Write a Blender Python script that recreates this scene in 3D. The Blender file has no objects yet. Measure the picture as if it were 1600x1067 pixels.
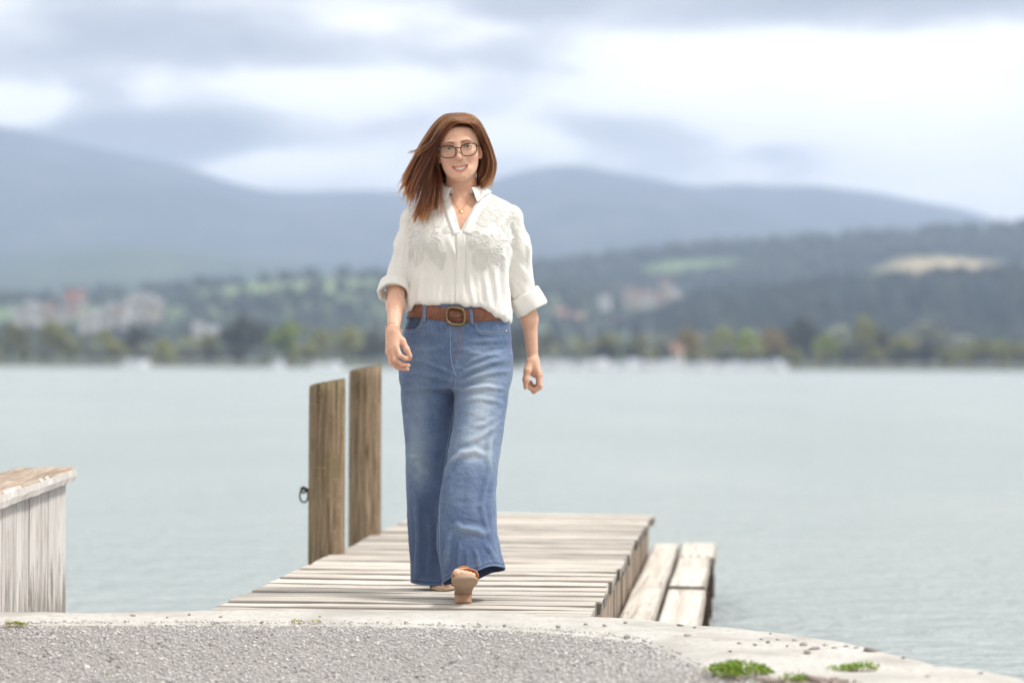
import bpy, bmesh, math, random, colorsys
import numpy as np
from mathutils import Vector, Matrix
from mathutils.bvhtree import BVHTree

SC = bpy.context.scene
COL = SC.collection
PI = math.pi

# ------------------------------------------------------------------ camera
F = 85.0 / 36.0 * 1600.0          # focal length in photograph pixels
HC = 0.80                         # camera height above the jetty deck (deck = 0)
HX, HY = 800.0, 571.0             # horizon / principal point in the photograph
ROLL = math.radians(0.25)
WATER_Z = -0.45

cam_data = bpy.data.cameras.new('camera')
cam = bpy.data.objects.new('camera', cam_data)
COL.objects.link(cam)
cam_data.lens = 85.0
cam_data.sensor_width = 36.0
cam_data.shift_y = (HY - 533.5) / 1600.0
cam_data.clip_start = 0.1
cam_data.clip_end = 60000.0
cam.matrix_world = Matrix.Translation((0, 0, HC)) @ Matrix.Rotation(PI / 2, 4, 'X') @ Matrix.Rotation(ROLL, 4, 'Z')
cam_data.dof.use_dof = True
cam_data.dof.focus_distance = 7.98
cam_data.dof.aperture_fstop = 1.9
cam_data.dof.aperture_blades = 0
SC.camera = cam

# ------------------------------------------------------------------ world (cloudy daylight) and sun
SUN_EL, SUN_AZ = 56.0, 98.0       # azimuth clockwise from +Y (the view direction): sun high on the right
world = bpy.data.worlds.new('World')
SC.world = world
world.use_nodes = True


class NT:
    """short helpers for building node trees"""
    def __init__(self, tree):
        self.t = tree
        self.n = tree.nodes
        self.l = tree.links

    def node(self, kind, props=None, **ins):
        nd = self.n.new(kind)
        for k, v in (props or {}).items():
            setattr(nd, k, v)
        for k, v in ins.items():
            key = k.replace('_', ' ')
            sock = None
            for s in nd.inputs:
                if s.name == key and s.enabled:
                    sock = s
                    break
            if sock is None and k.startswith('i') and k[1:].isdigit():
                sock = nd.inputs[int(k[1:])]
            if sock is None:
                raise KeyError(kind + ' ' + k)
            self.set(sock, v)
        return nd

    def set(self, sock, v):
        if hasattr(v, 'is_output'):
            self.l.new(v, sock)
        elif hasattr(v, 'outputs'):
            self.l.new(v.outputs[0], sock)
        else:
            if isinstance(v, (tuple, list)) and sock.type == 'RGBA' and len(v) == 3:
                v = (*v, 1.0)
            sock.default_value = v

    def math(self, op, a, b=None, c=None, clamp=False):
        nd = self.n.new('ShaderNodeMath')
        nd.operation = op
        nd.use_clamp = clamp
        self.set(nd.inputs[0], a)
        if b is not None:
            self.set(nd.inputs[1], b)
        if c is not None:
            self.set(nd.inputs[2], c)
        return nd.outputs[0]

    def vmath(self, op, a, b=None, out=0):
        nd = self.n.new('ShaderNodeVectorMath')
        nd.operation = op
        self.set(nd.inputs[0], a)
        if b is not None:
            self.set(nd.inputs[1], b)
        return nd.outputs[out]

    def noise(self, vec, scale=5, detail=4, rough=0.55, dist=0.0, out='Fac', dims='3D', w=None):
        nd = self.n.new('ShaderNodeTexNoise')
        nd.noise_dimensions = dims
        if vec is not None:
            self.set(nd.inputs['Vector'], vec)
        self.set(nd.inputs['Scale'], scale)
        self.set(nd.inputs['Detail'], detail)
        self.set(nd.inputs['Roughness'], rough)
        self.set(nd.inputs['Distortion'], dist)
        if w is not None:
            self.set(nd.inputs['W'], w)
        return nd.outputs['Fac' if out == 'Fac' else 'Color']

    def ramp(self, fac, stops, interp='LINEAR'):
        nd = self.n.new('ShaderNodeValToRGB')
        nd.color_ramp.interpolation = interp
        el = nd.color_ramp.elements
        while len(el) > 1:
            el.remove(el[-1])
        for i, (p, c) in enumerate(stops):
            if not isinstance(c, (tuple, list)):
                c = (c, c, c)
            e = el[0] if i == 0 else el.new(p)
            e.position = p
            e.color = (*c[:3], 1.0)
        self.set(nd.inputs[0], fac)
        return nd.outputs[0]

    def mix(self, fac, a, b, blend='MIX'):
        nd = self.n.new('ShaderNodeMix')
        nd.data_type = 'RGBA'
        nd.blend_type = blend
        nd.clamp_factor = True
        self.set(nd.inputs[0], fac)
        for s, v in ((nd.inputs[6], a), (nd.inputs[7], b)):
            if isinstance(v, (int, float)):
                v = (v, v, v)
            self.set(s, v)
        return nd.outputs[2]

    def mapping(self, vec, scale=(1, 1, 1), loc=(0, 0, 0), rot=(0, 0, 0)):
        nd = self.n.new('ShaderNodeMapping')
        self.set(nd.inputs['Vector'], vec)
        self.set(nd.inputs['Scale'], scale)
        self.set(nd.inputs['Location'], loc)
        self.set(nd.inputs['Rotation'], rot)
        return nd.outputs[0]

    def bump(self, height, strength=0.5, dist=0.01, normal=None):
        nd = self.n.new('ShaderNodeBump')
        self.set(nd.inputs['Height'], height)
        self.set(nd.inputs['Strength'], strength)
        self.set(nd.inputs['Distance'], dist)
        if normal is not None:
            self.set(nd.inputs['Normal'], normal)
        return nd.outputs[0]


def build_world():
    T = NT(world.node_tree)
    for nd in list(T.n):
        T.n.remove(nd)
    out = T.n.new('ShaderNodeOutputWorld')
    sky = T.node('ShaderNodeTexSky', dict(sky_type='NISHITA', sun_disc=False,
                                          sun_elevation=math.radians(SUN_EL), sun_rotation=math.radians(SUN_AZ)))
    tc = T.n.new('ShaderNodeTexCoord')
    d = tc.outputs['Generated']
    sep = T.node('ShaderNodeSeparateXYZ', Vector=d)
    x, y, z = sep.outputs[0], sep.outputs[1], sep.outputs[2]
    az = T.math('ARCTAN2', x, y)
    el = T.math('ARCSINE', z)
    # clouds lie in long layers: squash the direction before the noise
    lay = T.mapping(d, scale=(1.0, 1.0, 2.6), loc=(3.1, 0.4, 1.7))
    wob = T.noise(lay, 7.0, 5, 0.55, out='Color')
    wob = T.vmath('SUBTRACT', wob, (0.5, 0.5, 0.5))
    ws = T.node('ShaderNodeSeparateXYZ', Vector=wob)
    az2 = T.math('ADD', az, T.math('MULTIPLY', ws.outputs[0], 0.085))
    el2 = T.math('ADD', el, T.math('MULTIPLY', ws.outputs[1], 0.036))
    n1 = T.noise(lay, 5.0, 7, 0.55, 0.3)
    n2 = T.noise(T.mapping(d, scale=(1, 1, 3.2), loc=(0.3, 5.2, 0.9)), 17.0, 6, 0.55, 0.3)
    base = T.math('ADD', T.math('MULTIPLY', n1, 0.75), T.math('MULTIPLY', T.math('SUBTRACT', n2, 0.22), 0.62))   # ~0.55 mean
    # the cloud masses over the lake: azimuth, elevation (radians), half sizes, weight (+ bright, - grey)
    tot = T.math('ADD', base, CLOUD_BIAS)
    for (px, py, sx, sy, w) in CLOUDS:
        a0, e0 = (px - HX) / F, (HY - py) / F
        qa = T.math('DIVIDE', T.math('SUBTRACT', az2, a0), sx / F)
        qe = T.math('DIVIDE', T.math('SUBTRACT', el2, e0), sy / F)
        r2 = T.math('ADD', T.math('MULTIPLY', qa, qa), T.math('MULTIPLY', qe, qe))
        g = T.math('EXPONENT', T.math('MULTIPLY', r2, -1.0))
        tot = T.math('ADD', tot, T.math('MULTIPLY', g, w))
    colr = T.ramp(tot, CLOUD_RAMP)
    bg_sky = T.node('ShaderNodeBackground', Color=sky.outputs[0], Strength=0.09)
    bg_cl = T.node('ShaderNodeBackground', Color=colr, Strength=CLOUD_STRENGTH)
    mx = T.n.new('ShaderNodeMixShader')
    mx.inputs[0].default_value = 0.9
    T.l.new(bg_sky.outputs[0], mx.inputs[1])
    T.l.new(bg_cl.outputs[0], mx.inputs[2])
    T.l.new(mx.outputs[0], out.inputs['Surface'])


CLOUD_BIAS = -0.05
CLOUD_STRENGTH = 0.92
CLOUD_RAMP = [(0.0, (0.40, 0.395, 0.385)), (0.26, (0.60, 0.59, 0.57)), (0.46, (0.95, 0.925, 0.87)), (0.64, (1.72, 1.65, 1.49)), (1.0, (2.0, 1.91, 1.70))]
CLOUDS = [
    # bright masses
    (20, 165, 95, 60, 0.42), (85, 195, 45, 26, 0.15), (450, 145, 230, 50, 0.30), (420, 272, 110, 24, 0.40), (490, 280, 120, 22, 0.34),
    (1250, 140, 300, 75, 0.40), (1030, 95, 150, 50, 0.18), (1500, 200, 160, 110, 0.28), (1480, 300, 120, 40, 0.22), (820, 235, 110, 30, 0.22),
    (620, 25, 170, 40, 0.15), (60, 60, 110, 40, 0.12),
    # grey masses
    (330, 80, 280, 38, -0.28), (1400, 12, 330, 42, -0.42), (850, 10, 150, 22, -0.22), (1180, 235, 130, 22, -0.15), (215, 225, 150, 42, -0.95), (30, 240, 120, 24, -0.9), (560, 205, 120, 30, -0.10),
    (720, 90, 180, 40, -0.05), (940, 215, 90, 26, -0.12), (150, 150, 50, 60, -0.10),
]
build_world()

sun_data = bpy.data.lights.new('sun', 'SUN')
sun = bpy.data.objects.new('sun', sun_data)
COL.objects.link(sun)
sun_data.energy = 3.3
sun_data.angle = math.radians(10)
sun_data.color = (1.0, 0.96, 0.91)
_a, _e = math.radians(SUN_AZ), math.radians(SUN_EL)
SUN_DIR = Vector((math.sin(_a) * math.cos(_e), math.cos(_a) * math.cos(_e), math.sin(_e)))
sun.rotation_euler = SUN_DIR.to_track_quat('Z', 'Y').to_euler()

SC.view_settings.view_transform = 'Standard'
SC.view_settings.look = 'None'
SC.view_settings.exposure = 0.28
SC.view_settings.gamma = 1.0
SC.view_settings.use_curve_mapping = False
SC.cycles.max_bounces = 8
SC.cycles.diffuse_bounces = 3
SC.cycles.glossy_bounces = 3
SC.cycles.transmission_bounces = 6
SC.cycles.volume_bounces = 2
SC.cycles.transparent_max_bounces = 12
SC.cycles.use_denoising = True
SC.cycles.caustics_reflective = False
SC.cycles.caustics_refractive = False

# ------------------------------------------------------------------ helpers: photograph pixels to places
_c, _s = math.cos(ROLL), math.sin(ROLL)


def level(p, q):
    u, v = p - HX, q - HY
    return u * _c + v * _s, v * _c - u * _s


def at(p, q, d):
    """the point at distance d (metres along Y) seen at photograph pixel (p, q)"""
    u, v = level(p, q)
    return Vector((u / F * d, d, HC - v / F * d))


def ground(p, q, z=0.0):
    """the point of the horizontal plane z seen at photograph pixel (p, q)"""
    u, v = level(p, q)
    d = F * (HC - z) / v
    return Vector((u / F * d, d, z))


# ------------------------------------------------------------------ helpers: objects
def tag(o, label=None, cat=None, group=None, kind=None):
    if label:
        o['label'] = label
    if cat:
        o['category'] = cat
    if group:
        o['group'] = group
    if kind:
        o['kind'] = kind
    return o


def empty(name, loc=(0, 0, 0), parent=None):
    o = bpy.data.objects.new(name, None)
    o.empty_display_size = 0.2
    COL.objects.link(o)
    o.location = loc
    if parent is not None:
        o.parent = parent
    return o


def link(name, mesh, parent=None, loc=None, rot=None):
    o = bpy.data.objects.new(name, mesh)
    COL.objects.link(o)
    if parent is not None:
        o.parent = parent
    if loc is not None:
        o.location = loc
    if rot is not None:
        o.rotation_euler = rot
    return o


def mesh_from(verts, faces, mats, smooth=True, name='mesh'):
    me = bpy.data.meshes.new(name)
    if isinstance(verts, np.ndarray):
        verts = verts.astype(np.float32)
    if isinstance(faces, np.ndarray) and len(faces):
        k = faces.shape[1]
        me.vertices.add(len(verts))
        me.vertices.foreach_set('co', np.asarray(verts, np.float32).ravel())
        me.loops.add(faces.size)
        me.loops.foreach_set('vertex_index', faces.astype(np.int32).ravel())
        me.polygons.add(len(faces))
        me.polygons.foreach_set('loop_start', np.arange(0, faces.size, k, dtype=np.int32))
        me.update(calc_edges=True)
        me.validate()
    else:
        me.from_pydata([tuple(v) for v in verts], [], [tuple(f) for f in faces])
        me.update()
    for m in (mats if isinstance(mats, (list, tuple)) else [mats]):
        me.materials.append(m)
    if smooth:
        me.polygons.foreach_set('use_smooth', [True] * len(me.polygons))
    return me


def bm_mesh(bm, mats, smooth=False, name='mesh'):
    me = bpy.data.meshes.new(name)
    bmesh.ops.recalc_face_normals(bm, faces=bm.faces)
    bm.to_mesh(me)
    bm.free()
    for m in (mats if isinstance(mats, (list, tuple)) else [mats]):
        me.materials.append(m)
    if smooth:
        me.polygons.foreach_set('use_smooth', [True] * len(me.polygons))
    return me


def point_color(me, cols, name='col'):
    a = me.attributes.new(name, 'FLOAT_COLOR', 'POINT')
    c = np.ones((len(me.vertices), 4), np.float32)
    c[:, :cols.shape[1]] = cols
    a.data.foreach_set('color', c.ravel())


def new_mat(name):
    m = bpy.data.materials.new(name)
    m.use_nodes = True
    T = NT(m.node_tree)
    b = T.n['Principled BSDF']
    return m, T, b


def simple_mat(name, color, rough=0.6, metallic=0.0, var=0.12, scale=40.0, bump=0.0, spec=0.5):
    m, T, b = new_mat(name)
    tc = T.n.new('ShaderNodeTexCoord')
    n = T.noise(tc.outputs['Object'], scale, 4)
    c = T.mix(n, tuple(max(0, v * (1 - var)) for v in color), tuple(v * (1 + var) for v in color))
    T.set(b.inputs['Base Color'], c)
    b.inputs['Roughness'].default_value = rough
    b.inputs['Metallic'].default_value = metallic
    b.inputs['Specular IOR Level'].default_value = spec
    if bump:
        T.set(b.inputs['Normal'], T.bump(n, bump, 0.003))
    return m


def tube(pts, rad, sides=6, cap=True, flat=1.0):
    """verts, faces of a tube swept along pts (list of Vectors); rad is a number or a list"""
    pts = [Vector(p) for p in pts]
    n = len(pts)
    if not isinstance(rad, (list, tuple, np.ndarray)):
        rad = [rad] * n
    vs, fs = [], []
    up = None
    for i in range(n):
        t = (pts[min(i + 1, n - 1)] - pts[max(i - 1, 0)])
        if t.length < 1e-9:
            t = Vector((0, 0, 1))
        t.normalize()
        if up is None:
            up = Vector((0, 0, 1)) if abs(t.z) < 0.9 else Vector((1, 0, 0))
        a = (up - t * up.dot(t))
        if a.length < 1e-6:
            a = t.orthogonal()
        a.normalize()
        up = a
        b = t.cross(a)
        for k in range(sides):
            th = 2 * PI * k / sides
            vs.append(pts[i] + (a * math.cos(th) + b * math.sin(th) * flat) * rad[i])
    for i in range(n - 1):
        for k in range(sides):
            k2 = (k + 1) % sides
            fs.append((i * sides + k, i * sides + k2, (i + 1) * sides + k2, (i + 1) * sides + k))
    if cap:
        fs.append(tuple(range(sides - 1, -1, -1)))
        fs.append(tuple((n - 1) * sides + k for k in range(sides)))
    return vs, fs


def closed_tube(pts, rad, sides=6):
    pts = [Vector(p) for p in pts]
    n = len(pts)
    if not isinstance(rad, (list, tuple, np.ndarray)):
        rad = [rad] * n
    cen = sum(pts, Vector()) / n
    nrm = Vector()
    for i in range(n):
        nrm += (pts[i] - cen).cross(pts[(i + 1) % n] - cen)
    nrm.normalize()
    vs, fs = [], []
    for i in range(n):
        t = (pts[(i + 1) % n] - pts[i - 1]).normalized()
        a = (nrm - t * nrm.dot(t)).normalized()
        b = t.cross(a)
        for k in range(sides):
            th = 2 * PI * k / sides
            vs.append(pts[i] + (a * math.cos(th) + b * math.sin(th)) * rad[i])
    for i in range(n):
        j = (i + 1) % n
        for k in range(sides):
            k2 = (k + 1) % sides
            fs.append((i * sides + k, i * sides + k2, j * sides + k2, j * sides + k))
    return vs, fs


class Bag:
    """collects pieces into one mesh"""
    def __init__(self):
        self.v, self.f, self.mi = [], [], []

    def add(self, vf, mi=0):
        o = len(self.v)
        self.v += [tuple(p) for p in vf[0]]
        self.f += [tuple(i + o for i in f) for f in vf[1]]
        self.mi += [mi] * len(vf[1])

    def mesh(self, mats, smooth=True, name='mesh'):
        me = mesh_from(self.v, self.f, mats, smooth, name)
        me.polygons.foreach_set('material_index', self.mi)
        return me


def box_vf(x0, x1, y0, y1, z0, z1):
    v = [(x, y, z) for z in (z0, z1) for y in (y0, y1) for x in (x0, x1)]
    f = [(0, 2, 3, 1), (4, 5, 7, 6), (0, 1, 5, 4), (2, 6, 7, 3), (0, 4, 6, 2), (1, 3, 7, 5)]
    return v, f


def vnoise(P, seed=0):
    """smooth value noise, numpy, P (n,3) -> about -1..1"""
    P = np.asarray(P, np.float64) + seed * 17.137
    i = np.floor(P).astype(np.int64)
    f = P - i
    f = f * f * f * (f * (f * 6 - 15) + 10)

    def h(a, b, c):
        n = (a * 374761393 + b * 668265263 + c * 2147483647) & 0x7fffffff
        n = ((n ^ (n >> 13)) * 1274126177) & 0x7fffffff
        n = (n ^ (n >> 16)) & 0xffff
        return n / 32767.5 - 1.0
    r = 0
    for dx in (0, 1):
        for dy in (0, 1):
            for dz in (0, 1):
                w = (f[:, 0] if dx else 1 - f[:, 0]) * (f[:, 1] if dy else 1 - f[:, 1]) * (f[:, 2] if dz else 1 - f[:, 2])
                r = r + w * h(i[:, 0] + dx, i[:, 1] + dy, i[:, 2] + dz)
    return r


def fbm(P, oct=4, seed=0, gain=0.5):
    P = np.asarray(P, np.float64)
    r, a = 0, 1.0
    for k in range(oct):
        r = r + a * vnoise(P * (2.03 ** k), seed + k)
        a *= gain
    return r


def in_poly(x, y, poly):
    c = np.zeros(len(x), bool)
    j = len(poly) - 1
    for i in range(len(poly)):
        xi, yi = poly[i]
        xj, yj = poly[j]
        cond = ((yi > y) != (yj > y)) & (x < (xj - xi) * (y - yi) / (yj - yi + 1e-12) + xi)
        c ^= cond
        j = i
    return c

# ================================================================== far landscape
rng = np.random.default_rng(7)
random.seed(7)


def terrain_mat(name, stops, scale, patches=None):
    m, T, b = new_mat(name)
    g = T.n.new('ShaderNodeNewGeometry')
    pos = g.outputs['Position']
    n = T.noise(pos, scale, 6, 0.6)
    c = T.ramp(n, stops)
    for (cx, cy, sx, sy, col, soft) in (patches or []):
        q = T.mapping(pos, loc=(-cx / sx, -cy / sy, 0), scale=(1 / sx, 1 / sy, 0))
        r = T.vmath('LENGTH', q, out=1)
        r = T.math('ADD', r, T.math('MULTIPLY', T.math('SUBTRACT', T.noise(pos, scale * 1.5, 4), 0.5), 0.9))
        k = T.ramp(r, [(0.0, 1.0), (max(0.0, 1 - soft), 1.0), (1.0, 0.0)])
        c = T.mix(k, c, col)
    T.set(b.inputs['Base Color'], c)
    b.inputs['Roughness'].default_value = 0.95
    b.inputs['Specular IOR Level'].default_value = 0.1
    return m


def ridge(name, crest, y0, y1, y2, mat, nx=160, ny=26, rough=0.06, z0=WATER_Z - 0.3, label=None, seed=1, x_pad=1.5, power=1.0, noise_len=400.0):
    """a hill range: foot at distance y0, crest at y1 (crest = photograph pixels), down again by y2"""
    cp = [at(p, q, y1) for p, q in crest]
    cx = np.array([v.x for v in cp])
    cz = np.array([v.z for v in cp])
    xs = np.linspace(cx[0] - x_pad * 400, cx[-1] + x_pad * 400, nx)
    hz = np.interp(xs, cx, cz)
    # smooth the polyline
    k = np.ones(5) / 5
    hz = np.convolve(np.pad(hz, 2, mode='edge'), k, mode='valid')
    ts = np.concatenate([np.linspace(0, 1, ny), np.linspace(1.1, 2, 6)])
    V = []
    for t in ts:
        y = y0 + (y1 - y0) * t if t <= 1 else y1 + (y2 - y1) * (t - 1)
        prof = (t ** power) if t <= 1 else max(0.0, 1 - (t - 1) ** 1.2)
        persp = y / y1 if t <= 1 else 1.0
        P = np.stack([xs / noise_len, np.full(nx, y / noise_len), np.zeros(nx)], 1)
        nz = fbm(P, 5, seed) * rough * hz
        edge = math.sin(PI * min(t, 1) / 1.0) if t < 1 else 0
        amp = 0.12 + 1.0 * edge if t <= 1 else 0.3
        z = z0 + (hz - z0) * prof + nz * amp
        V.append(np.stack([xs * (0.25 + 0.75 * persp), np.full(nx, y), z], 1))
    V = np.concatenate(V)
    nr = len(ts)
    i = np.arange(nr - 1)[:, None] * nx + np.arange(nx - 1)[None, :]
    i = i.ravel()
    Fc = np.stack([i, i + 1, i + nx + 1, i + nx], 1)
    o = link(name, mesh_from(V, Fc, mat))
    tag(o, label, None, None, 'structure')
    return o, V.reshape(nr, nx, 3)


FOREST = [(0.3, (0.030, 0.050, 0.028)), (0.5, (0.050, 0.075, 0.036)), (0.7, (0.085, 0.11, 0.05))]
ALPINE = [(0.3, (0.030, 0.040, 0.036)), (0.5, (0.05, 0.06, 0.05)), (0.7, (0.10, 0.105, 0.085))]

ridge('mountain', [(-1300, 400), (-800, 270), (-450, 195), (-200, 170), (0, 195), (70, 212), (160, 236), (290, 262), (340, 280), (395, 296), (450, 302), (520, 299), (600, 297), (640, 300),
                   (740, 286), (800, 270), (850, 260), (885, 256), (930, 261), (975, 272), (1020, 277), (1075, 292), (1130, 290), (1160, 285),
                   (1220, 292), (1255, 288), (1300, 294), (1370, 302), (1450, 318), (1520, 330), (1560, 346), (1600, 362), (1800, 380), (2100, 390), (2900, 480)],
      5200, 9000, 11500, terrain_mat('mountain_slope', ALPINE, 0.0035), nx=360, ny=40, rough=0.12,
      label='high hazy blue mountain range under the clouds', seed=3, noise_len=900.0)
ridge('mountain', [(-1300, 470), (-500, 390), (-100, 392), (60, 398), (170, 378), (300, 392), (430, 408), (560, 425), (700, 428), (900, 424), (1100, 415), (1300, 425), (1700, 430), (2100, 430), (2900, 490)],
      3800, 5600, 6500, terrain_mat('foothill_slope', FOREST, 0.006), nx=180, rough=0.1,
      label='lower dark blue foothill in front of the mountain range', seed=5, noise_len=500.0)

_g = (0.16, 0.22, 0.08)
_pl = at(470, 452, 2700)
_pr = at(1520, 428, 3000)
_pc = at(930, 470, 2500)
_pm = at(1070, 395, 3300)
_hl, HILL_L = ridge('hill', [(-500, 470), (-100, 468), (120, 462), (250, 452), (360, 440), (480, 431), (560, 428), (700, 432), (800, 440), (1000, 460), (1250, 480), (1600, 500), (2100, 520)],
      1750, 2900, 3500, terrain_mat('left_hill_ground', [(0.3, (0.05, 0.072, 0.042)), (0.5, (0.095, 0.125, 0.065)), (0.7, (0.15, 0.185, 0.095))], 0.008,
                                    [(_pl.x, 2700, 130, 130, (0.22, 0.30, 0.13), 0.6), (_pl.x - 220, 2400, 160, 160, (0.15, 0.22, 0.09), 0.7)]), nx=160,
      label='green wooded hill behind the left of the far shore', seed=8, rough=0.08, noise_len=200.0)
_hr, HILL_R = ridge('hill', [(500, 470), (700, 440), (830, 418), (930, 406), (1010, 394), (1080, 388), (1200, 380), (1330, 372), (1430, 364), (1510, 358), (1600, 352), (1750, 340), (2100, 330)],
      2300, 3500, 4100, terrain_mat('right_hill_ground', FOREST, 0.006,
                                    [(_pr.x, 3020, 140, 130, (0.40, 0.33, 0.20), 0.5), (_pr.x - 140, 3000, 90, 70, (0.22, 0.30, 0.12), 0.5),
                                     (_pm.x, 3250, 110, 130, (0.17, 0.23, 0.10), 0.7), (_pc.x, 2560, 100, 200, (0.22, 0.29, 0.13), 0.7),
                                     (_pr.x - 330, 2950, 90, 80, (0.28, 0.23, 0.14), 0.6)]), nx=180,
      label='long dark wooded hill with pale fields behind the right of the far shore', seed=11, rough=0.07, noise_len=220.0)
_hs, HILL_S = ridge('hill', [(930, 560), (990, 530), (1030, 500), (1080, 480), (1160, 468), (1240, 462), (1330, 455), (1420, 450), (1520, 444), (1600, 440), (1800, 436), (2100, 440)],
      1500, 2100, 2300, terrain_mat('low_hill_ground', FOREST, 0.01), nx=120,
      label='low rise covered by dark forest on the right behind the shore trees', seed=13, rough=0.05, noise_len=150.0)

# flat land along the far shore
SHORE_Y = 900.0


def flat_sheet(name, xs, ys, zf, mat, label):
    nx, ny = len(xs), len(ys)
    V = np.array([(x, y, zf(x, y)) for y in ys for x in xs])
    i = (np.arange(ny - 1)[:, None] * nx + np.arange(nx - 1)[None, :]).ravel()
    o = link(name, mesh_from(V, np.stack([i, i + 1, i + nx + 1, i + nx], 1), mat))
    return tag(o, label, None, None, 'structure')


shore_mat = terrain_mat('shore_ground', [(0.3, (0.07, 0.08, 0.05)), (0.6, (0.11, 0.12, 0.08)), (0.8, (0.22, 0.20, 0.17))], 0.02)
def shore_z(x, y):
    t = (y - SHORE_Y - 12 * math.sin(x * 0.011) - 6 * math.sin(x * 0.037)) / 20.0
    if t < 0:
        return WATER_Z - 0.6
    return WATER_Z - 0.6 + 1.4 * min(1, t) + max(0, t - 1) * 0.12
flat_sheet('shore', np.linspace(-5600, 5600, 520), [SHORE_Y - 30, SHORE_Y - 5, SHORE_Y + 5, SHORE_Y + 12, SHORE_Y + 20, SHORE_Y + 40, 1000, 1200, 1500, 1900, 2600, 3800, 5300],
           shore_z, shore_mat, 'flat green land along the far side of the lake')

# ---- woods on the hills: one mass of conifers and broadleaf crowns each
def crown_blob(kind, seed):
    """a crown of about forty faces, base at 0, height 1"""
    r = random.Random(seed)
    bm = bmesh.new()
    if kind == 'fir':
        bmesh.ops.create_cone(bm, segments=6, radius1=0.24, radius2=0.02, depth=1.0, cap_ends=True)
        for v in bm.verts:
            v.co.z += 0.5
    else:
        bmesh.ops.create_icosphere(bm, subdivisions=1, radius=0.5)
        for v in bm.verts:
            v.co *= r.uniform(0.8, 1.2)
            v.co.z = v.co.z * 1.0 + 0.5
    V = np.array([tuple(v.co) for v in bm.verts])
    Fc = np.array([[v.index for v in (f.verts[0], f.verts[i], f.verts[i + 1])] for f in bm.faces for i in range(1, len(f.verts) - 1)])
    bm.free()
    return V, Fc


leaf_far, T, b = new_mat('far_woodland')
_a = T.n.new('ShaderNodeAttribute')
_a.attribute_name = 'col'
T.set(b.inputs['Base Color'], _a.outputs['Color'])
b.inputs['Roughness'].default_value = 0.9
b.inputs['Specular IOR Level'].default_value = 0.15


def woods(name, grid, n, tmin, tmax, xr, kinds, label, size=(9, 17), seed=1, tint=(0.035, 0.055, 0.03), clear=()):
    r = np.random.default_rng(seed)
    ny, nx, _ = grid.shape
    protos = [crown_blob(k, i) for i, k in enumerate(kinds)]
    Vs, Fs, Cs, off = [], [], [], 0
    done = 0
    tries = 0
    while done < n and tries < n * 6:
        tries += 1
        a = r.uniform(tmin, tmax) * 25
        j = int(a)
        fj = a - j
        i = int(r.integers(0, nx - 1))
        fi = r.random()
        p = (grid[j, i] * (1 - fi) + grid[j, i + 1] * fi) * (1 - fj) + (grid[min(j + 1, ny - 1), i] * (1 - fi) + grid[min(j + 1, ny - 1), i + 1] * fi) * fj
        pxx = p[0] / p[1] * F + HX
        if not (xr[0] < pxx < xr[1]):
            continue
        if any(((p[0] - c[0]) / c[2]) ** 2 + ((p[1] - c[1]) / c[3]) ** 2 < 1 for c in clear):
            continue
        V, Fc = protos[int(r.integers(len(protos)))]
        h = r.uniform(*size)
        sc = np.array([h * r.uniform(0.8, 1.15), h * r.uniform(0.8, 1.15), h])
        Vs.append(V * sc + p - np.array([0, 0, 1.0]))
        Fs.append(Fc + off)
        off += len(V)
        cc = np.array(tint) * r.uniform(0.6, 1.5) * np.array([r.uniform(0.85, 1.3), 1, r.uniform(0.8, 1.1)])
        Cs.append(np.repeat(cc[None], len(V), 0))
        done += 1
    me = mesh_from(np.concatenate(Vs), np.concatenate(Fs), leaf_far, smooth=False)
    point_color(me, np.concatenate(Cs))
    return tag(link(name, me), label, None, None, 'stuff')


woods('forest', HILL_R, 5200, 0.0, 1.0, (650, 1760), ['fir', 'fir', 'broad'], 'dark forest covering the long right hill', (11, 19), 4, (0.04, 0.055, 0.04),
      [(_pr.x, 3020, 130, 120), (_pr.x - 140, 3000, 85, 60), (_pm.x, 3250, 80, 100), (_pc.x, 2560, 100, 230), (_pr.x - 330, 2950, 70, 60)])
woods('forest', HILL_S, 3200, 0.05, 1.0, (1000, 1760), ['fir', 'fir', 'fir', 'broad'], 'dense dark spruce forest on the low rise at the right', (13, 21), 5, (0.022, 0.034, 0.028))
woods('forest', HILL_L, 1500, 0.0, 1.0, (-160, 1000), ['fir', 'broad'], 'patchy forest on the green hill at the left', (9, 16), 6, (0.035, 0.05, 0.034),
      [(_pl.x, 2700, 120, 120), (_pl.x - 220, 2400, 150, 150)])

# ---- trees along the far shore: trunk and a crown of leaf clumps
bark = simple_mat('bark', (0.09, 0.075, 0.06), 0.95)


def leaf_mat(name, c0, c1):
    m, T, b = new_mat(name)
    a = T.n.new('ShaderNodeAttribute')
    a.attribute_name = 'col'
    oi = T.n.new('ShaderNodeObjectInfo')
    c = T.mix(a.outputs['Fac'], c0, c1)
    hsv = T.node('ShaderNodeHueSaturation', Color=c, Value=T.math('ADD', T.math('MULTIPLY', oi.outputs['Random'], 0.6), 0.8))
    T.set(b.inputs['Base Color'], hsv.outputs[0])
    b.inputs['Roughness'].default_value = 0.8
    b.inputs['Specular IOR Level'].default_value = 0.2
    tr = T.node('ShaderNodeBsdfTranslucent', Color=hsv.outputs[0])
    mx = T.n.new('ShaderNodeMixShader')
    mx.inputs[0].default_value = 0.25
    T.l.new(b.outputs[0], mx.inputs[1])
    T.l.new(tr.outputs[0], mx.inputs[2])
    T.l.new(mx.outputs[0], T.n['Material Output'].inputs['Surface'])
    return m


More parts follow.
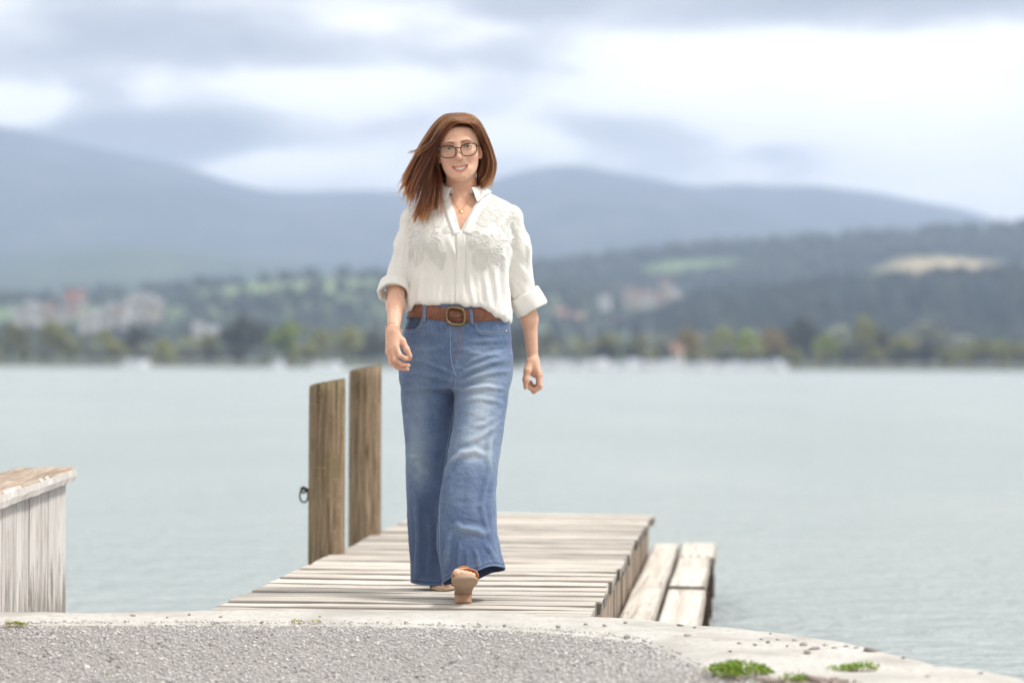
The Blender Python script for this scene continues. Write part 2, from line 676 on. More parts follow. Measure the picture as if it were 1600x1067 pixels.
LEAF = dict(
    dark=leaf_mat('dark_leaves', (0.055, 0.062, 0.038), (0.12, 0.12, 0.07)),
    olive=leaf_mat('olive_leaves', (0.17, 0.18, 0.05), (0.34, 0.33, 0.11)),
    yellow=leaf_mat('yellow_green_leaves', (0.21, 0.28, 0.035), (0.40, 0.48, 0.07)),
    silver=leaf_mat('silvery_leaves', (0.20, 0.22, 0.16), (0.38, 0.40, 0.31)),
    autumn=leaf_mat('ochre_leaves', (0.22, 0.17, 0.04), (0.36, 0.27, 0.07)),
)


def crown_mesh(seed, mat, tall=1.0, n=620):
    """leaf clumps spread through lobes; unit height (base 0.18..1), unit-ish width"""
    r = np.random.default_rng(seed)
    lobes = []
    for k in range(9):
        a = r.uniform(0, 2 * PI)
        rr = r.uniform(0.05, 0.3)
        lobes.append((rr * math.cos(a), rr * math.sin(a), r.uniform(0.36, 0.8), r.uniform(0.13, 0.24)))
    lobes.append((0, 0, 0.84, 0.14))
    V, Fc, C = [], [], []
    for k in range(n):
        lx, ly, lz, lr = lobes[int(r.integers(len(lobes)))]
        dvec = r.normal(size=3)
        dvec /= np.linalg.norm(dvec)
        p = np.array([lx, ly, lz]) + dvec * lr * r.uniform(0.45, 1.08)
        p[2] = min(max(p[2], 0.12), 1.0)
        u = r.normal(size=3)
        u /= np.linalg.norm(u)
        w = np.cross(u, r.normal(size=3))
        w /= np.linalg.norm(w)
        s = r.uniform(0.035, 0.075)
        o = len(V)
        V += [p - u * s, p + w * s * 0.7, p + u * s, p - w * s * 0.7]
        Fc.append((o, o + 1, o + 2, o + 3))
        c = r.random()
        C += [[c, c, c]] * 4
    me = mesh_from(np.array(V), np.array(Fc), mat, smooth=False)
    point_color(me, np.array(C))
    return me


def trunk_mesh(seed):
    r = random.Random(seed)
    bag = Bag()
    bag.add(tube([(0, 0, -0.03), (0.01, 0, 0.2), (0.0, 0.01, 0.45), (0.02, 0, 0.7)], [0.035, 0.028, 0.02, 0.008], 6))
    for k in range(6):
        a = r.uniform(0, 2 * PI)
        z = r.uniform(0.22, 0.5)
        bag.add(tube([(0, 0, z), (0.14 * math.cos(a), 0.14 * math.sin(a), z + 0.13), (0.26 * math.cos(a), 0.26 * math.sin(a), z + 0.3)], [0.014, 0.009, 0.004], 5))
    return bag.mesh(bark)


CROWNS = {k: [crown_mesh(100 * i + j, m) for j in range(3)] for i, (k, m) in enumerate(LEAF.items())}
TRUNKS = [trunk_mesh(i) for i in range(3)]


def shore_tree(px, q_top, width, kind, label, dist=None, group='trees along the far shore', seed=0):
    """a tree whose top is seen at (px, q_top), crown about width photograph pixels wide"""
    d = dist or (SHORE_Y + 40)
    top = at(px, q_top, d)
    z0 = shore_z(top.x, d) - 0.1
    h = top.z - z0
    w = width / F * d / 0.8
    r = random.Random(seed)
    t = empty('shore_tree', (top.x, d, z0))
    t.rotation_euler = (0, 0, r.uniform(0, 6.28))
    tag(t, label, 'tree', group)
    c = link('crown', r.choice(CROWNS[kind]), t)
    c.scale = (w, w, h)
    k = link('trunk', r.choice(TRUNKS), t)
    k.scale = (h, h, h)
    return t


_TREES = [  # px, top, width, kind, label
    (-60, 500, 80, 'olive', None), (15, 503, 62, 'olive', None), (82, 499, 60, 'olive', None), (135, 516, 46, 'silver', None), (160, 512, 40, 'olive', None),
    (210, 506, 54, 'dark', 'dark green rounded tree left of the widest dark tree on the far shore'), (258, 528, 46, 'olive', None), (290, 524, 44, 'olive', None), (325, 520, 44, 'olive', None),
    (378, 492, 84, 'dark', 'widest and darkest tree of the far shore, left of the jetty posts'), (448, 500, 60, 'yellow', 'bright yellow green tree right of the widest dark tree on the far shore'),
    (500, 512, 50, 'olive', None), (545, 508, 52, 'olive', None), (590, 512, 50, 'dark', None), (820, 505, 60, 'dark', None),
    (860, 520, 60, 'dark', None), (905, 526, 56, 'olive', None), (950, 520, 56, 'olive', None), (1000, 522, 50, 'olive', None),
    (1035, 520, 44, 'silver', None), (1075, 512, 56, 'autumn', 'ochre tinged tree above the pale moored boats on the far shore'), (1125, 510, 54, 'olive', None), (1165, 514, 50, 'yellow', None), (1205, 512, 52, 'autumn', None),
    (1248, 494, 60, 'dark', None), (1292, 520, 46, 'yellow', None), (1318, 506, 54, 'silver', None), (1366, 508, 56, 'dark', None), (1345, 492, 48, 'olive', None),
    (1448, 502, 100, 'silver', 'large silvery willow on the right of the far shore'), (1408, 524, 50, 'olive', None), (1495, 522, 52, 'silver', None), (1530, 528, 54, 'olive', None), (1572, 530, 56, 'olive', None), (1625, 528, 60, 'olive', None), (1690, 520, 70, 'olive', None),
]
_KW = dict(olive='olive green tree', dark='dark green tree', silver='pale silvery tree', yellow='yellowish green tree', autumn='ochre tree')
_ORD = ['first', 'second', 'third', 'fourth', 'fifth', 'sixth', 'seventh', 'eighth', 'ninth', 'tenth', 'eleventh', 'twelfth', 'thirteenth', 'fourteenth', 'fifteenth', 'sixteenth',
        'seventeenth', 'eighteenth', 'nineteenth', 'twentieth', 'twenty first', 'twenty second', 'twenty third', 'twenty fourth', 'twenty fifth', 'twenty sixth', 'twenty seventh', 'twenty eighth']
_MARKS = [(210, 'the rounded dark tree'), (378, 'the widest dark tree'), (448, 'the bright yellow green tree'), (712, 'the person'), (1075, 'the tallest ochre tree'), (1248, 'the tall dark grey green tree'), (1448, 'the large silvery willow')]


def shore_label(px, what, row):
    """says which tree of a row of pixel positions this is, counted from the nearest landmark"""
    m, name = min(_MARKS, key=lambda k: abs(k[0] - px))
    side = 'right' if px > m else 'left'
    between = [x for x in row if (m < x < px) or (px < x < m)]
    return f'{what} on far shore, {_ORD[len(between)]} {side} of {name}'


_tall = [t[0] for t in _TREES]
for _i, (p, q, w, k, lab) in enumerate(_TREES):
    if k == 'dark' and p == 1248:
        lab = 'tall dark grey green tree rising above its yellowish neighbours on the right far shore'
    shore_tree(p, q, w, k, lab or shore_label(p, _KW[k], _tall), SHORE_Y + 42 + (_i * 37 % 23), 'trees along the far shore', _i)
_low = [x for x in (-40 + i * 38 + random.uniform(-10, 10) for i in range(44)) if not 610 < x < 800]
for _i, p in enumerate(_low):   # a lower second row fills between them
    kk = random.choice(['olive', 'dark', 'olive', 'silver'])
    shore_tree(p, random.uniform(530, 548), random.uniform(34, 52), kk, shore_label(p, 'low bushy tree', _low), SHORE_Y + 32 + random.uniform(-4, 4), 'low bushy trees at the far waterline', 200 + _i)

# ---- houses on the far hillside and boats at the far waterline
wall_mats = [simple_mat('render_white', (0.56, 0.545, 0.52), 0.9), simple_mat('render_cream', (0.52, 0.45, 0.37), 0.9), simple_mat('render_rose', (0.47, 0.35, 0.32), 0.9)]
roof_mats = [simple_mat('roof_tile_red', (0.36, 0.16, 0.11), 0.9), simple_mat('roof_tile_brown', (0.22, 0.13, 0.10), 0.9), simple_mat('roof_grey', (0.30, 0.29, 0.29), 0.8)]
win_mat = simple_mat('window_dark', (0.05, 0.06, 0.07), 0.2)


def house(px, q_base, dist, w, h, wm, rm, label, group):
    p = at(px, q_base, dist)
    t = empty('house', p)
    t.rotation_euler = (0, 0, random.uniform(-0.5, 0.5))
    tag(t, label, 'house', group)
    dp = w * 0.8
    bag = Bag()
    bag.add(box_vf(-w / 2, w / 2, -dp / 2, dp / 2, -6, h))
    link('wall', bag.mesh(wall_mats[wm], False), t)
    rh = h * 0.55
    e = 0.6
    v = [(-w / 2 - e, -dp / 2 - e, h), (w / 2 + e, -dp / 2 - e, h), (w / 2 + e, dp / 2 + e, h), (-w / 2 - e, dp / 2 + e, h), (-w / 2 - e, 0, h + rh), (w / 2 + e, 0, h + rh)]
    f = [(0, 1, 5, 4), (2, 3, 4, 5), (0, 4, 3), (1, 2, 5), (0, 3, 2, 1)]
    link('roof', mesh_from(v, f, roof_mats[rm], False), t)
    wb = Bag()
    for i in range(3):
        for j in range(max(1, int(h / 3.2))):
            x = (-0.3 + 0.3 * i) * w
            wb.add(box_vf(x - 0.6, x + 0.6, -dp / 2 - 0.04, -dp / 2 + 0.05, 0.9 + j * 3, 2.3 + j * 3))
    o = link('window', wb.mesh(win_mat, False), t)
    o['kind'] = 'stuff'
    return t


def zhill(grid, x, y):
    g = grid.reshape(-1, 3)
    k = np.argmin((g[:, 0] - x) ** 2 + (g[:, 1] - y) ** 2)
    return g[k, 2]


_H = [(48, 480, 0, 2), (66, 492, 0, 2), (78, 486, 1, 1), (96, 490, 0, 2), (110, 470, 2, 0), (125, 462, 2, 0), (133, 503, 0, 2), (170, 494, 0, 2), (186, 488, 1, 0), (200, 482, 0, 2), (216, 490, 0, 1), (228, 478, 0, 2), (240, 484, 1, 1), (310, 516, 0, 2), (332, 520, 0, 2), (56, 488, 0, 2), (84, 498, 0, 1), (104, 482, 1, 2), (116, 476, 2, 0), (176, 486, 0, 2), (193, 494, 0, 2), (208, 474, 0, 2), (222, 470, 0, 2), (234, 472, 0, 2), (247, 476, 0, 2), (150, 498, 0, 2), (30, 494, 0, 2)]
_hw = ['white house', 'cream house', 'rosy house']
_rw = ['red roof', 'brown roof', 'grey roof']
_H.sort()
for _i, (p, q, wm, rm) in enumerate(_H):
    house(p, q + 6, 1700, random.uniform(5, 9), random.uniform(4, 6), wm, rm, f'{_hw[wm]} with {_rw[rm]}, {_ORD[_i]} house from the left on the far hillside', 'houses on the left hillside')
_H2 = [(876, 492, 2, 0), (888, 498, 2, 0), (900, 500, 1, 0), (945, 470, 0, 2), (985, 462, 1, 1), (996, 468, 1, 0), (1012, 462, 0, 1), (1040, 448, 1, 1), (1050, 460, 0, 2), (1030, 470, 1, 0), (900, 524, 2, 0), (915, 520, 1, 0), (1004, 500, 0, 1), (960, 505, 1, 1), (1060, 470, 1, 2)]
_H2.sort()
for _i, (p, q, wm, rm) in enumerate(_H2):
    house(p, q + 6, 2250, random.uniform(8, 12), random.uniform(5, 7), wm, rm, f'{_hw[wm]} with {_rw[rm]}, {_ORD[_i]} house right of the person on the far slope', 'houses on the right slope')
house(1058, 560, SHORE_Y + 24, 3.6, 3.4, 1, 0, 'small ochre boathouse behind the pale moored boats', 'boathouses')

hull_mat = simple_mat('boat_hull_white', (0.66, 0.66, 0.65), 0.4)
cover_mat = simple_mat('boat_cover_grey', (0.46, 0.49, 0.54), 0.7)
mast_mat = simple_mat('boat_mast', (0.6, 0.6, 0.6), 0.4, 0.6)


def hull_mesh():
    V, Fc = [], []
    secs = [(-3.4, 1.0), (-2, 1.25), (0, 1.3), (1.8, 1.0), (3.0, 0.45), (3.7, 0.03)]
    for x, w in secs:
        sh = 0.75 + 0.05 * (x + 3.4) ** 1.2 * 0.5
        V += [(x, -w, sh), (x, -w * 0.75, -0.15), (x, 0, -0.3), (x, w * 0.75, -0.15), (x, w, sh)]
    for i in range(len(secs) - 1):
        for k in range(4):
            Fc.append((i * 5 + k, i * 5 + k + 1, i * 5 + k + 6, i * 5 + k + 5))
        Fc.append((i * 5, i * 5 + 5, i * 5 + 9, i * 5 + 4))
    Fc.append((0, 4, 3, 2, 1))
    return mesh_from(V, Fc, hull_mat, False)


def cabin_mesh():
    v = [(-2.2, -0.95, 0.7), (1.6, -0.8, 0.9), (1.6, 0.8, 0.9), (-2.2, 0.95, 0.7), (-1.9, -0.75, 1.75), (0.6, -0.6, 1.7), (0.6, 0.6, 1.7), (-1.9, 0.75, 1.75)]
    f = [(0, 3, 2, 1), (4, 5, 6, 7), (0, 1, 5, 4), (1, 2, 6, 5), (2, 3, 7, 6), (3, 0, 4, 7)]
    return mesh_from(v, f, cover_mat, False)


_hull, _cabin = hull_mesh(), cabin_mesh()
_mv, _mf = tube([(0.3, 0, 0.9), (0.3, 0, 8.5)], 0.06, 5)
_mast = mesh_from(_mv, _mf, mast_mat)
_bx = [842, 858, 873, 888, 905, 922, 940, 957, 975, 992, 1010, 1028, 1043, 1060, 1078, 1095, 1113, 1130, 1148, 1165, 1182, 1208]
for i, p in enumerate(_bx + [207, 224, 432, 500, 524]):
    left = i >= len(_bx)
    y = SHORE_Y + (-16 if not left else -12)
    b_ = empty('moored_boat', (at(p, 570, y).x, y, WATER_Z))
    s = random.uniform(1.3, 1.8) * (1.0 if not left else 0.8)
    b_.scale = (s, s, s * random.uniform(1.0, 1.5))
    b_.rotation_euler = (0, 0, random.uniform(0, 6.28))
    if left:
        tag(b_, f'pale boat at the far waterline, {_ORD[i - len(_bx)]} from the left edge of the view', 'boat', 'boats at the left far shore')
    else:
        tag(b_, f'pale covered boat, {_ORD[i]} from the left in the row moored right of the person', 'boat', 'boats moored right of the person')
    link('hull', _hull, b_)
    link('cabin', _cabin, b_)
    if i % 5 == 0:
        link('mast', _mast, b_)

# ------------------------------------------------------------------ water
def make_water():
    m, T, b = new_mat('lake_water')
    g = T.n.new('ShaderNodeNewGeometry')
    pos = g.outputs['Position']
    big = T.noise(T.mapping(pos, scale=(0.10, 0.05, 0.1)), 1.0, 3)
    c = T.mix(T.ramp(big, [(0.35, 0.0), (0.65, 1.0)]), (0.375, 0.425, 0.415), (0.435, 0.48, 0.465))
    T.set(b.inputs['Base Color'], c)
    b.inputs['Roughness'].default_value = 0.16
    b.inputs['IOR'].default_value = 1.33
    w1 = T.noise(T.mapping(pos, scale=(1.0, 1.6, 1), rot=(0, 0, 0.2)), 3.2, 3, 0.55, 0.4)
    w2 = T.noise(T.mapping(pos, scale=(1.0, 1.3, 1), rot=(0, 0, -0.3)), 11.0, 4, 0.6, 0.5)
    w3 = T.noise(T.mapping(pos, scale=(1.0, 1.8, 1)), 0.5, 3, 0.5, 0.2)
    h = T.math('ADD', T.math('MULTIPLY', w1, 0.11), T.math('ADD', T.math('MULTIPLY', w2, 0.048), T.math('MULTIPLY', w3, 0.06)))
    T.set(b.inputs['Normal'], T.bump(h, 1.0, 1.0))
    ys = [-60, -5, 3, 8, 20, 60, 200, 600, SHORE_Y + 60]
    xs = np.linspace(-5800, 5800, 25)
    nx, ny = len(xs), len(ys)
    V = np.array([(x, y, WATER_Z) for y in ys for x in xs])
    i = (np.arange(ny - 1)[:, None] * nx + np.arange(nx - 1)[None, :]).ravel()
    o = link('water', mesh_from(V, np.stack([i, i + 1, i + nx + 1, i + nx], 1), m))
    tag(o, 'pale grey green lake with fine ripples', None, None, 'structure')


make_water()

# ------------------------------------------------------------------ haze
def make_haze():
    m = bpy.data.materials.new('haze_air')
    m.use_nodes = True
    T = NT(m.node_tree)
    T.n.remove(T.n['Principled BSDF'])
    v = T.node('ShaderNodeVolumePrincipled', Color=HAZE_COLOR, Density=HAZE_DENSITY, Anisotropy=0.2)
    T.l.new(v.outputs[0], T.n['Material Output'].inputs['Volume'])
    top = max((o.matrix_world @ Vector(c)).z for o in SC.objects if o.type == 'MESH' for c in o.bound_box) + 20
    vs, fs = box_vf(-6200, 6200, -200, 11900, WATER_Z - 3.0, top)
    o = link('haze', mesh_from(vs, fs, m, False))
    tag(o, 'thin pale blue haze in the air over the lake', None, None, 'stuff')


HAZE_COLOR = (0.60, 0.725, 0.99)
HAZE_DENSITY = 1.45e-4
bpy.context.view_layer.update()
make_haze()

# ================================================================== jetty
rng = np.random.default_rng(21)
random.seed(21)


def wood_mat(name, stops, grain=1.0, bump=0.5, stain=None, rough=0.85, axis=0, speck=None, cscale=1.0, streak=0.0, rot=None):
    """weathered timber, grain along the local x (axis 0), y or z (axis 2)"""
    m, T, b = new_mat(name)
    tc = T.n.new('ShaderNodeTexCoord')
    oi = T.n.new('ShaderNodeObjectInfo')
    off = T.math('MULTIPLY', oi.outputs['Random'], 37.0)
    comb = T.node('ShaderNodeCombineXYZ', X=off, Y=off, Z=off)
    p = T.vmath('ADD', tc.outputs['Object'], comb.outputs[0])
    s = [22.0, 22.0, 22.0]
    s[axis] = 0.9
    s2 = [110.0, 110.0, 110.0]
    s2[axis] = 3.0
    n1 = T.noise(T.mapping(p, scale=tuple(v * grain for v in s)), 1.0, 5, 0.6, 1.2)
    n2 = T.noise(T.mapping(p, scale=tuple(v * grain for v in s2)), 1.0, 3, 0.6, 0.6)
    n3 = T.noise(p, 2.2 * cscale, 4, 0.6)
    mixn = T.math('ADD', T.math('MULTIPLY', n1, 0.55), T.math('MULTIPLY', n2, 0.45))
    c = T.ramp(mixn, stops)
    val = T.math('ADD', T.math('MULTIPLY', oi.outputs['Random'], 0.22), T.math('ADD', 0.72, T.math('MULTIPLY', n3, 0.36)))
    c = T.node('ShaderNodeHueSaturation', Color=c, Value=val).outputs[0]
    if stain is not None:
        k = T.ramp(T.noise(T.mapping(p, scale=(1, 1, 1)), 3.5, 5, 0.65), [(0.48, 0.0), (0.68, 1.0)])
        c = T.mix(T.math('MULTIPLY', k, 0.6), c, stain)
    if speck is not None:
        k = T.ramp(T.noise(p, 60.0, 3, 0.6), [(0.60, 0.0), (0.66, 1.0)])
        c = T.mix(T.math('MULTIPLY', k, 0.7), c, speck)
    # dark drying cracks along the grain
    s3 = [30.0, 30.0, 30.0]
    s3[axis] = 0.7
    ck = T.noise(T.mapping(p, scale=tuple(s3), loc=(4.4, 2.2, 9.1)), 1.0, 2, 0.5, 0.4)
    ck = T.ramp(T.math('ABSOLUTE', T.math('SUBTRACT', ck, 0.5)), [(0.0, 1.0), (0.012, 0.0)])
    brk = T.ramp(T.noise(T.mapping(p, scale=(1, 1, 1)), 1.6, 2), [(0.46, 0.0), (0.56, 1.0)])
    ck = T.math('MULTIPLY', ck, brk)
    c = T.mix(T.math('MULTIPLY', ck, 0.75), c, tuple(v * 0.25 for v in stops[0][1]))
    if rot:     # paint lost and wood gone dark towards the wet foot: (height where it starts, height where it is complete)
        sp = T.node('ShaderNodeSeparateXYZ', Vector=tc.outputs['Object'])
        lv = T.node('ShaderNodeMapRange', Value=sp.outputs[2], i1=rot[0], i2=rot[1], i3=0.0, i4=0.42).outputs[0]
        rn = T.noise(T.mapping(p, scale=(26, 26, 5)), 1.0, 4, 0.7)
        c = T.mix(T.math('MULTIPLY', T.ramp(T.math('ADD', rn, lv), [(0.76, 0.0), (0.92, 1.0)]), 0.8), c, (0.20, 0.155, 0.125))
    if streak:
        s4 = [17.0, 17.0, 17.0]
        s4[axis] = 0.55
        sk = T.noise(T.mapping(p, scale=tuple(s4), loc=(1.4, 7.2, 3.1)), 1.0, 3, 0.6, 0.3)
        c = T.mix(T.math('MULTIPLY', T.ramp(sk, [(0.54, 0.0), (0.66, 1.0)]), streak), c, tuple(v * 1.1 for v in stops[0][1]))
        at_ = T.n.new('ShaderNodeAttribute')
        at_.attribute_name = 'col'
        ed = T.math('MULTIPLY', at_.outputs['Fac'], T.math('ADD', 0.35, T.math('MULTIPLY', n3, 0.9)), clamp=True)
        c = T.mix(ed, c, tuple(v * 0.55 for v in stops[0][1]))
    T.set(b.inputs['Base Color'], c)
    b.inputs['Roughness'].default_value = rough
    b.inputs['Specular IOR Level'].default_value = 0.25
    h = T.math('SUBTRACT', T.math('ADD', T.math('MULTIPLY', n1, 0.6), T.math('MULTIPLY', n2, 0.4)), T.math('MULTIPLY', ck, 1.5))
    T.set(b.inputs['Normal'], T.bump(h, bump, 0.004))
    return m


deck_mat = wood_mat('weathered_deck_wood', [(0.30, (0.18, 0.155, 0.135)), (0.43, (0.45, 0.405, 0.355)), (0.57, (0.62, 0.58, 0.525)), (0.75, (0.72, 0.685, 0.63))], stain=(0.46, 0.40, 0.34), bump=0.8, streak=0.7)
side_mat = wood_mat('weathered_side_wood', [(0.34, (0.11, 0.08, 0.062)), (0.5, (0.27, 0.215, 0.17)), (0.66, (0.43, 0.365, 0.30))], grain=1.7, axis=2, stain=(0.36, 0.25, 0.17))
step_mat = wood_mat('weathered_step_wood', streak=0.6, stops= [(0.30, (0.36, 0.315, 0.27)), (0.46, (0.55, 0.505, 0.45)), (0.62, (0.66, 0.62, 0.56)), (0.8, (0.73, 0.695, 0.64))], stain=(0.55, 0.50, 0.44), grain=0.8, bump=0.7)
beam_mat = wood_mat('dark_wet_wood', [(0.3, (0.05, 0.03, 0.022)), (0.6, (0.12, 0.08, 0.06))])
pile_mat = wood_mat('mossy_pile_wood', [(0.33, (0.058, 0.038, 0.024)), (0.45, (0.175, 0.122, 0.078)), (0.57, (0.30, 0.225, 0.15)), (0.73, (0.45, 0.37, 0.26))], axis=2, stain=(0.135, 0.115, 0.05), speck=(0.30, 0.25, 0.17), bump=1.0, grain=1.7)
rust_mat = simple_mat('dark_iron', (0.045, 0.032, 0.028), 0.6, 0.6, 0.3, 60, 0.4)

# frame of the deck: the two long edges converge to the vanishing point at (1160, 572)
DL0, DL1 = ground(330, 951.5), ground(600, 828)
DR0, DR1 = ground(921, 961), ground(1019, 804)
_dl = (DL1 - DL0).normalized()
_dr = (DR1 - DR0).normalized()
DT = (_dl + _dr).normalized()                 # along the jetty
DS = Vector((DT.y, -DT.x, 0))                 # to its right
DO = (DL0 + DR0) / 2
DO = DO - DT * (DO - DR0).dot(DT)             # origin level with the right front corner
S_L = ((DL0 - DO).dot(DS) + (DL1 - DO).dot(DS)) / 2
S_R = ((DR0 - DO).dot(DS) + (DR1 - DO).dot(DS)) / 2
DANG = math.atan2(DS.y, DS.x)
print('DECK', DO, DT, S_L, S_R, (DR1 - DO).dot(DT))


def dk(t, s, z=0.0):
    return DO + DT * t + DS * s + Vector((0, 0, z))


def t_of(p, q):
    return (ground(p, q) - DO).dot(DT)


jetty = empty('jetty', DO)
jetty.rotation_euler = (0, 0, DANG)
tag(jetty, 'narrow weathered wooden jetty the person walks along', 'jetty')
# local frame of the jetty: x to the right, y along it


def plank_mesh(length, width, thick, mat, seed, nseg=14, rag=0.012, warp=0.003, bevel=0.006):
    """a board along x, centred on y, top at z = 0 with worn edges and uneven ends"""
    r = random.Random(seed)
    V, Fc = [], []
    prof = [(-width / 2, -thick), (-width / 2, -bevel), (-width / 2 + bevel, 0), (-width / 2 + bevel + 0.014, 0.0), (width / 2 - bevel - 0.014, 0.0), (width / 2 - bevel, 0), (width / 2, -bevel), (width / 2, -thick)]
    k = len(prof)
    e0, e1 = r.uniform(-rag, rag), r.uniform(-rag, rag)
    ph = r.uniform(0, 6)
    for i in range(nseg + 1):
        u = i / nseg
        x = -length / 2 + e0 + (length - e0 + e1) * u
        wob = math.sin(ph + u * 5) * warp
        for (y, z) in prof:
            xx = x
            if i in (0, nseg):
                xx += r.uniform(-0.004, 0.004)
            V.append((xx, y + wob * 0.5 + r.uniform(-0.0012, 0.0012), z + (wob * 0.6 + r.uniform(-0.001, 0.001) if z > -thick * 0.9 else 0)))
    for i in range(nseg):
        for j in range(k):
            j2 = (j + 1) % k
            Fc.append((i * k + j, (i + 1) * k + j, (i + 1) * k + j2, i * k + j2))
    Fc.append(tuple(range(k)))
    Fc.append(tuple(nseg * k + j for j in range(k - 1, -1, -1)))
    me = mesh_from(V, Fc, mat, False)
    bm = bmesh.new()
    bm.from_mesh(me)
    bmesh.ops.recalc_face_normals(bm, faces=bm.faces)
    bm.to_mesh(me)
    bm.free()
    e_ = np.tile(np.array([1, 1, 0.8, 0, 0, 0.8, 1, 1.0])[:, None].repeat(3, 1), (nseg + 1, 1))
    point_color(me, e_)
    return me


# seams between boards as the photograph shows them on the right edge; the wide gaps come first
_main = [t_of(1018, 804), t_of(1005, 827), t_of(990, 848), t_of(981, 861.5), t_of(972, 875), t_of(960, 895), t_of(943, 924), t_of(929, 947)]
_split = [5, 5, 3, 3, 3, 4, 3]
seams = []
for a, b_, n in zip(_main[:-1], _main[1:], _split):
    for i in range(n):
        seams.append((a + (b_ - a) * i / n, 0.022 if i == 0 else random.choice([0.005, 0.010, 0.014, 0.007])))
seams.append((_main[-1], 0.028))
seams.append((_main[-1] - 0.15, 0.020))
seams.append((_main[-1] - 0.36, 0.004))
for i in range(len(seams) - 1):
    t1, g1 = seams[i]
    t0, g0 = seams[i + 1]
    w = (t1 - t0) - (g1 + g0) / 2
    far_board = i == 0
    ln = (S_R - S_L) + (0.02 if far_board else 0.0)
    me = plank_mesh(ln, w, 0.045, deck_mat, 300 + i, rag=0.007)
    tilt = random.uniform(-0.003, 0.003)
    o = link('plank', me, jetty, ((S_L + S_R) / 2 + (0.008 if far_board else 0) + random.uniform(-0.004, 0.004), (t0 + t1) / 2, random.uniform(-0.004, 0.002)), (random.uniform(-0.022, 0.016), 0, tilt))
T_FAR, T_NEAR = seams[0][0], seams[-1][0]
# short upright boards closing the right side
sb = []
y = T_NEAR + 0.25
STEP_Z = -0.175
for k in range(40):
    w = random.uniform(0.10, 0.19)
    if y + w > T_FAR - 0.06:
        break
    bag = Bag()
    bag.add(box_vf(-0.014, 0.014, -w / 2 + 0.002, w / 2 - 0.002, -0.30, 0))
    o = link('side_board', bag.mesh(side_mat, False), jetty, (S_R - 0.021 + random.uniform(-0.004, 0.003), y + w / 2, -0.047), (random.uniform(-.01, .01), 0, random.uniform(-0.03, 0.03)))
    y += w
for s in (S_L + 0.12, S_R - 0.16):
    bag = Bag()
    bag.add(box_vf(s - 0.05, s + 0.05, T_NEAR + 0.05, T_FAR - 0.05, -0.20, -0.052))
    link('beam', bag.mesh(beam_mat, False), jetty)
for s in (S_L + 0.12, S_R - 0.16):
    for t in (1.5, 3.4, T_FAR - 0.2):
        v, f = tube([(s, t, -0.205), (s, t, -2.4)], 0.07, 10)
        link('pile', mesh_from(v, f, beam_mat), jetty)
# ------------------------------------------------------------------ lower landing step on the right
SO = dk(0, S_R)
step = empty('landing_step', SO)
step.rotation_euler = (0, 0, DANG)
tag(step, 'low step of pale rough boards along the right side of the jetty', 'step')


def st_of(p, q, z=STEP_Z):
    g = ground(p, q, z) - SO
    return g.dot(DT), g.dot(DS)


tf, _ = st_of(1045, 850)
tm_, _ = st_of(1000, 916.5)
_, s_mid0 = st_of(1068, 851)
_, s_out0 = st_of(1117, 851)
_, s_mid1 = st_of(1016, 971)
_, s_out1 = st_of(1091, 975)
s_mid, s_out = (s_mid0 + s_mid1) / 2, (s_out0 + s_out1) / 2
print('STEP', tf, tm_, s_mid0, s_mid1, s_out0, s_out1)
t_near = 0.15


def step_board(t0, t1, s0, s1, z, thick, seed, tilt=0.0):
    me = plank_mesh(t1 - t0, s1 - s0, thick, step_mat, seed, nseg=10, rag=0.004, warp=0.003, bevel=0.005)
    return link('step_board', me, step, ((s0 + s1) / 2, (t0 + t1) / 2, z), (0, tilt, PI / 2))


step_board(tm_ + 0.006, tf, 0.006, s_mid - 0.006, STEP_Z, 0.04, 901)
step_board(t_near, tm_ - 0.006, 0.006, s_mid - 0.004, STEP_Z - 0.003, 0.04, 902)
t_x, _ = st_of(1095, 872)
step_board(tm_ + 0.02, t_x - 0.004, s_mid + 0.010, s_out - 0.004, STEP_Z + 0.004, 0.045, 903)
step_board(t_near, tm_ - 0.05, s_mid + 0.008, s_out, STEP_Z - 0.006, 0.04, 904)
step_board(t_x + 0.006, tf, s_mid + 0.008, s_out + 0.018, STEP_Z + 0.006, 0.045, 905)
bag = Bag()
bag.add(box_vf(s_mid + 0.012, s_out - 0.012, tm_ - 0.045, tm_ + 0.10, STEP_Z - 0.13, STEP_Z - 0.047))
link('cross_beam', bag.mesh(beam_mat, False), step)
for t in (0.95, tm_ + 0.35, t_x - 0.25, tf - 0.12):
    bag = Bag()
    bag.add(box_vf(0.02, s_out + 0.004, t - 0.04, t + 0.04, STEP_Z - 0.15, STEP_Z - 0.052))
    bag.add(box_vf(s_out - 0.055, s_out + 0.008, t - 0.035, t + 0.035, -2.2, STEP_Z - 0.152))
    link('support', bag.mesh(beam_mat, False), step)
nb = Bag()
for k in range(4):
    s = s_mid + 0.03 + k * (s_out - s_mid - 0.05) / 3
    v, f = tube([(s, t_x + 0.035, STEP_Z), (s, t_x + 0.035, STEP_Z + 0.012)], 0.006, 6)
    nb.add((v, f))
o = link('nail', nb.mesh(rust_mat), step)
o['kind'] = 'stuff'

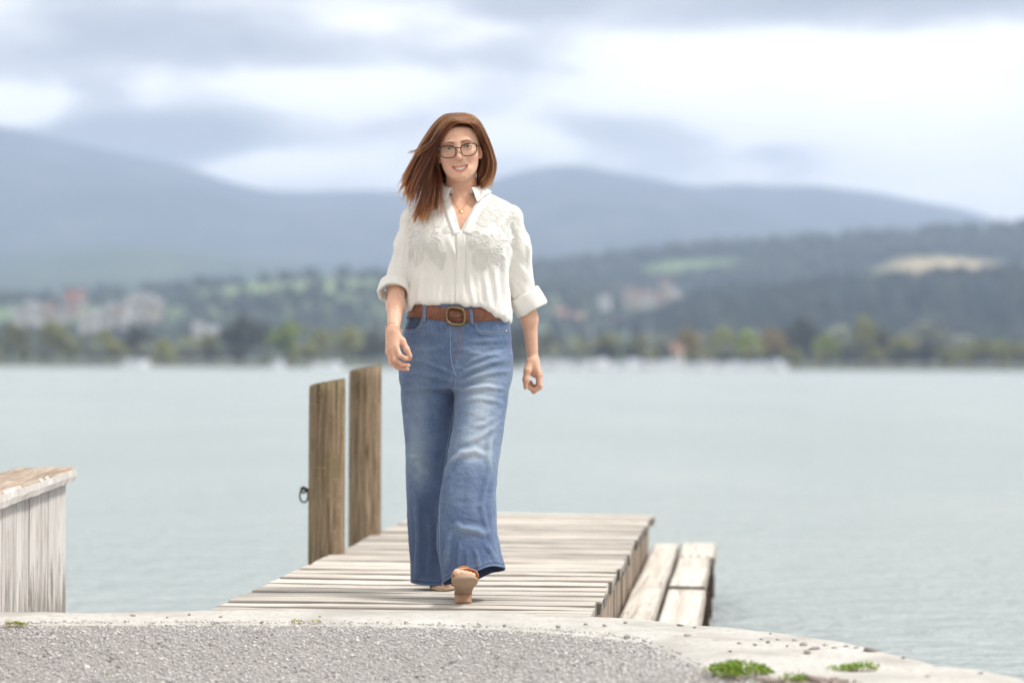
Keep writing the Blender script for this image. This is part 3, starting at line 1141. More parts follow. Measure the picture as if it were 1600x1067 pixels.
# ------------------------------------------------------------------ mooring posts
def mooring_post(px, q_base, q_left, q_right, wpx, label, seed, ring=False, crack=False):
    d = ground(px, q_base).y + 0.10
    c = at(px, q_base, d)
    rad = wpx / 2 / F * d
    zl = at(px, q_left, d).z
    zr = at(px, q_right, d).z
    r = np.random.default_rng(seed)
    base_z = -2.2
    n, rows = 72, 60
    V, Fc = [], []
    ths = np.linspace(0, 2 * PI, n, endpoint=False)
    prof = 1 + 0.022 * fbm(np.stack([np.cos(ths) * 3.2, np.sin(ths) * 3.2, np.full(n, seed * 3.1)], 1), 4, seed)
    for i in range(rows + 1):
        t = i / rows
        for k in range(n):
            ct, sn = math.cos(ths[k]), math.sin(ths[k])
            top = zl + (zr - zl) * (ct * 0.5 + 0.5) - 0.007 * max(0, -ct) ** 3 + 0.0035 * math.sin(5 * ths[k] + seed) + 0.003 * math.sin(17 * ths[k])
            z = base_z + (top - base_z) * t
            rr = rad * prof[k] * (1 + 0.006 * math.sin(z * 5 + seed + ths[k])) * (1.03 - 0.03 * t)
            if i == rows:
                rr *= 0.985
                z += 0.002
            if crack and abs(((ths[k] + 0.42 + PI) % (2 * PI)) - PI) < 0.12 and z > top - 0.16:
                rr *= 0.90
            V.append((rr * ct, rr * sn, z))
    for i in range(rows):
        for k in range(n):
            k2 = (k + 1) % n
            Fc.append((i * n + k, i * n + k2, (i + 1) * n + k2, (i + 1) * n + k))
    # worn top
    last = rows * n
    prev = last
    for q_, fr in enumerate((0.75, 0.5, 0.25)):
        for k in range(n):
            x, y_, z = V[last + k]
            V.append((x * fr, y_ * fr, (zl + (zr - zl) * (x * fr / rad * 0.5 + 0.5)) + 0.004 * math.sin(k * 1.7 + q_ * 2) + 0.003))
        cur = len(V) - n
        for k in range(n):
            k2 = (k + 1) % n
            Fc.append((prev + k, prev + k2, cur + k2, cur + k))
        prev = cur
    V.append((0, 0, (zl + zr) / 2 + 0.004))
    for k in range(n):
        Fc.append((prev + k, prev + (k + 1) % n, len(V) - 1))
    po = empty('mooring_post', (c.x, d, 0))
    tag(po, label, 'post', 'round mooring posts at the left of the jetty')
    link('trunk', mesh_from(V, Fc, pile_mat), po)
    if ring:
        g = at(px - wpx / 2, 765, d)
        zr_ = g.z
        v, f = tube([(-rad * 0.9, -0.01, zr_), (-rad - 0.018, -0.012, zr_ + 0.003)], 0.007, 8)
        bag = Bag()
        bag.add((v, f))
        ey = [Vector((-rad - 0.02 + 0.011 * math.cos(a) , -0.012, zr_ + 0.012 * math.sin(a))) for a in np.linspace(0, 2 * PI, 14, endpoint=False)]
        bag.add(closed_tube(ey, 0.0045, 6))
        e = link('eye_bolt', bag.mesh(rust_mat), po)
        rg = []
        for a in np.linspace(0, 2 * PI, 24, endpoint=False):
            rg.append(Vector((-rad - 0.018 + 0.016 * math.cos(a) , -0.012 + 0.016 * math.cos(a), zr_ - 0.024 + 0.029 * math.sin(a))))
        link('mooring_ring', mesh_from(*closed_tube(rg, 0.0038, 6), rust_mat), po)
    return po


mooring_post(510, 866, 603.5, 592.5, 57, 'round brown wooden mooring post with a small iron ring', 4, ring=True)
mooring_post(569.5, 838, 580.5, 572.5, 51, 'taller round brown wooden mooring post standing behind the ringed post', 9, crack=True)

# ------------------------------------------------------------------ wooden screen wall at the left
wall_white = wood_mat('peeling_white_boards', [(0.30, (0.33, 0.285, 0.255)), (0.42, (0.58, 0.54, 0.51)), (0.55, (0.66, 0.63, 0.595)), (0.8, (0.74, 0.72, 0.69))], axis=2, stain=(0.42, 0.36, 0.32), bump=0.6, cscale=1.6, rot=(0.38, -0.15))
cap_mat = wood_mat('weathered_cap_wood', [(0.34, (0.19, 0.135, 0.10)), (0.5, (0.40, 0.315, 0.245)), (0.68, (0.56, 0.48, 0.40))], axis=1, stain=(0.36, 0.26, 0.20), bump=0.8, speck=(0.28, 0.18, 0.13))
WZ = HC - 0.40
_wa = ground(0, 766, WZ)
_wb = ground(112, 729.5, WZ)
WD = (_wb - _wa).normalized()
WN = Vector((WD.y, -WD.x, 0))     # towards the right
wlen = (_wb - _wa).length
wall = empty('board_wall', (_wb.x, _wb.y, 0))
wall.rotation_euler = (0, 0, math.atan2(WN.y, WN.x))
tag(wall, 'low wall of peeling white upright boards with a brown cap at the left', 'wall')
print('WALL', _wa, _wb, wlen)
# boards: seams at photograph x along the face
_seam = [107.5, 95, 81, 72, 62, 52, 40.5, 30, 9, -14, -40, -70, -105]
_sy = []
for px in _seam:
    # intersect the sight line with the wall line in plan
    u = (px - HX) / F
    a, b_ = _wb, WD
    # a.x + b.x k = u (a.y + b.y k)
    k = (u * a.y - a.x) / (b_.x - u * b_.y)
    _sy.append(k)
for i in range(len(_sy) - 1):
    y1, y0 = _sy[i], _sy[i + 1]
    w = y1 - y0
    bag = Bag()
    nx_ = 2
    bag.add(box_vf(-0.022, 0, -w / 2 + 0.003, w / 2 - 0.003, -1.15, WZ - 0.053))
    o = link('board', bag.mesh(wall_white, False), wall, (-0.010 + random.uniform(-0.004, 0.003), (y0 + y1) / 2, 0), (0, 0, random.uniform(-0.012, 0.012)))
y_end = _sy[0] + 0.0
bag = Bag()
bag.add(box_vf(-0.12, -0.045, -wlen - 1.2, y_end - 0.03, -1.2, WZ - 0.063))
link('back_frame', bag.mesh(beam_mat, False), wall)
# cap
capw = 0.20
V, Fc = [], []
N = 40
prof = [(0.022, -0.050), (0.026, -0.03), (0.022, -0.008), (0.014, 0.0), (-0.06, 0.004), (-0.12, 0.002), (-capw + 0.01, 0.0), (-capw, -0.01), (-capw, -0.04), (-capw + 0.02, -0.052)]
k = len(prof)
y0c, y1c = -wlen - 1.2, y_end + 0.05
for i in range(N + 1):
    y = y0c + (y1c - y0c) * i / N
    for j, (x, z) in enumerate(prof):
        e = 1.0
        if i == N:
            e = 0.0
        V.append((x + random.uniform(-0.002, 0.002), y + (random.uniform(-0.012, 0.012) if i in (0, N) else 0) - (0.02 if i == N and j in (0, 8, 9) else 0), WZ + z + random.uniform(-0.002, 0.002)))
for i in range(N):
    for j in range(k):
        j2 = (j + 1) % k
        Fc.append((i * k + j, i * k + j2, (i + 1) * k + j2, (i + 1) * k + j))
Fc.append(tuple(range(k - 1, -1, -1)))
Fc.append(tuple(N * k + j for j in range(k)))
me = mesh_from(V, Fc, cap_mat, False)
bm = bmesh.new(); bm.from_mesh(me); bmesh.ops.recalc_face_normals(bm, faces=bm.faces); bm.to_mesh(me); bm.free()
me.materials.append(wall_white)
_mi = []
for p_ in me.polygons:
    _mi.append(1 if p_.normal.x > 0.75 else 0)
me.polygons.foreach_set('material_index', _mi)
link('cap_board', me, wall)

# ------------------------------------------------------------------ quay of pale concrete and the gravel
def outer_edge():
    pts = [(-300, 958), (-100, 957.5), (0, 957.5), (160, 958.5), (320, 954.5), (480, 955.5), (700, 956.5), (860, 958), (950, 965), (1020, 970.5), (1090, 977.5), (1160, 984), (1240, 993), (1320, 1006), (1400, 1024), (1470, 1038), (1530, 1047), (1600, 1063), (1680, 1090), (1750, 1130), (1850, 1230)]
    return [ground(p, q) for p, q in pts]


def inner_edge():
    pts = [(-300, 975), (-100, 975), (0, 975), (160, 974.5), (320, 974), (480, 974.5), (640, 977), (800, 982), (900, 990), (960, 996), (1010, 1003), (1050, 1018), (1080, 1034), (1110, 1047), (1200, 1062), (1260, 1090), (1300, 1130), (1340, 1200)]
    return [ground(p, q) for p, q in pts]


def resample(pts, n):
    L = [0]
    for a, b_ in zip(pts[:-1], pts[1:]):
        L.append(L[-1] + (b_ - a).length)
    out = []
    for i in range(n):
        s = L[-1] * i / (n - 1)
        k = max(j for j in range(len(L)) if L[j] <= s + 1e-9)
        k = min(k, len(pts) - 2)
        t = (s - L[k]) / (L[k + 1] - L[k])
        out.append(pts[k].lerp(pts[k + 1], t))
    # round the corners a little
    for _ in range(2):
        out = [out[0]] + [(out[i - 1] + out[i] * 2 + out[i + 1]) / 4 for i in range(1, n - 1)] + [out[-1]]
    return out


OUT, INN = outer_edge(), inner_edge()
# continue both edges well beyond the frame: to the left, and back past the camera at the right
OUT = [OUT[0] + Vector((-40, 0.3, 0))] + OUT + [OUT[-1] + Vector((0.25, -1.5, 0)), OUT[-1] + Vector((0.6, -30, 0))]
INN = [INN[0] + Vector((-40, 0.3, 0))] + INN + [INN[-1] + Vector((0.10, -1.0, 0)), INN[-1] + Vector((0.5, -28, 0))]
def concrete():
    m, T, b = new_mat('pale_concrete')
    g = T.n.new('ShaderNodeNewGeometry')
    p = g.outputs['Position']
    n1 = T.noise(p, 3.0, 6, 0.6)
    n2 = T.noise(p, 45.0, 5, 0.65)
    n3 = T.noise(p, 220.0, 3, 0.6)
    c = T.ramp(n1, [(0.34, (0.36, 0.345, 0.315)), (0.5, (0.49, 0.475, 0.445)), (0.66, (0.575, 0.56, 0.53))])
    c = T.mix(T.ramp(n2, [(0.36, 1.0), (0.5, 0.0)]), c, (0.42, 0.39, 0.35))
    c = T.mix(T.ramp(n3, [(0.28, 0.8), (0.38, 0.0)]), c, (0.30, 0.275, 0.26))
    pit = T.ramp(T.noise(p, 26.0, 2), [(0.24, 1.0), (0.30, 0.0)])
    c = T.mix(T.math('MULTIPLY', pit, 0.6), c, (0.28, 0.25, 0.23))
    T.set(b.inputs['Base Color'], c)
    b.inputs['Roughness'].default_value = 0.9
    b.inputs['Specular IOR Level'].default_value = 0.25
    h = T.math('ADD', T.math('MULTIPLY', n2, 0.6), T.math('SUBTRACT', T.math('MULTIPLY', n3, 0.35), pit))
    T.set(b.inputs['Normal'], T.bump(h, 0.6, 0.008))
    return m


conc_mat = concrete()


def dense(pts, n_mid):
    """resample the middle finely and keep the two far ends"""
    mid = resample(pts[1:-2], n_mid)
    return [pts[0]] + mid + pts[-2:]


NQ = 260
OQ, IQ = dense(OUT, NQ), dense(INN, NQ)
rows_u = [0.0, 0.03, 0.1, 0.2, 0.32, 0.45, 0.58, 0.7, 0.82, 0.92, 1.0]
V = []
nq = len(OQ)
cracks = [((ground(1330, 1048), ground(1500, 1037))), ((ground(1390, 1049), ground(1465, 1058))), (ground(1050, 975), ground(880, 994)), (ground(960, 1001), ground(1300, 1012))]


def seg_dist(p, a, b_):
    ab = (b_ - a).xy
    ap = (p - a).xy
    t = max(0, min(1, ap.dot(ab) / ab.dot(ab)))
    return (ap - ab * t).length


for u in rows_u:
    for i in range(nq):
        p = OQ[i].lerp(IQ[i], u)
        n_ = float(fbm(np.array([[p.x * 3, p.y * 3, 0.3]]), 4, 2)[0])
        e = float(fbm(np.array([[p.x * 9, p.y * 9, 1.3]]), 3, 5)[0])
        z = 0.004 + 0.006 * n_ - (0.03 * max(0, u - 0.7) / 0.3) ** 1.0 * 0.5
        if u == 0:
            z -= 0.018
            p = p + Vector((e * 0.006, e * 0.010, 0))
        for a, b_ in cracks:
            z -= 0.010 * math.exp(-(seg_dist(p, a, b_) / 0.012) ** 2)
        V.append((p.x, p.y, z))
for i in range(nq):   # front face into the water
    p = OQ[i]
    V.append((p.x, p.y + 0.01, -2.5))
nr = len(rows_u)
Fc = []
for r_ in range(nr - 1):
    for i in range(nq - 1):
        Fc.append((r_ * nq + i, (r_ + 1) * nq + i, (r_ + 1) * nq + i + 1, r_ * nq + i + 1))
for i in range(nq - 1):
    Fc.append((i, i + 1, nr * nq + i + 1, nr * nq + i))
me = mesh_from(V, Fc, conc_mat, True)
bm = bmesh.new(); bm.from_mesh(me); bmesh.ops.recalc_face_normals(bm, faces=bm.faces); bm.to_mesh(me); bm.free()
tag(link('quay', me), 'pale worn concrete edge of the quay between gravel and water', None, None, 'structure')

# gravel ground sheet (reaches under the concrete band and behind the camera)
gm, T, b = new_mat('gravel_bed')
g = T.n.new('ShaderNodeNewGeometry')
n = T.noise(g.outputs['Position'], 190.0, 4, 0.7)
n2 = T.noise(g.outputs['Position'], 2.0, 3)
c = T.ramp(n, [(0.3, (0.20, 0.18, 0.18)), (0.5, (0.40, 0.375, 0.37)), (0.65, (0.54, 0.515, 0.51))])
T.set(b.inputs['Base Color'], T.mix(T.math('MULTIPLY', n2, 0.25), c, (0.42, 0.39, 0.37)))
b.inputs['Roughness'].default_value = 0.95
T.set(b.inputs['Normal'], T.bump(n, 0.8, 0.01))
_ipoly0 = [(p.x, p.y) for p in IQ[1:-2]] + [(0.9, 4.0), (-3.4, 4.0)]
_iarr = np.array([(p.x, p.y) for p in IQ[1:-2]])


def gravel_z(x, y):
    """height of the gravel: level with the concrete at its edge, then gently down towards the viewpoint"""
    x, y = np.asarray(x, float), np.asarray(y, float)
    P = np.stack([x, y], 1)
    d, t, sd = poly_line_dist(P, _iarr)
    inside = in_poly(x, y, _ipoly0)
    t = np.clip(d / 0.75, 0, 1)
    return np.where(inside, -0.006 - 0.105 * t * t * (3 - 2 * t), -0.030)


def poly_line_dist(P, A):
    best = np.full(len(P), 1e9)
    for i in range(len(A) - 1):
        ab = A[i + 1] - A[i]
        t = np.clip(((P - A[i]) @ ab) / (ab @ ab + 1e-12), 0, 1)
        w = P - A[i] - t[:, None] * ab
        best = np.minimum(best, np.sqrt((w * w).sum(1)))
    return best, None, None


gxs = np.concatenate([[-2.3], np.arange(-2.2, 1.52, 0.035)])
gys = np.concatenate([np.arange(4.6, 7.62, 0.035)])
GXX, GYY = np.meshgrid(gxs, gys)
gzz = gravel_z(GXX.ravel(), GYY.ravel())
nx_, ny_ = len(gxs), len(gys)
ii = (np.arange(ny_ - 1)[:, None] * nx_ + np.arange(nx_ - 1)[None, :]).ravel()
Fq = np.stack([ii, ii + 1, ii + nx_ + 1, ii + nx_], 1)
cxm = GXX.ravel()[Fq].mean(1)
cym = GYY.ravel()[Fq].mean(1)
keep = (poly_line_dist(np.stack([cxm, cym], 1), _iarr)[0] < 0.09) | in_poly(cxm, cym, _ipoly0)
me = mesh_from(np.stack([GXX.ravel(), GYY.ravel(), gzz], 1), Fq[keep], gm)
tag(link('gravel_ground', me), 'grey gravel ground on the near side of the concrete edge', None, None, 'structure')
V2, F2 = box_vf(-42, 1.2, -24, 4.62, -0.6, -0.112)
me = mesh_from(V2, F2, gm, False)
tag(link('gravel_ground', me), 'grey gravel ground behind the viewpoint', None, None, 'structure')
V2, F2 = box_vf(-42, -2.28, 4.62, 7.2, -0.6, -0.05)
me = mesh_from(V2, F2, gm, False)
tag(link('gravel_ground', me), 'grey gravel ground beyond the left of the view', None, None, 'structure')

# loose gravel stones: one mass of small angular stones
ICO = None
def ico():
    bm = bmesh.new()
    bmesh.ops.create_icosphere(bm, subdivisions=1, radius=1.0)
    Vv = np.array([tuple(v.co) for v in bm.verts])
    Ff = np.array([[v.index for v in f.verts] for f in bm.faces])
    bm.free()
    return Vv, Ff


IV, IF = ico()
stone_mat, T, b = new_mat('gravel_stone')
a = T.n.new('ShaderNodeAttribute')
a.attribute_name = 'col'
g = T.n.new('ShaderNodeNewGeometry')
nn = T.noise(g.outputs['Position'], 300.0, 3)
T.set(b.inputs['Base Color'], T.mix(T.math('MULTIPLY', nn, 0.35), a.outputs['Color'], (0.62, 0.59, 0.58)))
b.inputs['Roughness'].default_value = 0.85
b.inputs['Specular IOR Level'].default_value = 0.3
_ix = np.array([p.x for p in IQ[1:-2]])
_iy = np.array([p.y for p in IQ[1:-2]])
_ipoly = [(p.x, p.y) for p in IQ[1:-2]] + [(0.9, 5.0), (-3, 5.0)]


def stones_mesh(P, size, seed, cols=None, sink=0.15):
    r = np.random.default_rng(seed)
    n = len(P)
    k = len(IV)
    # random squash, random spin about z and a small tilt
    sc = np.stack([size * r.uniform(0.7, 1.3, n), size * r.uniform(0.6, 1.0, n), size * r.uniform(0.35, 0.75, n)], 1)
    X = IV[None] * (1 + r.uniform(-0.28, 0.28, (n, k, 1))) * sc[:, None, :]
    th = r.uniform(0, 2 * PI, n)
    ct, sn = np.cos(th)[:, None], np.sin(th)[:, None]
    x = X[..., 0] * ct - X[..., 1] * sn
    y = X[..., 0] * sn + X[..., 1] * ct
    tl = r.uniform(-0.5, 0.5, n)[:, None]
    z = X[..., 2] + tl * x * 0.6
    V = np.stack([x, y, z], -1) + P[:, None, :] + np.array([0, 0, 1.0]) * (sc[:, 2] * sink)[:, None, None]
    Fc = (IF[None] + (np.arange(n) * k)[:, None, None]).reshape(-1, 3)
    me = mesh_from(V.reshape(-1, 3), Fc, stone_mat, smooth=False)
    if cols is None:
        g_ = r.choice([0.12, 0.27, 0.35, 0.41, 0.46, 0.53], n, p=[0.05, 0.12, 0.24, 0.28, 0.21, 0.10]) * r.uniform(0.98, 1.26, n)
        tint = np.stack([1.0 + r.uniform(-0.01, 0.05, n), 0.98 + r.uniform(-0.02, 0.02, n), 0.975 + r.uniform(-0.06, 0.03, n)], 1)
        cols = g_[:, None] * tint
    point_color(me, np.repeat(cols, k, 0))
    return me


NST = 135000
r = np.random.default_rng(5)
y = r.uniform(5.95, 7.65, NST)
x = r.uniform(-0.235, 0.235, NST) * y
ok = in_poly(x, y, _ipoly)
# fringe: stones thin out over the inner margin of the concrete
fr = in_poly(x, y - 0.05 * np.abs(r.normal(size=NST)), _ipoly)
ok = ok | (fr & (r.random(NST) < 0.5))
x, y = x[ok], y[ok]
_zz = gravel_z(x, y)
_q = HY + (HC - _zz) / y * F
_m = _q < 1080
x, y = x[_m], y[_m]
print('STONES', len(x))
sz = 0.0026 * np.exp(r.normal(0, 0.42, len(x)))
z = np.maximum(gravel_z(x, y), -0.12)
z = np.where(in_poly(x, y, _ipoly0), z + 0.001, 0.003)
me = stones_mesh(np.stack([x, y, z], 1), sz, 6)
tag(link('gravel', me), 'loose small grey gravel stones covering the near ground', None, None, 'stuff')

# single stones lying on the concrete
_loose = [(1255, 1010, 14), (1272, 1017, 16), (1290, 1012, 12), (1305, 1016, 13), (1322, 1014, 12), (1338, 1016, 11), (1363, 1020, 24), (1242, 1004, 10), (1230, 1012, 8), (1200, 1006, 9), (1155, 1008, 8), (1141, 1020, 7),
          (1075, 996, 11), (1064, 980, 12), (945, 981, 11), (915, 978, 8), (872, 982, 10), (978, 975, 7), (1085, 983, 8), (1204, 993, 7), (1412, 1030, 8), (1532, 1055, 9), (1450, 1060, 8), (1180, 1010, 9), (1215, 1003, 9), (1262, 1022, 14), (1190, 1002, 8),
          (208, 965, 10), (261, 967, 6), (296, 963, 7), (130, 962, 6), (500, 966, 6), (345, 967, 8)]
k5 = [stones_mesh(np.zeros((1, 3)), np.array([1.0]), 40 + i, np.array([[0.30, 0.27, 0.26]]) * f_, sink=0.2) for i, f_ in enumerate((1.0, 0.7, 1.3, 0.55, 0.9))]
for i, (p, q, w) in enumerate(_loose):
    g_ = ground(p, q)
    o = link('loose_stone', k5[i % 5], None, (g_.x, g_.y, 0.006), (0, 0, random.uniform(0, 6)))
    s = w / F * g_.y / 2
    o.scale = (s, s, s)
    if w >= 20:
        tag(o, 'largest dark loose stone on the concrete edge near the water at the right', 'stone', 'loose stones on the quay')
    elif p > 850:
        tag(o, 'small grey brown stone lying loose on the concrete right of the person', 'stone', 'loose stones on the right of the quay')
    else:
        tag(o, 'small dark stone lying loose on the concrete at the left', 'stone', 'loose stones on the left of the quay')
def gravel_at(p, q):
    g_ = ground(p, q)
    for _ in range(6):
        z_ = float(gravel_z([g_.x], [g_.y])[0])
        g_ = ground(p, q, z_)
    return g_


# a few larger dark lumps in the gravel
for i, (p, q, w) in enumerate([(175, 1028, 13), (186, 1042, 12), (330, 1007, 10), (405, 978, 9), (152, 993, 10), (562, 995, 9), (70, 1025, 9), (1083, 1058, 9), (640, 1030, 8), (705, 1006, 8), (900, 1040, 8), (520, 1050, 8), (955, 1015, 8)]):
    g_ = ground(p, q)
    o = link('loose_stone', k5[(i * 2 + 1) % 5], None, (g_.x, g_.y, 0.0), (0, 0, random.uniform(0, 6)))
    s = w / F * g_.y / 2
    o.scale = (s, s, s * 1.2)
    o.location = tuple(gravel_at(p, q))
    tag(o, 'dark stone larger than the fine gravel it lies in', 'stone', 'dark stones among the gravel')

# ------------------------------------------------------------------ weeds
weed_mat = leaf_mat('weed_leaves', (0.13, 0.24, 0.025), (0.36, 0.50, 0.09))
weed_yellow = leaf_mat('yellow_weed_leaves', (0.30, 0.33, 0.04), (0.46, 0.46, 0.08))
dry_mat = simple_mat('dry_stem', (0.34, 0.25, 0.15), 0.9)


def weed(px, q, wpx, depth, h, n, mat, label, seed, leaf=0.009, group='weeds growing in the quay', low=False):
    r = np.random.default_rng(seed)
    g_ = ground(px, q) if not low else gravel_at(px, q)
    half = wpx / F * g_.y / 2
    root = empty('weed', (g_.x, g_.y, g_.z))
    tag(root, label, 'weed', group)
    V, Fc, C = [], [], []
    stems = Bag()
    cl = [(r.uniform(-1, 1), r.uniform(-1, 1), r.uniform(0.08, 0.28)) for _ in range(11)]
    for k in range(n):
        a = r.uniform(0, 2 * PI)
        rr = math.sqrt(r.random())
        cxx, cyy, cr = cl[k % len(cl)]
        x = float(np.clip(cxx * half * 0.75 + r.normal() * half * cr, -half * 1.2, half * 1.2))
        y = float(np.clip(cyy * depth * 0.75 + r.normal() * depth * cr * 1.3, -depth * 1.4, depth * 1.4))
        rr = min(1.0, math.hypot(x / half, y / depth))
        hh = h * (1 - 0.6 * rr * rr) * r.uniform(0.35, 1.0)
        lean = Vector((r.normal() * 0.35 + x / half * 0.5, r.normal() * 0.35 + y / depth * 0.4, 1)).normalized()
        if k % 4 == 0:
            stems.add(tube([(x, y, -0.005), tuple(Vector((x, y, 0)) + lean * hh * 0.9)], [0.0008, 0.0005], 3))
        p = Vector((x, y, 0)) + lean * hh
        d = Vector((r.normal(), r.normal(), r.uniform(-0.1, 0.7))).normalized()
        s = d.orthogonal().normalized()
        s = Matrix.Rotation(r.uniform(0, 6.28), 3, d) @ s
        l, w = leaf * r.uniform(0.6, 1.3), leaf * r.uniform(0.25, 0.4)
        up = d.cross(s) * l * 0.12
        o = len(V)
        V += [p, p + d * l * 0.45 + s * w + up, p + d * l, p + d * l * 0.45 - s * w + up, p + d * l * 0.5 - up]
        Fc += [(o, o + 1, o + 4), (o + 1, o + 2, o + 4), (o + 2, o + 3, o + 4), (o + 3, o, o + 4)]
        c = r.random()
        C += [[c, c, c]] * 5
    me = mesh_from(np.array([tuple(v) for v in V]), np.array(Fc), mat, False)
    point_color(me, np.array(C))
    o = link('foliage', me, root)
    o['kind'] = 'stuff'
    o = link('stem', stems.mesh(dry_mat), root)
    o['kind'] = 'stuff'
    return root


weed(1156, 1054, 92, 0.075, 0.040, 620, weed_mat, 'large bright green weed clump where the gravel meets the concrete', 1, 0.012)
weed(1345, 1047, 100, 0.018, 0.022, 240, weed_mat, 'long thin strip of green weed in a crack of the concrete', 2, 0.010)
weed(1240, 1066, 34, 0.03, 0.03, 130, weed_mat, 'small green weed at the bottom edge right of the large clump', 3)
weed(22, 977.5, 36, 0.03, 0.016, 130, weed_yellow, 'yellow green weed at the left end of the gravel edge', 4, 0.007)
weed(462, 972, 26, 0.02, 0.010, 60, weed_yellow, 'tiny yellow weed at the gravel edge below the ringed post', 5, 0.006)
weed(494, 971, 14, 0.015, 0.009, 30, weed_yellow, 'tiniest yellow weed just right of another yellow weed', 6, 0.005)
# a heap of earth and dry roots beside the big clump
g_ = ground(1262, 1064)
P = np.stack([rng.normal(0, 0.06, 260) + g_.x, rng.normal(0, 0.03, 260) + g_.y - 0.02, np.full(260, 0.0)], 1)
me = stones_mesh(P, 0.007 * np.exp(rng.normal(0, 0.4, 260)), 9, np.array([0.22, 0.16, 0.13]) * rng.uniform(0.6, 1.4, (260, 1)))
tag(link('soil_crumbs', me), 'brown crumbs of earth beside the large weed clump', None, None, 'stuff')

# ================================================================== the person: distance-field modelling
rng = np.random.default_rng(33)
random.seed(33)
D0 = 8.42                                  # distance of her body from the camera
PX0 = 710.0
_o = at(PX0, HY, D0)
PO = Vector((_o.x, D0, 0.0))


def L(p, q, y=0.0):
    """place seen at photograph pixel (p, q), y metres behind her middle -> her own frame (x right, y away, z up)"""
    return at(p, q, D0 + y) - PO


def Z(q, y=0.0):
    return L(PX0, q, y).z


def X(p, y=0.0):
    return L(p, 560, y).x


def M(npx, y=0.0):
    return npx / F * (D0 + y)


def A3(v):
    return np.array([v[0], v[1], v[2]], np.float64)


def smin(a, b, k):
    if k <= 0:
        return np.minimum(a, b)
    h = np.maximum(k - np.abs(a - b), 0) / k
    return np.minimum(a, b) - h * h * k * 0.25


def smax(a, b, k):
    return -smin(-a, -b, k)


class SDF:
    """an ordered list of shapes; each is (function, bounding box, blend, operation)"""
    def __init__(self):
        self.p = []

    def _add(self, f, lo, hi, k, op):
        self.p.append((f, np.asarray(lo, float), np.asarray(hi, float), k, op))

    def cone(self, a, b, ra, rb, k=0.02, op='add', squash=None):
        a, b = A3(a), A3(b)
        if squash is not None:      # (axis vector, factor): flatten across this axis
            ax, fac = np.asarray(squash[0], float), squash[1]
            ax = ax / np.linalg.norm(ax)
        ba = b - a
        L2 = max(ba @ ba, 1e-12)

        def f(P):
            pa = P - a
            h = np.clip(pa @ ba / L2, 0, 1)
            q = pa - h[:, None] * ba
            if squash is not None:
                q = q + ((q @ ax) * (1 / fac - 1))[:, None] * ax
                return (np.sqrt((q * q).sum(1)) - (ra + (rb - ra) * h)) * min(1, fac)
            return np.sqrt((q * q).sum(1)) - (ra + (rb - ra) * h)
        m = max(ra, rb)
        self._add(f, np.minimum(a, b) - m, np.maximum(a, b) + m, k, op)
        return self

    def chain(self, pts, rad, k=0.02, op='add', squash=None):
        for i in range(len(pts) - 1):
            self.cone(pts[i], pts[i + 1], rad[i], rad[i + 1], k, op, squash)
        return self

    def ell(self, c, r, k=0.02, op='add', R=None):
        c, r = A3(c), np.asarray(r, float)
        Rm = np.eye(3) if R is None else np.asarray(R, float)

        def f(P):
            q = (P - c) @ Rm
            k0 = np.sqrt(((q / r) ** 2).sum(1))
            k1 = np.sqrt(((q / (r * r)) ** 2).sum(1)) + 1e-9
            return k0 * (k0 - 1) / k1
        m = r.max()
        self._add(f, c - m, c + m, k, op)
        return self

    def loft(self, tab, n=2.0, k=0.02, op='add', R=None, o=(0, 0, 0), shell=None):
        """rows (z, cx, cy, a, b) from low to high: ellipses stacked along z (of frame R, o)"""
        T_ = np.array(sorted(tab), float)
        zs = T_[:, 0]
        o = np.asarray(o, float)
        Rm = np.eye(3) if R is None else np.asarray(R, float)
        # smooth interpolation of the rows
        zz = np.linspace(zs[0], zs[-1], 160)
        rows = np.stack([cubic(zs, T_[:, i], zz) for i in range(1, 5)], 1)

        def f(P):
            q = (P - o) @ Rm
            z = np.clip(q[:, 2], zs[0], zs[-1])
            cx, cy, a, b = [np.interp(z, zz, rows[:, i]) for i in range(4)]
            qx, qy = np.abs(q[:, 0] - cx), np.abs(q[:, 1] - cy)
            u, v = qx / a, qy / b
            if n == 2.0:
                k0 = np.sqrt(u * u + v * v) + 1e-9
                g = np.sqrt((u / a) ** 2 + (v / b) ** 2) / k0 + 1e-9
            else:
                k0 = (u ** n + v ** n) ** (1 / n) + 1e-9
                g = k0 ** (1 - n) * np.sqrt((u ** (n - 1) / a) ** 2 + (v ** (n - 1) / b) ** 2) + 1e-9
            d = (k0 - 1) / np.maximum(g, 0.25 / np.maximum(a, b))
            return np.maximum(d, np.maximum(q[:, 2] - zs[-1], zs[0] - q[:, 2]))
        c = []
        for r_ in T_:
            for sx in (-1, 1):
                for sy in (-1, 1):
                    c.append(Rm @ np.array([r_[1] + sx * r_[3], r_[2] + sy * r_[4], r_[0]]) + o)
        c = np.array(c)
        self._add(f, c.min(0), c.max(0), k, op)
        return self

    def fn(self, f, lo, hi, k=0.0, op='add'):
        self._add(f, lo, hi, k, op)
        return self

    def __call__(self, P, margin=0.05, box=None):
        d = np.full(len(P), 0.3)
        if box is None:
            lo, hi = P.min(0), P.max(0)
        else:
            lo, hi = box
        for f, a, b, k, op in self.p:
            mg = margin + k
            if np.any(lo > b + mg) or np.any(hi < a - mg):
                continue
            e = f(P)
            if op == 'add':
                d = smin(d, e, k)
            elif op == 'sub':
                d = smax(d, -e, k)
            else:
                d = smax(d, e, k)
        return d


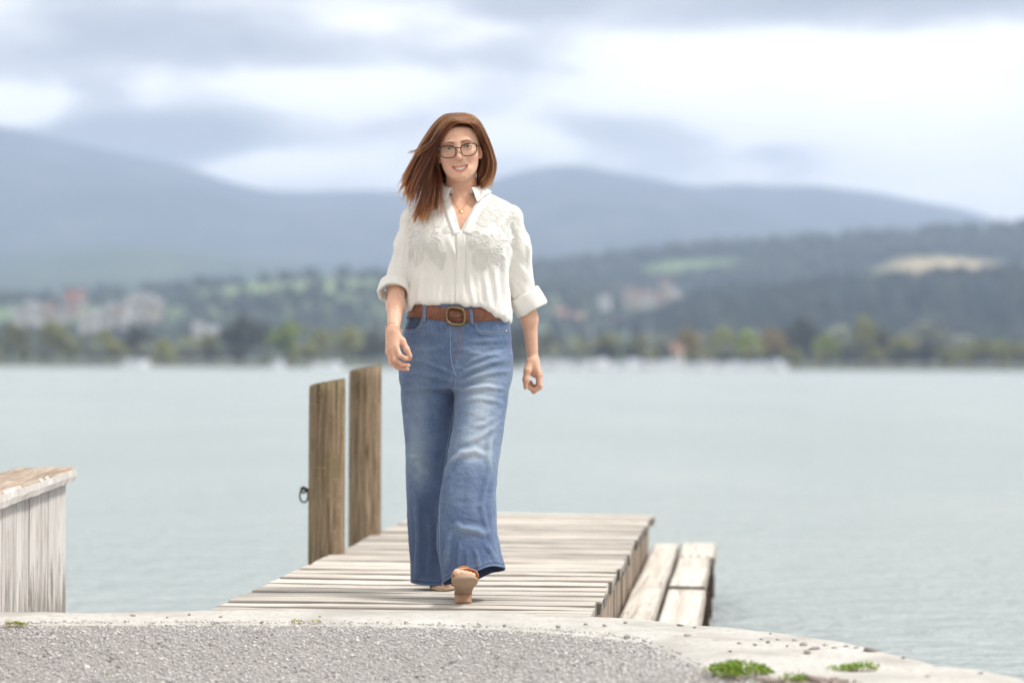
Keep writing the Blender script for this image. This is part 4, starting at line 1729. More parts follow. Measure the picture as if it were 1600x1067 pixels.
def cubic(x, y, xn):
    """monotone-ish cubic (Catmull-Rom on uneven knots)"""
    x, y = np.asarray(x, float), np.asarray(y, float)
    n = len(x)
    if n < 3:
        return np.interp(xn, x, y)
    m = np.zeros(n)
    dx = np.diff(x)
    s = np.diff(y) / dx
    for i in range(1, n - 1):
        m[i] = 0 if s[i - 1] * s[i] <= 0 else 2 / (1 / s[i - 1] + 1 / s[i]) * 1.0
        if s[i - 1] * s[i] > 0:
            m[i] = np.sign(s[i]) * min(abs((s[i - 1] + s[i]) / 2), 2.5 * min(abs(s[i - 1]), abs(s[i])))
    m[0], m[-1] = s[0], s[-1]
    i = np.clip(np.searchsorted(x, xn) - 1, 0, n - 2)
    h = dx[i]
    t = (xn - x[i]) / h
    return ((2 * t ** 3 - 3 * t ** 2 + 1) * y[i] + (t ** 3 - 2 * t ** 2 + t) * h * m[i] + (-2 * t ** 3 + 3 * t ** 2) * y[i + 1] + (t ** 3 - t ** 2) * h * m[i + 1])


def axis_grid(lo, hi, h, fine=None):
    """grid coordinates from lo to hi with step h, or a finer step in the (a, b, hf) intervals"""
    out = [lo]
    while out[-1] < hi:
        s = h
        for a, b, hf in (fine or []):
            if a <= out[-1] < b:
                s = min(s, hf)
            else:   # ease the step towards a fine interval
                dd = min(abs(out[-1] - a), abs(out[-1] - b))
                s = min(s, hf + dd * 0.25)
        out.append(out[-1] + s)
    return np.array(out)


def surface_nets(sdf, gx, gy, gz, B=14):
    """one closed quad mesh of the zero surface, evaluated only in the blocks it passes"""
    nx, ny, nz = len(gx) - 1, len(gy) - 1, len(gz) - 1
    vid, vpos, edges = [], [], []
    for k0 in range(0, nz, B):
        k1 = min(k0 + B, nz)
        for j0 in range(0, ny, B):
            j1 = min(j0 + B, ny)
            for i0 in range(0, nx, B):
                i1 = min(i0 + B, nx)
                c = np.array([[(gx[i0] + gx[i1]) / 2, (gy[j0] + gy[j1]) / 2, (gz[k0] + gz[k1]) / 2]])
                rad = 0.5 * math.sqrt((gx[i1] - gx[i0]) ** 2 + (gy[j1] - gy[j0]) ** 2 + (gz[k1] - gz[k0]) ** 2)
                lo = np.array([gx[i0], gy[j0], gz[k0]])
                hi = np.array([gx[i1], gy[j1], gz[k1]])
                dc = sdf(c, margin=rad + 0.02, box=(lo, hi))
                if abs(dc[0]) > rad * 1.6 + 0.01:
                    continue
                xs, ys, zs = gx[i0:i1 + 1], gy[j0:j1 + 1], gz[k0:k1 + 1]
                XX, YY, ZZ = np.meshgrid(xs, ys, zs, indexing='ij')
                P = np.stack([XX.ravel(), YY.ravel(), ZZ.ravel()], 1)
                v = sdf(P, margin=0.02, box=(lo, hi)).reshape(XX.shape)
                s = v < 0
                cs = np.zeros((len(xs) - 1, len(ys) - 1, len(zs) - 1), np.int8)
                for a in (0, 1):
                    for b_ in (0, 1):
                        for e in (0, 1):
                            cs += s[a:a + cs.shape[0], b_:b_ + cs.shape[1], e:e + cs.shape[2]]
                act = (cs > 0) & (cs < 8)
                if not act.any():
                    continue
                ii, jj, kk = np.nonzero(act)
                acc = np.zeros((len(ii), 3))
                cnt = np.zeros(len(ii))

                def crossing(a0, a1):
                    va = v[ii + a0[0], jj + a0[1], kk + a0[2]]
                    vb = v[ii + a1[0], jj + a1[1], kk + a1[2]]
                    m_ = (va < 0) != (vb < 0)
                    t = np.where(m_, va / np.where(m_, va - vb, 1), 0)
                    pa = np.stack([xs[ii + a0[0]], ys[jj + a0[1]], zs[kk + a0[2]]], 1)
                    pb = np.stack([xs[ii + a1[0]], ys[jj + a1[1]], zs[kk + a1[2]]], 1)
                    acc[m_] += (pa + (pb - pa) * t[:, None])[m_]
                    cnt[m_] += 1
                for a in (0, 1):
                    for b_ in (0, 1):
                        crossing((0, a, b_), (1, a, b_))
                        crossing((a, 0, b_), (a, 1, b_))
                        crossing((a, b_, 0), (a, b_, 1))
                vpos.append(acc / cnt[:, None])
                gi, gj, gk = ii + i0, jj + j0, kk + k0
                vid.append((gi * ny + gj) * nz + gk)
                # sign-changing edges owned by the cell at their lower corner
                s0 = s[ii, jj, kk]
                for ax, (s1, n1, n2) in enumerate(((s[ii + 1, jj, kk], (0, 1, 0), (0, 0, 1)), (s[ii, jj + 1, kk], (0, 0, 1), (1, 0, 0)), (s[ii, jj, kk + 1], (1, 0, 0), (0, 1, 0)))):
                    m_ = s0 != s1
                    if not m_.any():
                        continue
                    g = np.stack([gi[m_], gj[m_], gk[m_]], 1)
                    n1, n2 = np.array(n1), np.array(n2)
                    ok = ((g - n1 - n2) >= 0).all(1)
                    q = [g, g - n1, g - n1 - n2, g - n2]
                    ids = np.stack([(a_[:, 0] * ny + a_[:, 1]) * nz + a_[:, 2] for a_ in q], 1)
                    fl = s0[m_]
                    ids = np.where(fl[:, None], ids, ids[:, ::-1])
                    edges.append(ids[ok])
    vid = np.concatenate(vid)
    vpos = np.concatenate(vpos)
    order = np.argsort(vid)
    vid, vpos = vid[order], vpos[order]
    q = np.concatenate(edges)
    idx = np.searchsorted(vid, q)
    idx = np.clip(idx, 0, len(vid) - 1)
    good = (vid[idx] == q).all(1)
    return vpos, idx[good]


def grad(sdf, P, e=0.0012, chunk=60000):
    out = np.zeros_like(P)
    for a in range(0, len(P), chunk):
        p = P[a:a + chunk]
        for i in range(3):
            d = np.zeros(3)
            d[i] = e
            out[a:a + chunk, i] = sdf(p + d) - sdf(p - d)
    n = np.linalg.norm(out, axis=1, keepdims=True)
    return out / np.maximum(n, 1e-9)


def mesh_normals(V, Q):
    n = np.zeros_like(V)
    a = np.cross(V[Q[:, 2]] - V[Q[:, 0]], V[Q[:, 3]] - V[Q[:, 1]])
    for i in range(4):
        np.add.at(n, Q[:, i], a)
    return n / np.maximum(np.linalg.norm(n, axis=1, keepdims=True), 1e-12)


def relax(V, Q, it=1, lam=0.5):
    for _ in range(it):
        s = np.zeros_like(V)
        c = np.zeros(len(V))
        for a, b_ in ((0, 1), (1, 2), (2, 3), (3, 0)):
            np.add.at(s, Q[:, a], V[Q[:, b_]])
            np.add.at(c, Q[:, a], 1)
            np.add.at(s, Q[:, b_], V[Q[:, a]])
            np.add.at(c, Q[:, b_], 1)
        V = V * (1 - lam) + lam * s / np.maximum(c, 1)[:, None]
    return V


def to_px(V):
    """photograph pixel of points in her frame"""
    w = V + np.array([PO.x, PO.y, PO.z])
    u = w[:, 0] / w[:, 1] * F
    v = (HC - w[:, 2]) / w[:, 1] * F
    return np.stack([u + HX - v * _s, v + HY + u * _s], 1)


def sstep(a, b, x):
    t = np.clip((x - a) / (b - a), 0, 1)
    return t * t * (3 - 2 * t)


def poly_dist(Pxy, line):
    """distance (and running parameter 0..1) of 2-D points to a polyline"""
    best = np.full(len(Pxy), 1e9)
    tt = np.zeros(len(Pxy))
    sd = np.zeros(len(Pxy))
    n = len(line) - 1
    for i in range(n):
        a, b_ = np.array(line[i], float), np.array(line[i + 1], float)
        ab = b_ - a
        t = np.clip(((Pxy - a) @ ab) / (ab @ ab), 0, 1)
        w = Pxy - a - t[:, None] * ab
        d = np.sqrt((w * w).sum(1))
        m = d < best
        best[m] = d[m]
        tt[m] = (i + t[m]) / n
        sd[m] = np.sign(ab[0] * w[m, 1] - ab[1] * w[m, 0])
    return best, tt, sd


person = empty('person', PO)
tag(person, 'person with auburn hair and glasses in white blouse and flared jeans walking on jetty', 'person')

# ------------------------------------------------------------------ materials of the person
def skin():
    m, T, b = new_mat('skin')
    a = T.n.new('ShaderNodeAttribute')
    a.attribute_name = 'col'
    tc = T.n.new('ShaderNodeTexCoord')
    n = T.noise(tc.outputs['Object'], 75.0, 5, 0.7)
    n2 = T.noise(tc.outputs['Object'], 600.0, 2, 0.6)
    c = T.mix(T.ramp(n, [(0.35, 0.0), (0.7, 1.0)]), a.outputs['Color'], T.mix(1.0, a.outputs['Color'], (0.93, 0.78, 0.72), 'MULTIPLY'))
    T.set(b.inputs['Base Color'], c)
    b.inputs['Roughness'].default_value = 0.5
    b.inputs['Subsurface Weight'].default_value = 0.18
    b.inputs['Subsurface Radius'].default_value = (1.0, 0.35, 0.18)
    b.inputs['Subsurface Scale'].default_value = 0.006
    b.inputs['Specular IOR Level'].default_value = 0.35
    T.set(b.inputs['Normal'], T.bump(n2, 0.12, 0.001))
    return m


SKIN = skin()
SKIN_C = np.array([0.70, 0.445, 0.325])

# ------------------------------------------------------------------ head frame
RHO = math.radians(6.5)
HEAD_O = A3(L(716.5, 232.6, -0.035))
_hx = np.array([math.cos(RHO), 0, math.sin(RHO)])
_hy = np.array([0, 1.0, 0])
_hz = np.array([-math.sin(RHO), 0, math.cos(RHO)])
HR = np.stack([_hx, _hy, _hz], 1)          # columns are the head axes


def H(x, y, z):
    return HR @ np.array([x, y, z]) + HEAD_O


body = SDF()
# --- skull and face
body.ell(H(0, 0.014, 0.030), (0.0715, 0.094, 0.082), 0.02, R=HR)
body.loft([(-0.116, 0, -0.062, 0.014, 0.016), (-0.111, 0, -0.059, 0.026, 0.025), (-0.102, 0, -0.052, 0.039, 0.036), (-0.088, 0, -0.040, 0.051, 0.049),
           (-0.068, 0, -0.024, 0.0595, 0.063), (-0.045, 0, -0.010, 0.0645, 0.075), (-0.02, 0, 0.0, 0.067, 0.083), (0.01, 0, 0.006, 0.0685, 0.089),
           (0.035, 0, 0.009, 0.069, 0.092), (0.06, 0, 0.012, 0.064, 0.087), (0.085, 0, 0.014, 0.050, 0.068)], 2.25, 0.02, R=HR, o=HEAD_O)
for s in (-1, 1):
    body.ell(H(s * 0.041, -0.050, -0.032), (0.020, 0.022, 0.019), 0.022, R=HR)       # cheek
    body.ell(H(s * 0.027, -0.081, 0.0165), (0.020, 0.009, 0.006), 0.014, R=HR)       # brow ridge
    body.ell(H(s * 0.033, -0.0935, -0.003), (0.0185, 0.012, 0.0125), 0.012, 'sub', R=HR)  # eye socket
    body.ell(H(s * 0.0325, -0.0680, -0.003), (0.0155, 0.0148, 0.0138), 0.005, R=HR)   # lids over the eyeball
# nose
body.cone(H(0, -0.082, 0.010), H(0, -0.1005, -0.034), 0.0075, 0.0088, 0.011)
body.ell(H(0, -0.1020, -0.0405), (0.0098, 0.0105, 0.0085), 0.009, R=HR)
for s in (-1, 1):
    body.ell(H(s * 0.0115, -0.0915, -0.0435), (0.0068, 0.0098, 0.0062), 0.005, R=HR)
    body.ell(H(s * 0.0062, -0.0985, -0.0505), (0.0034, 0.0052, 0.0026), 0.002, 'sub', R=HR)
# mouth area: lips in a smile; corners drawn back and up
body.ell(H(0, -0.070, -0.072), (0.034, 0.021, 0.024), 0.015, R=HR)


def lipc(zc, up, r0, r1, y0, n=7, w=0.0275):
    pts, rad = [], []
    for i in range(n):
        u = -1 + 2 * i / (n - 1)
        pts.append(H(u * w, y0 + 0.0150 * u * u, zc + up * u * u - (0.0012 if abs(u) < 0.05 and up > 0 and r0 < 0.0042 else 0)))
        rad.append(r1 + (r0 - r1) * (1 - u * u))
    return pts, rad


ZM = lambda u: -0.0765 + 0.0100 * u * u


def lipchain(dz, y0, r0, r1, n=9, w=0.0292, pw=0.5):
    pts, rad = [], []
    for i in range(n):
        u = -1 + 2 * i / (n - 1)
        e = max(0.0, 1 - u * u) ** pw
        pts.append(H(u * w, y0 + 0.0150 * u * u, ZM(u) + dz * e))
        rad.append(r1 + (r0 - r1) * e)
    return pts, rad


body.chain(*lipchain(0.0062, -0.0905, 0.0033, 0.0012), 0.003)
body.chain(*lipchain(-0.0078, -0.0890, 0.0045, 0.0014), 0.003)
body.chain(*lipchain(0.0, -0.0960, 0.0044, 0.0006, w=0.0265), 0.001, 'sub')
body.chain(*lipchain(0.0, -0.0900, 0.0044, 0.0006, w=0.0265), 0.001, 'sub')
body.ell(H(0, -0.0775, -0.1035), (0.017, 0.013, 0.012), 0.014, R=HR)                    # chin
for s in (-1, 1):    # smile fold from nostril to mouth corner
    body.chain([H(s * 0.0200, -0.0915, -0.047), H(s * 0.0290, -0.0865, -0.056), H(s * 0.0360, -0.0785, -0.066)], [0.0016, 0.0020, 0.0012], 0.014, 'sub')
# lid openings: almond slots
for s in (-1, 1):
    body.ell(H(s * 0.0325, -0.0840, -0.0035), (0.0128, 0.016, 0.0037), 0.0015, 'sub', R=HR)
# ears
for s in (-1, 1):
    Re = HR @ np.array([[math.cos(0.35 * s), -math.sin(0.35 * s), 0], [math.sin(0.35 * s), math.cos(0.35 * s), 0], [0, 0, 1]])
    body.ell(H(s * 0.0735, 0.012, -0.010), (0.0065, 0.017, 0.031), 0.006, R=Re)
    body.ell(H(s * 0.0800, 0.006, -0.004), (0.0055, 0.010, 0.019), 0.004, 'sub', R=Re)
    body.ell(H(s * 0.0715, 0.004, -0.036), (0.0062, 0.009, 0.008), 0.005, R=Re)
# --- neck and chest
nb0, nb1 = H(0, 0.022, -0.075), A3(L(722, 306, 0.018))
body.cone(nb0, nb1, 0.051, 0.050, 0.022)
body.cone(nb1, A3(L(722, 330, 0.02)), 0.050, 0.075, 0.04)
for s in (-1, 1):   # neck tendons and collar bones
    body.cone(H(s * 0.045, 0.02, -0.06), A3(L(722 + s * 7, 311, -0.033)), 0.010, 0.008, 0.012)
    body.cone(A3(L(722 + s * 8, 314, -0.040)), A3(L(722 + s * 48, 319, 0.005)), 0.0085, 0.008, 0.016)
    body.cone(A3(L(722 + s * 14, 311, 0.030)), A3(L(722 + s * 60, 333, 0.02)), 0.031, 0.028, 0.03)
zt = lambda rows: [(Z(q, 0), X(cx), cy, M(a), b_) for q, cx, cy, a, b_ in rows]
body.loft(zt([(312, 721, 0.02, 48, 0.055), (326, 720, 0.01, 66, 0.078), (345, 719, 0.0, 70, 0.094), (372, 718, -0.004, 71, 0.098), (400, 718, 0.0, 66, 0.098), (440, 717, 0.0, 62, 0.094), (480, 716, 0.01, 66, 0.098), (520, 714, 0.02, 72, 0.105), (560, 713, 0.03, 76, 0.110), (590, 712, 0.02, 74, 0.10)]), 2.3, 0.03)
# --- legs inside the jeans, feet
hipR, kneeR, ankR = L(672, 585, 0.03), L(671, 735, 0.09), L(688, 893, 0.27)
hipL, kneeL, ankL = L(752, 585, -0.02), L(738, 735, -0.15), L(729, 893, -0.245)
body.chain([hipR, kneeR, ankR], [0.066, 0.048, 0.034], 0.03)
body.chain([hipL, kneeL, ankL], [0.066, 0.048, 0.034], 0.03)


def foot(heel, toe, up, side):
    """a foot from the heel to the toe tip; up = normal of its sole; side = +1 when the big toe is on the image right"""
    heel, toe, up = A3(heel), A3(toe), np.asarray(up, float)
    d = toe - heel
    ln = np.linalg.norm(d)
    d = d / ln
    up = up - d * (up @ d)
    up /= np.linalg.norm(up)
    sd = np.cross(d, up) * 1.0
    if sd[0] < 0:
        sd = -sd
    g = lambda a, s, h: heel + d * (a * ln) + sd * s + up * h
    body.cone(g(0.12, 0, 0.026), g(0.42, 0, 0.036), 0.026, 0.028, 0.015)
    body.cone(g(0.42, 0, 0.036), g(0.70, 0, 0.020), 0.028, 0.020, 0.02, squash=(sd, 1.5))
    body.cone(g(0.18, 0, 0.03), g(0.24, 0, 0.10), 0.025, 0.031, 0.02)
    offs = [0.027, 0.010, -0.004, -0.017, -0.029]
    lens = [1.0, 1.0, 0.965, 0.925, 0.875]
    rr = [0.0115, 0.0078, 0.0074, 0.0070, 0.0068]
    for o_, l_, r_ in zip(offs, lens, rr):
        o_ *= side
        body.chain([g(0.66, o_ * 0.9, 0.018), g(l_ - 0.09, o_, 0.0175), g(l_ - 0.035, o_, 0.011)], [r_ * 1.15, r_, r_ * 0.95], 0.006)
    return g


FOOT_UP_L = (0.02, -0.36, 0.93)
heelL, toeL = L(723, 929.5, -0.235), L(727.5, 899, -0.445)
gL = foot(heelL, toeL, FOOT_UP_L, -1)
heelR, toeR = L(700, 903, 0.36), L(688, 917.5, 0.145)
gR = foot(heelR, toeR, (0, 0, 1), 1)

# --- arms and hands
# arm on the image left swings forward
shl = L(652, 343, 0.02)
ell_ = L(620, 448, 0.0)
wrl = L(614.5, 515, -0.165)
body.chain([shl, ell_], [0.037, 0.034], 0.02)
body.cone(ell_, L(618, 478, -0.075), 0.031, 0.0295, 0.02)
body.cone(L(618, 478, -0.075), wrl, 0.0295, 0.0205, 0.02, squash=((0, 1, 0), 0.9))


def fingers(rows, r0=0.0085, k=0.0045):
    for pts, sc in rows:
        n = len(pts)
        body.chain(pts, [r0 * sc * f for f in (1.12, 1.0, 0.93, 0.82)[:n]], k)


yw = -0.175
KN_L = [L(619, 542, yw - 0.022), L(613.5, 545, yw - 0.018), L(609, 548, yw - 0.006), L(606.5, 550, yw + 0.010)]
for kk, sp in zip(KN_L, (4, 1, -2, -5)):
    body.cone(L(614.5 + sp * 0.9, 519, yw + 0.004), kk, 0.0150, 0.0105, 0.012, squash=((0, 1, 0), 0.85))
fingers([
    ([KN_L[0], L(624.5, 555, yw - 0.034), L(632.5, 560, yw - 0.018), L(640, 561, yw - 0.002)], 1.0),
    ([KN_L[1], L(617, 562, yw - 0.030), L(627, 569, yw - 0.016), L(638, 571, yw - 0.000)], 1.03),
    ([KN_L[2], L(612.5, 566.5, yw - 0.012), L(623, 574, yw + 0.002), L(636.5, 577, yw + 0.014)], 1.0),
    ([KN_L[3], L(610.5, 565, yw + 0.010), L(619, 573, yw + 0.022), L(629, 576.5, yw + 0.032)], 0.86)])
# thumb
body.chain([L(620, 524, yw + 0.000), L(628.5, 533, yw - 0.004), L(635.5, 546, yw - 0.010), L(641, 556.5, yw - 0.012)], [0.0135, 0.0118, 0.0098, 0.0078], 0.007)

# arm on the image right swings back
shr = L(790, 343, 0.02)
elr = L(820, 452, 0.075)
wrr = L(832.5, 560, 0.085)
body.chain([shr, elr], [0.037, 0.034], 0.02)
body.cone(elr, L(827, 498, 0.08), 0.030, 0.0280, 0.02)
body.cone(L(827, 498, 0.08), wrr, 0.0280, 0.0192, 0.02, squash=((0, 1, 0), 0.92))
yr = 0.085
KN_R = [L(842, 585.5, yr - 0.020), L(843, 586, yr + 0.000), L(842.5, 587, yr + 0.019), L(841, 588, yr + 0.036)]
for kk, sp in zip(KN_R, (-0.012, -0.004, 0.004, 0.012)):
    body.cone(L(833.5, 564, yr + sp), kk, 0.0165, 0.0112, 0.012)
body.cone(L(830, 568, yr - 0.006), L(835, 583, yr), 0.016, 0.016, 0.012)
fingers([
    ([KN_R[0], L(843.5, 602.5, yr - 0.024), L(835.5, 610.5, yr - 0.020), L(827.5, 606, yr - 0.014)], 1.02),
    ([KN_R[1], L(843.5, 605, yr - 0.004), L(834, 611.5, yr - 0.002), L(827, 603.5, yr + 0.002)], 1.04),
    ([KN_R[2], L(842.5, 605, yr + 0.016), L(833.5, 609, yr + 0.016), L(828, 599.5, yr + 0.016)], 1.0),
    ([KN_R[3], L(840.5, 602, yr + 0.033), L(833, 605, yr + 0.032), L(829, 596.5, yr + 0.030)], 0.88)])
body.chain([L(829, 566, yr - 0.014), L(824.3, 579, yr - 0.028), L(821.3, 592.5, yr - 0.032), L(821.5, 605, yr - 0.028)], [0.0155, 0.0128, 0.0105, 0.0082], 0.008)

hc = HEAD_O
GX = axis_grid(-0.30, 0.345, 0.0036, [(hc[0] - 0.085, hc[0] + 0.085, 0.0016), (X(600), X(648), 0.0023), (X(815), X(853), 0.0023)])
GY = axis_grid(-0.50, 0.44, 0.0036, [(hc[1] - 0.118, hc[1] - 0.03, 0.0016), (-0.23, -0.13, 0.0023), (0.04, 0.14, 0.0026)])
GZ = axis_grid(-0.01, 1.70, 0.0036, [(hc[2] - 0.125, hc[2] + 0.035, 0.0014), (Z(582, -.2), Z(508, -.2), 0.0023), (Z(618, .1), Z(582, .1), 0.0023)])
import time as _time
_t0 = _time.time()
BV, BQ = surface_nets(body, GX, GY, GZ)
print('BODY', len(BV), len(BQ), _time.time() - _t0)
for _ in range(1):
    BV = relax(BV, BQ, 1, 0.35)

# colours of the skin
hl = (BV - HEAD_O) @ HR
col = np.repeat(SKIN_C[None], len(BV), 0)


def paint(mask, c, w=1.0):
    global col
    col = col * (1 - (mask * w)[:, None]) + np.array(c)[None] * (mask * w)[:, None]


front = sstep(-0.03, -0.06, hl[:, 1])
for s in (-1, 1):   # cheeks a little rosy
    r_ = np.sqrt(((hl[:, 0] - s * 0.042) / 0.026) ** 2 + ((hl[:, 2] + 0.038) / 0.022) ** 2)
    paint(sstep(1.2, 0.2, r_) * front, (0.66, 0.33, 0.25), 0.45)
r_ = np.sqrt((hl[:, 0] / 0.015) ** 2 + ((hl[:, 2] + 0.042) / 0.014) ** 2)
paint(sstep(1.2, 0.2, r_) * front, (0.66, 0.34, 0.26), 0.35)
u = hl[:, 0] / 0.0302
inside = (np.abs(u) < 1)
u2 = np.clip(u, -1, 1) ** 2
e_ = np.sqrt(np.clip(1 - u2, 0, 1))
zm = -0.0765 + 0.0100 * u2
zhigh = zm + 0.0092 * e_ - 0.0010 * np.exp(-(u / 0.13) ** 2)
zlow = zm - 0.0122 * e_
lip = inside * sstep(-0.0012, 0.0012, zhigh - hl[:, 2]) * sstep(-0.0012, 0.0012, hl[:, 2] - zlow) * sstep(-0.060, -0.068, hl[:, 1])
paint(lip, (0.56, 0.185, 0.155), 0.9)
# inside of the mouth darker flesh
cav = inside * sstep(0.0046, 0.0038, np.abs(hl[:, 2] - zm) / np.maximum(e_, 0.15)) * sstep(-0.0905, -0.0885, hl[:, 1] - 0.015 * u2)
paint(cav, (0.12, 0.03, 0.025), 0.95)
for s in (-1, 1):   # eyebrows and lash lines
    bx = (hl[:, 0] * s)
    zb = 0.0130 + 0.0050 * np.sin(np.clip((bx - 0.012) / 0.040, 0, 1) * PI * 0.8) - 0.004 * np.clip((bx - 0.04) / 0.012, 0, 1)
    th = 0.0030 * np.clip(1.25 - (bx - 0.013) / 0.042, 0.35, 1)
    m_ = sstep(1.35, 0.5, np.abs(hl[:, 2] - zb) / th) * sstep(0.009, 0.014, bx) * sstep(0.057, 0.050, bx) * front
    paint(m_, (0.13, 0.065, 0.04), 0.75)
    ex = (bx - 0.0325) / 0.0140
    zz = -0.0035 + 0.0042 * np.sqrt(np.clip(1 - ex * ex, 0, 1))
    m_ = sstep(0.0019, 0.0008, np.abs(hl[:, 2] - zz)) * (np.abs(ex) < 1.08) * sstep(-0.066, -0.07, hl[:, 1])
    paint(m_, (0.05, 0.028, 0.02), 0.9)
    zz = -0.0035 - 0.0039 * np.sqrt(np.clip(1 - ex * ex, 0, 1))
    m_ = sstep(0.0013, 0.0005, np.abs(hl[:, 2] - zz)) * (np.abs(ex) < 1.0) * sstep(-0.066, -0.07, hl[:, 1])
    paint(m_, (0.25, 0.13, 0.09), 0.5)
scalp = sstep(0.062, 0.072, hl[:, 2] + 0.25 * np.maximum(0, hl[:, 1] + 0.06) + 0.10 * np.abs(hl[:, 0]) ) * (hl[:, 2] > 0.0) + (hl[:, 1] > 0.03) * (hl[:, 2] > -0.06) * 1.0
paint(np.clip(scalp, 0, 1), (0.10, 0.035, 0.016), 1.0)
# knuckles and fingertips slightly redder
pp = to_px(BV)
hand = ((pp[:, 0] < 646) & (pp[:, 1] > 538) & (BV[:, 2] < Z(536, -.2)) & (BV[:, 1] < -0.1) & (BV[:, 2] > 0.7)) | ((pp[:, 0] > 812) & (pp[:, 1] > 580) & (BV[:, 2] > 0.6))
paint(hand * sstep(0.2, 0.8, 0.5 + 0.5 * fbm(BV * 60, 2, 3)), (0.62, 0.32, 0.23), 0.45)
me = mesh_from(BV, BQ, SKIN)
point_color(me, col)
body_o = link('body', me, person)

# eyes
eye_m, T, b = new_mat('eye')
a = T.n.new('ShaderNodeAttribute'); a.attribute_name = 'col'
T.set(b.inputs['Base Color'], a.outputs['Color'])
b.inputs['Roughness'].default_value = 0.08
b.inputs['Coat Weight'].default_value = 0.5
for s in (-1, 1):
    bm = bmesh.new()
    bmesh.ops.create_uvsphere(bm, u_segments=40, v_segments=40, radius=0.0124)
    V = np.array([tuple(v.co) for v in bm.verts])
    V = V @ np.array([[1, 0, 0], [0, 0, -1], [0, 1, 0]], float).T     # poles along y
    me = bm_mesh(bm, eye_m, True)
    me.vertices.foreach_set('co', V.astype(np.float32).ravel())
    rad = np.sqrt((V[:, 0] - 0.0004) ** 2 + (V[:, 2] - 0.0003) ** 2)
    c = np.where((rad < 0.0058)[:, None], np.array([0.16, 0.12, 0.07]), np.array([0.78, 0.72, 0.68]))
    c = np.where((rad < 0.0026)[:, None], np.array([0.01, 0.01, 0.01]), c)
    c = np.where(((rad > 0.0050) & (rad < 0.0060))[:, None], np.array([0.06, 0.05, 0.035]), c)
    c = np.where((V[:, 1] > 0)[:, None], np.array([0.8, 0.75, 0.7]), c)
    point_color(me, c)
    o = link('eye', me, person, Vector(H(s * 0.0325, -0.0683, -0.0033)))
    o.rotation_euler = (0, -RHO, 0)
# teeth
tooth_m = simple_mat('tooth', (0.90, 0.87, 0.81), 0.25, 0, 0.03)
V, Fc = [], []
for i in range(8):
    u0 = -1 + i * 0.25 + 0.004
    u1 = u0 + 0.242
    o = len(V)
    for u in (u0, (u0 + u1) / 2, u1):
        yy = -0.0885 + 0.0150 * u * u - (0.0006 if u == (u0 + u1) / 2 else 0)
        for z in (-0.0710 + 0.0050 * u * u, -0.0804 + 0.0125 * u * u):
            V.append(H(u * 0.0248, yy, z))
    Fc += [(o, o + 1, o + 3, o + 2), (o + 2, o + 3, o + 5, o + 4)]
link('teeth', mesh_from(V, Fc, tooth_m), person)

# ------------------------------------------------------------------ blouse
def fabric(name, color, lace=None):
    m, T, b = new_mat(name)
    tc = T.n.new('ShaderNodeTexCoord')
    p = tc.outputs['Object']
    th = T.noise(T.mapping(p, scale=(900, 900, 120)), 1.0, 2, 0.6)
    tv = T.noise(T.mapping(p, scale=(120, 120, 900)), 1.0, 2, 0.6)
    weave = T.math('ADD', T.math('MULTIPLY', th, 0.5), T.math('MULTIPLY', tv, 0.5))
    wr = T.noise(T.mapping(p, scale=(16, 16, 9)), 1.0, 5, 0.6, 1.6)
    c = T.mix(T.ramp(weave, [(0.35, 1.0), (0.6, 0.0)]), color, tuple(v * 0.90 for v in color))
    if lace is not None:
        a = T.n.new('ShaderNodeAttribute')
        a.attribute_name = 'col'
        net = T.node('ShaderNodeTexVoronoi', dict(feature='DISTANCE_TO_EDGE'), Vector=p, Scale=260.0)
        hole = T.ramp(net.outputs['Distance'], [(0.10, 0.0), (0.30, 1.0)])
        k = T.math('MULTIPLY', a.outputs['Fac'], T.math('ADD', 0.25, T.math('MULTIPLY', hole, 0.75)))
        c = T.mix(k, c, lace)
    T.set(b.inputs['Base Color'], c)
    b.inputs['Roughness'].default_value = 0.85
    b.inputs['Specular IOR Level'].default_value = 0.2
    b.inputs['Sheen Weight'].default_value = 0.15
    nm = T.bump(wr, 0.16, 0.010)
    T.set(b.inputs['Normal'], T.bump(weave, 0.25, 0.0012, nm))
    tr = T.node('ShaderNodeBsdfTranslucent', Color=c)
    mx = T.n.new('ShaderNodeMixShader')
    mx.inputs[0].default_value = 0.12
    T.l.new(b.outputs[0], mx.inputs[1])
    T.l.new(tr.outputs[0], mx.inputs[2])
    T.l.new(mx.outputs[0], T.n['Material Output'].inputs['Surface'])
    return m


LINEN = fabric('ivory_linen', (0.885, 0.86, 0.82), lace=(0.73, 0.70, 0.66))
CORD = fabric('white_cord', (0.90, 0.885, 0.85))

bl = SDF()
zt = lambda rows: [(Z(q, 0), X(cx), cy, M(a), b_) for q, cx, cy, a, b_ in rows]
bl.loft(zt([(304, 721, 0.028, 44, 0.062), (318, 721, 0.018, 68, 0.082), (335, 721, 0.008, 79, 0.102), (360, 720, 0.0, 79, 0.116), (385, 719, -0.002, 78.5, 0.121), (412, 718.5, 0.0, 77.5, 0.119),
            (440, 717.5, 0.002, 78, 0.119), (465, 717, 0.003, 80, 0.124), (487, 716.5, 0.005, 82.5, 0.130), (515, 716.5, 0.008, 83, 0.128)]), 2.35, 0.03)
for cx in (687, 753):
    bl.ell(A3(L(cx, 380, -0.070)), (0.062, 0.055, 0.062), 0.05)
for s, a, b_ in ((1, 738, 796), (-1, 704, 648)):
    bl.cone(L(a, 322, 0.018), L(b_, 340, 0.018), 0.058, 0.043, 0.03)
SLV_L = [L(648, 346, 0.02), L(636, 385, 0.012), L(620.5, 441, 0.0)]
SLV_R = [L(797, 345, 0.022), L(808, 390, 0.05), L(815.5, 456, 0.075)]
_a = SDF().chain(SLV_L, [0.044, 0.0415, 0.0435], 0.03)
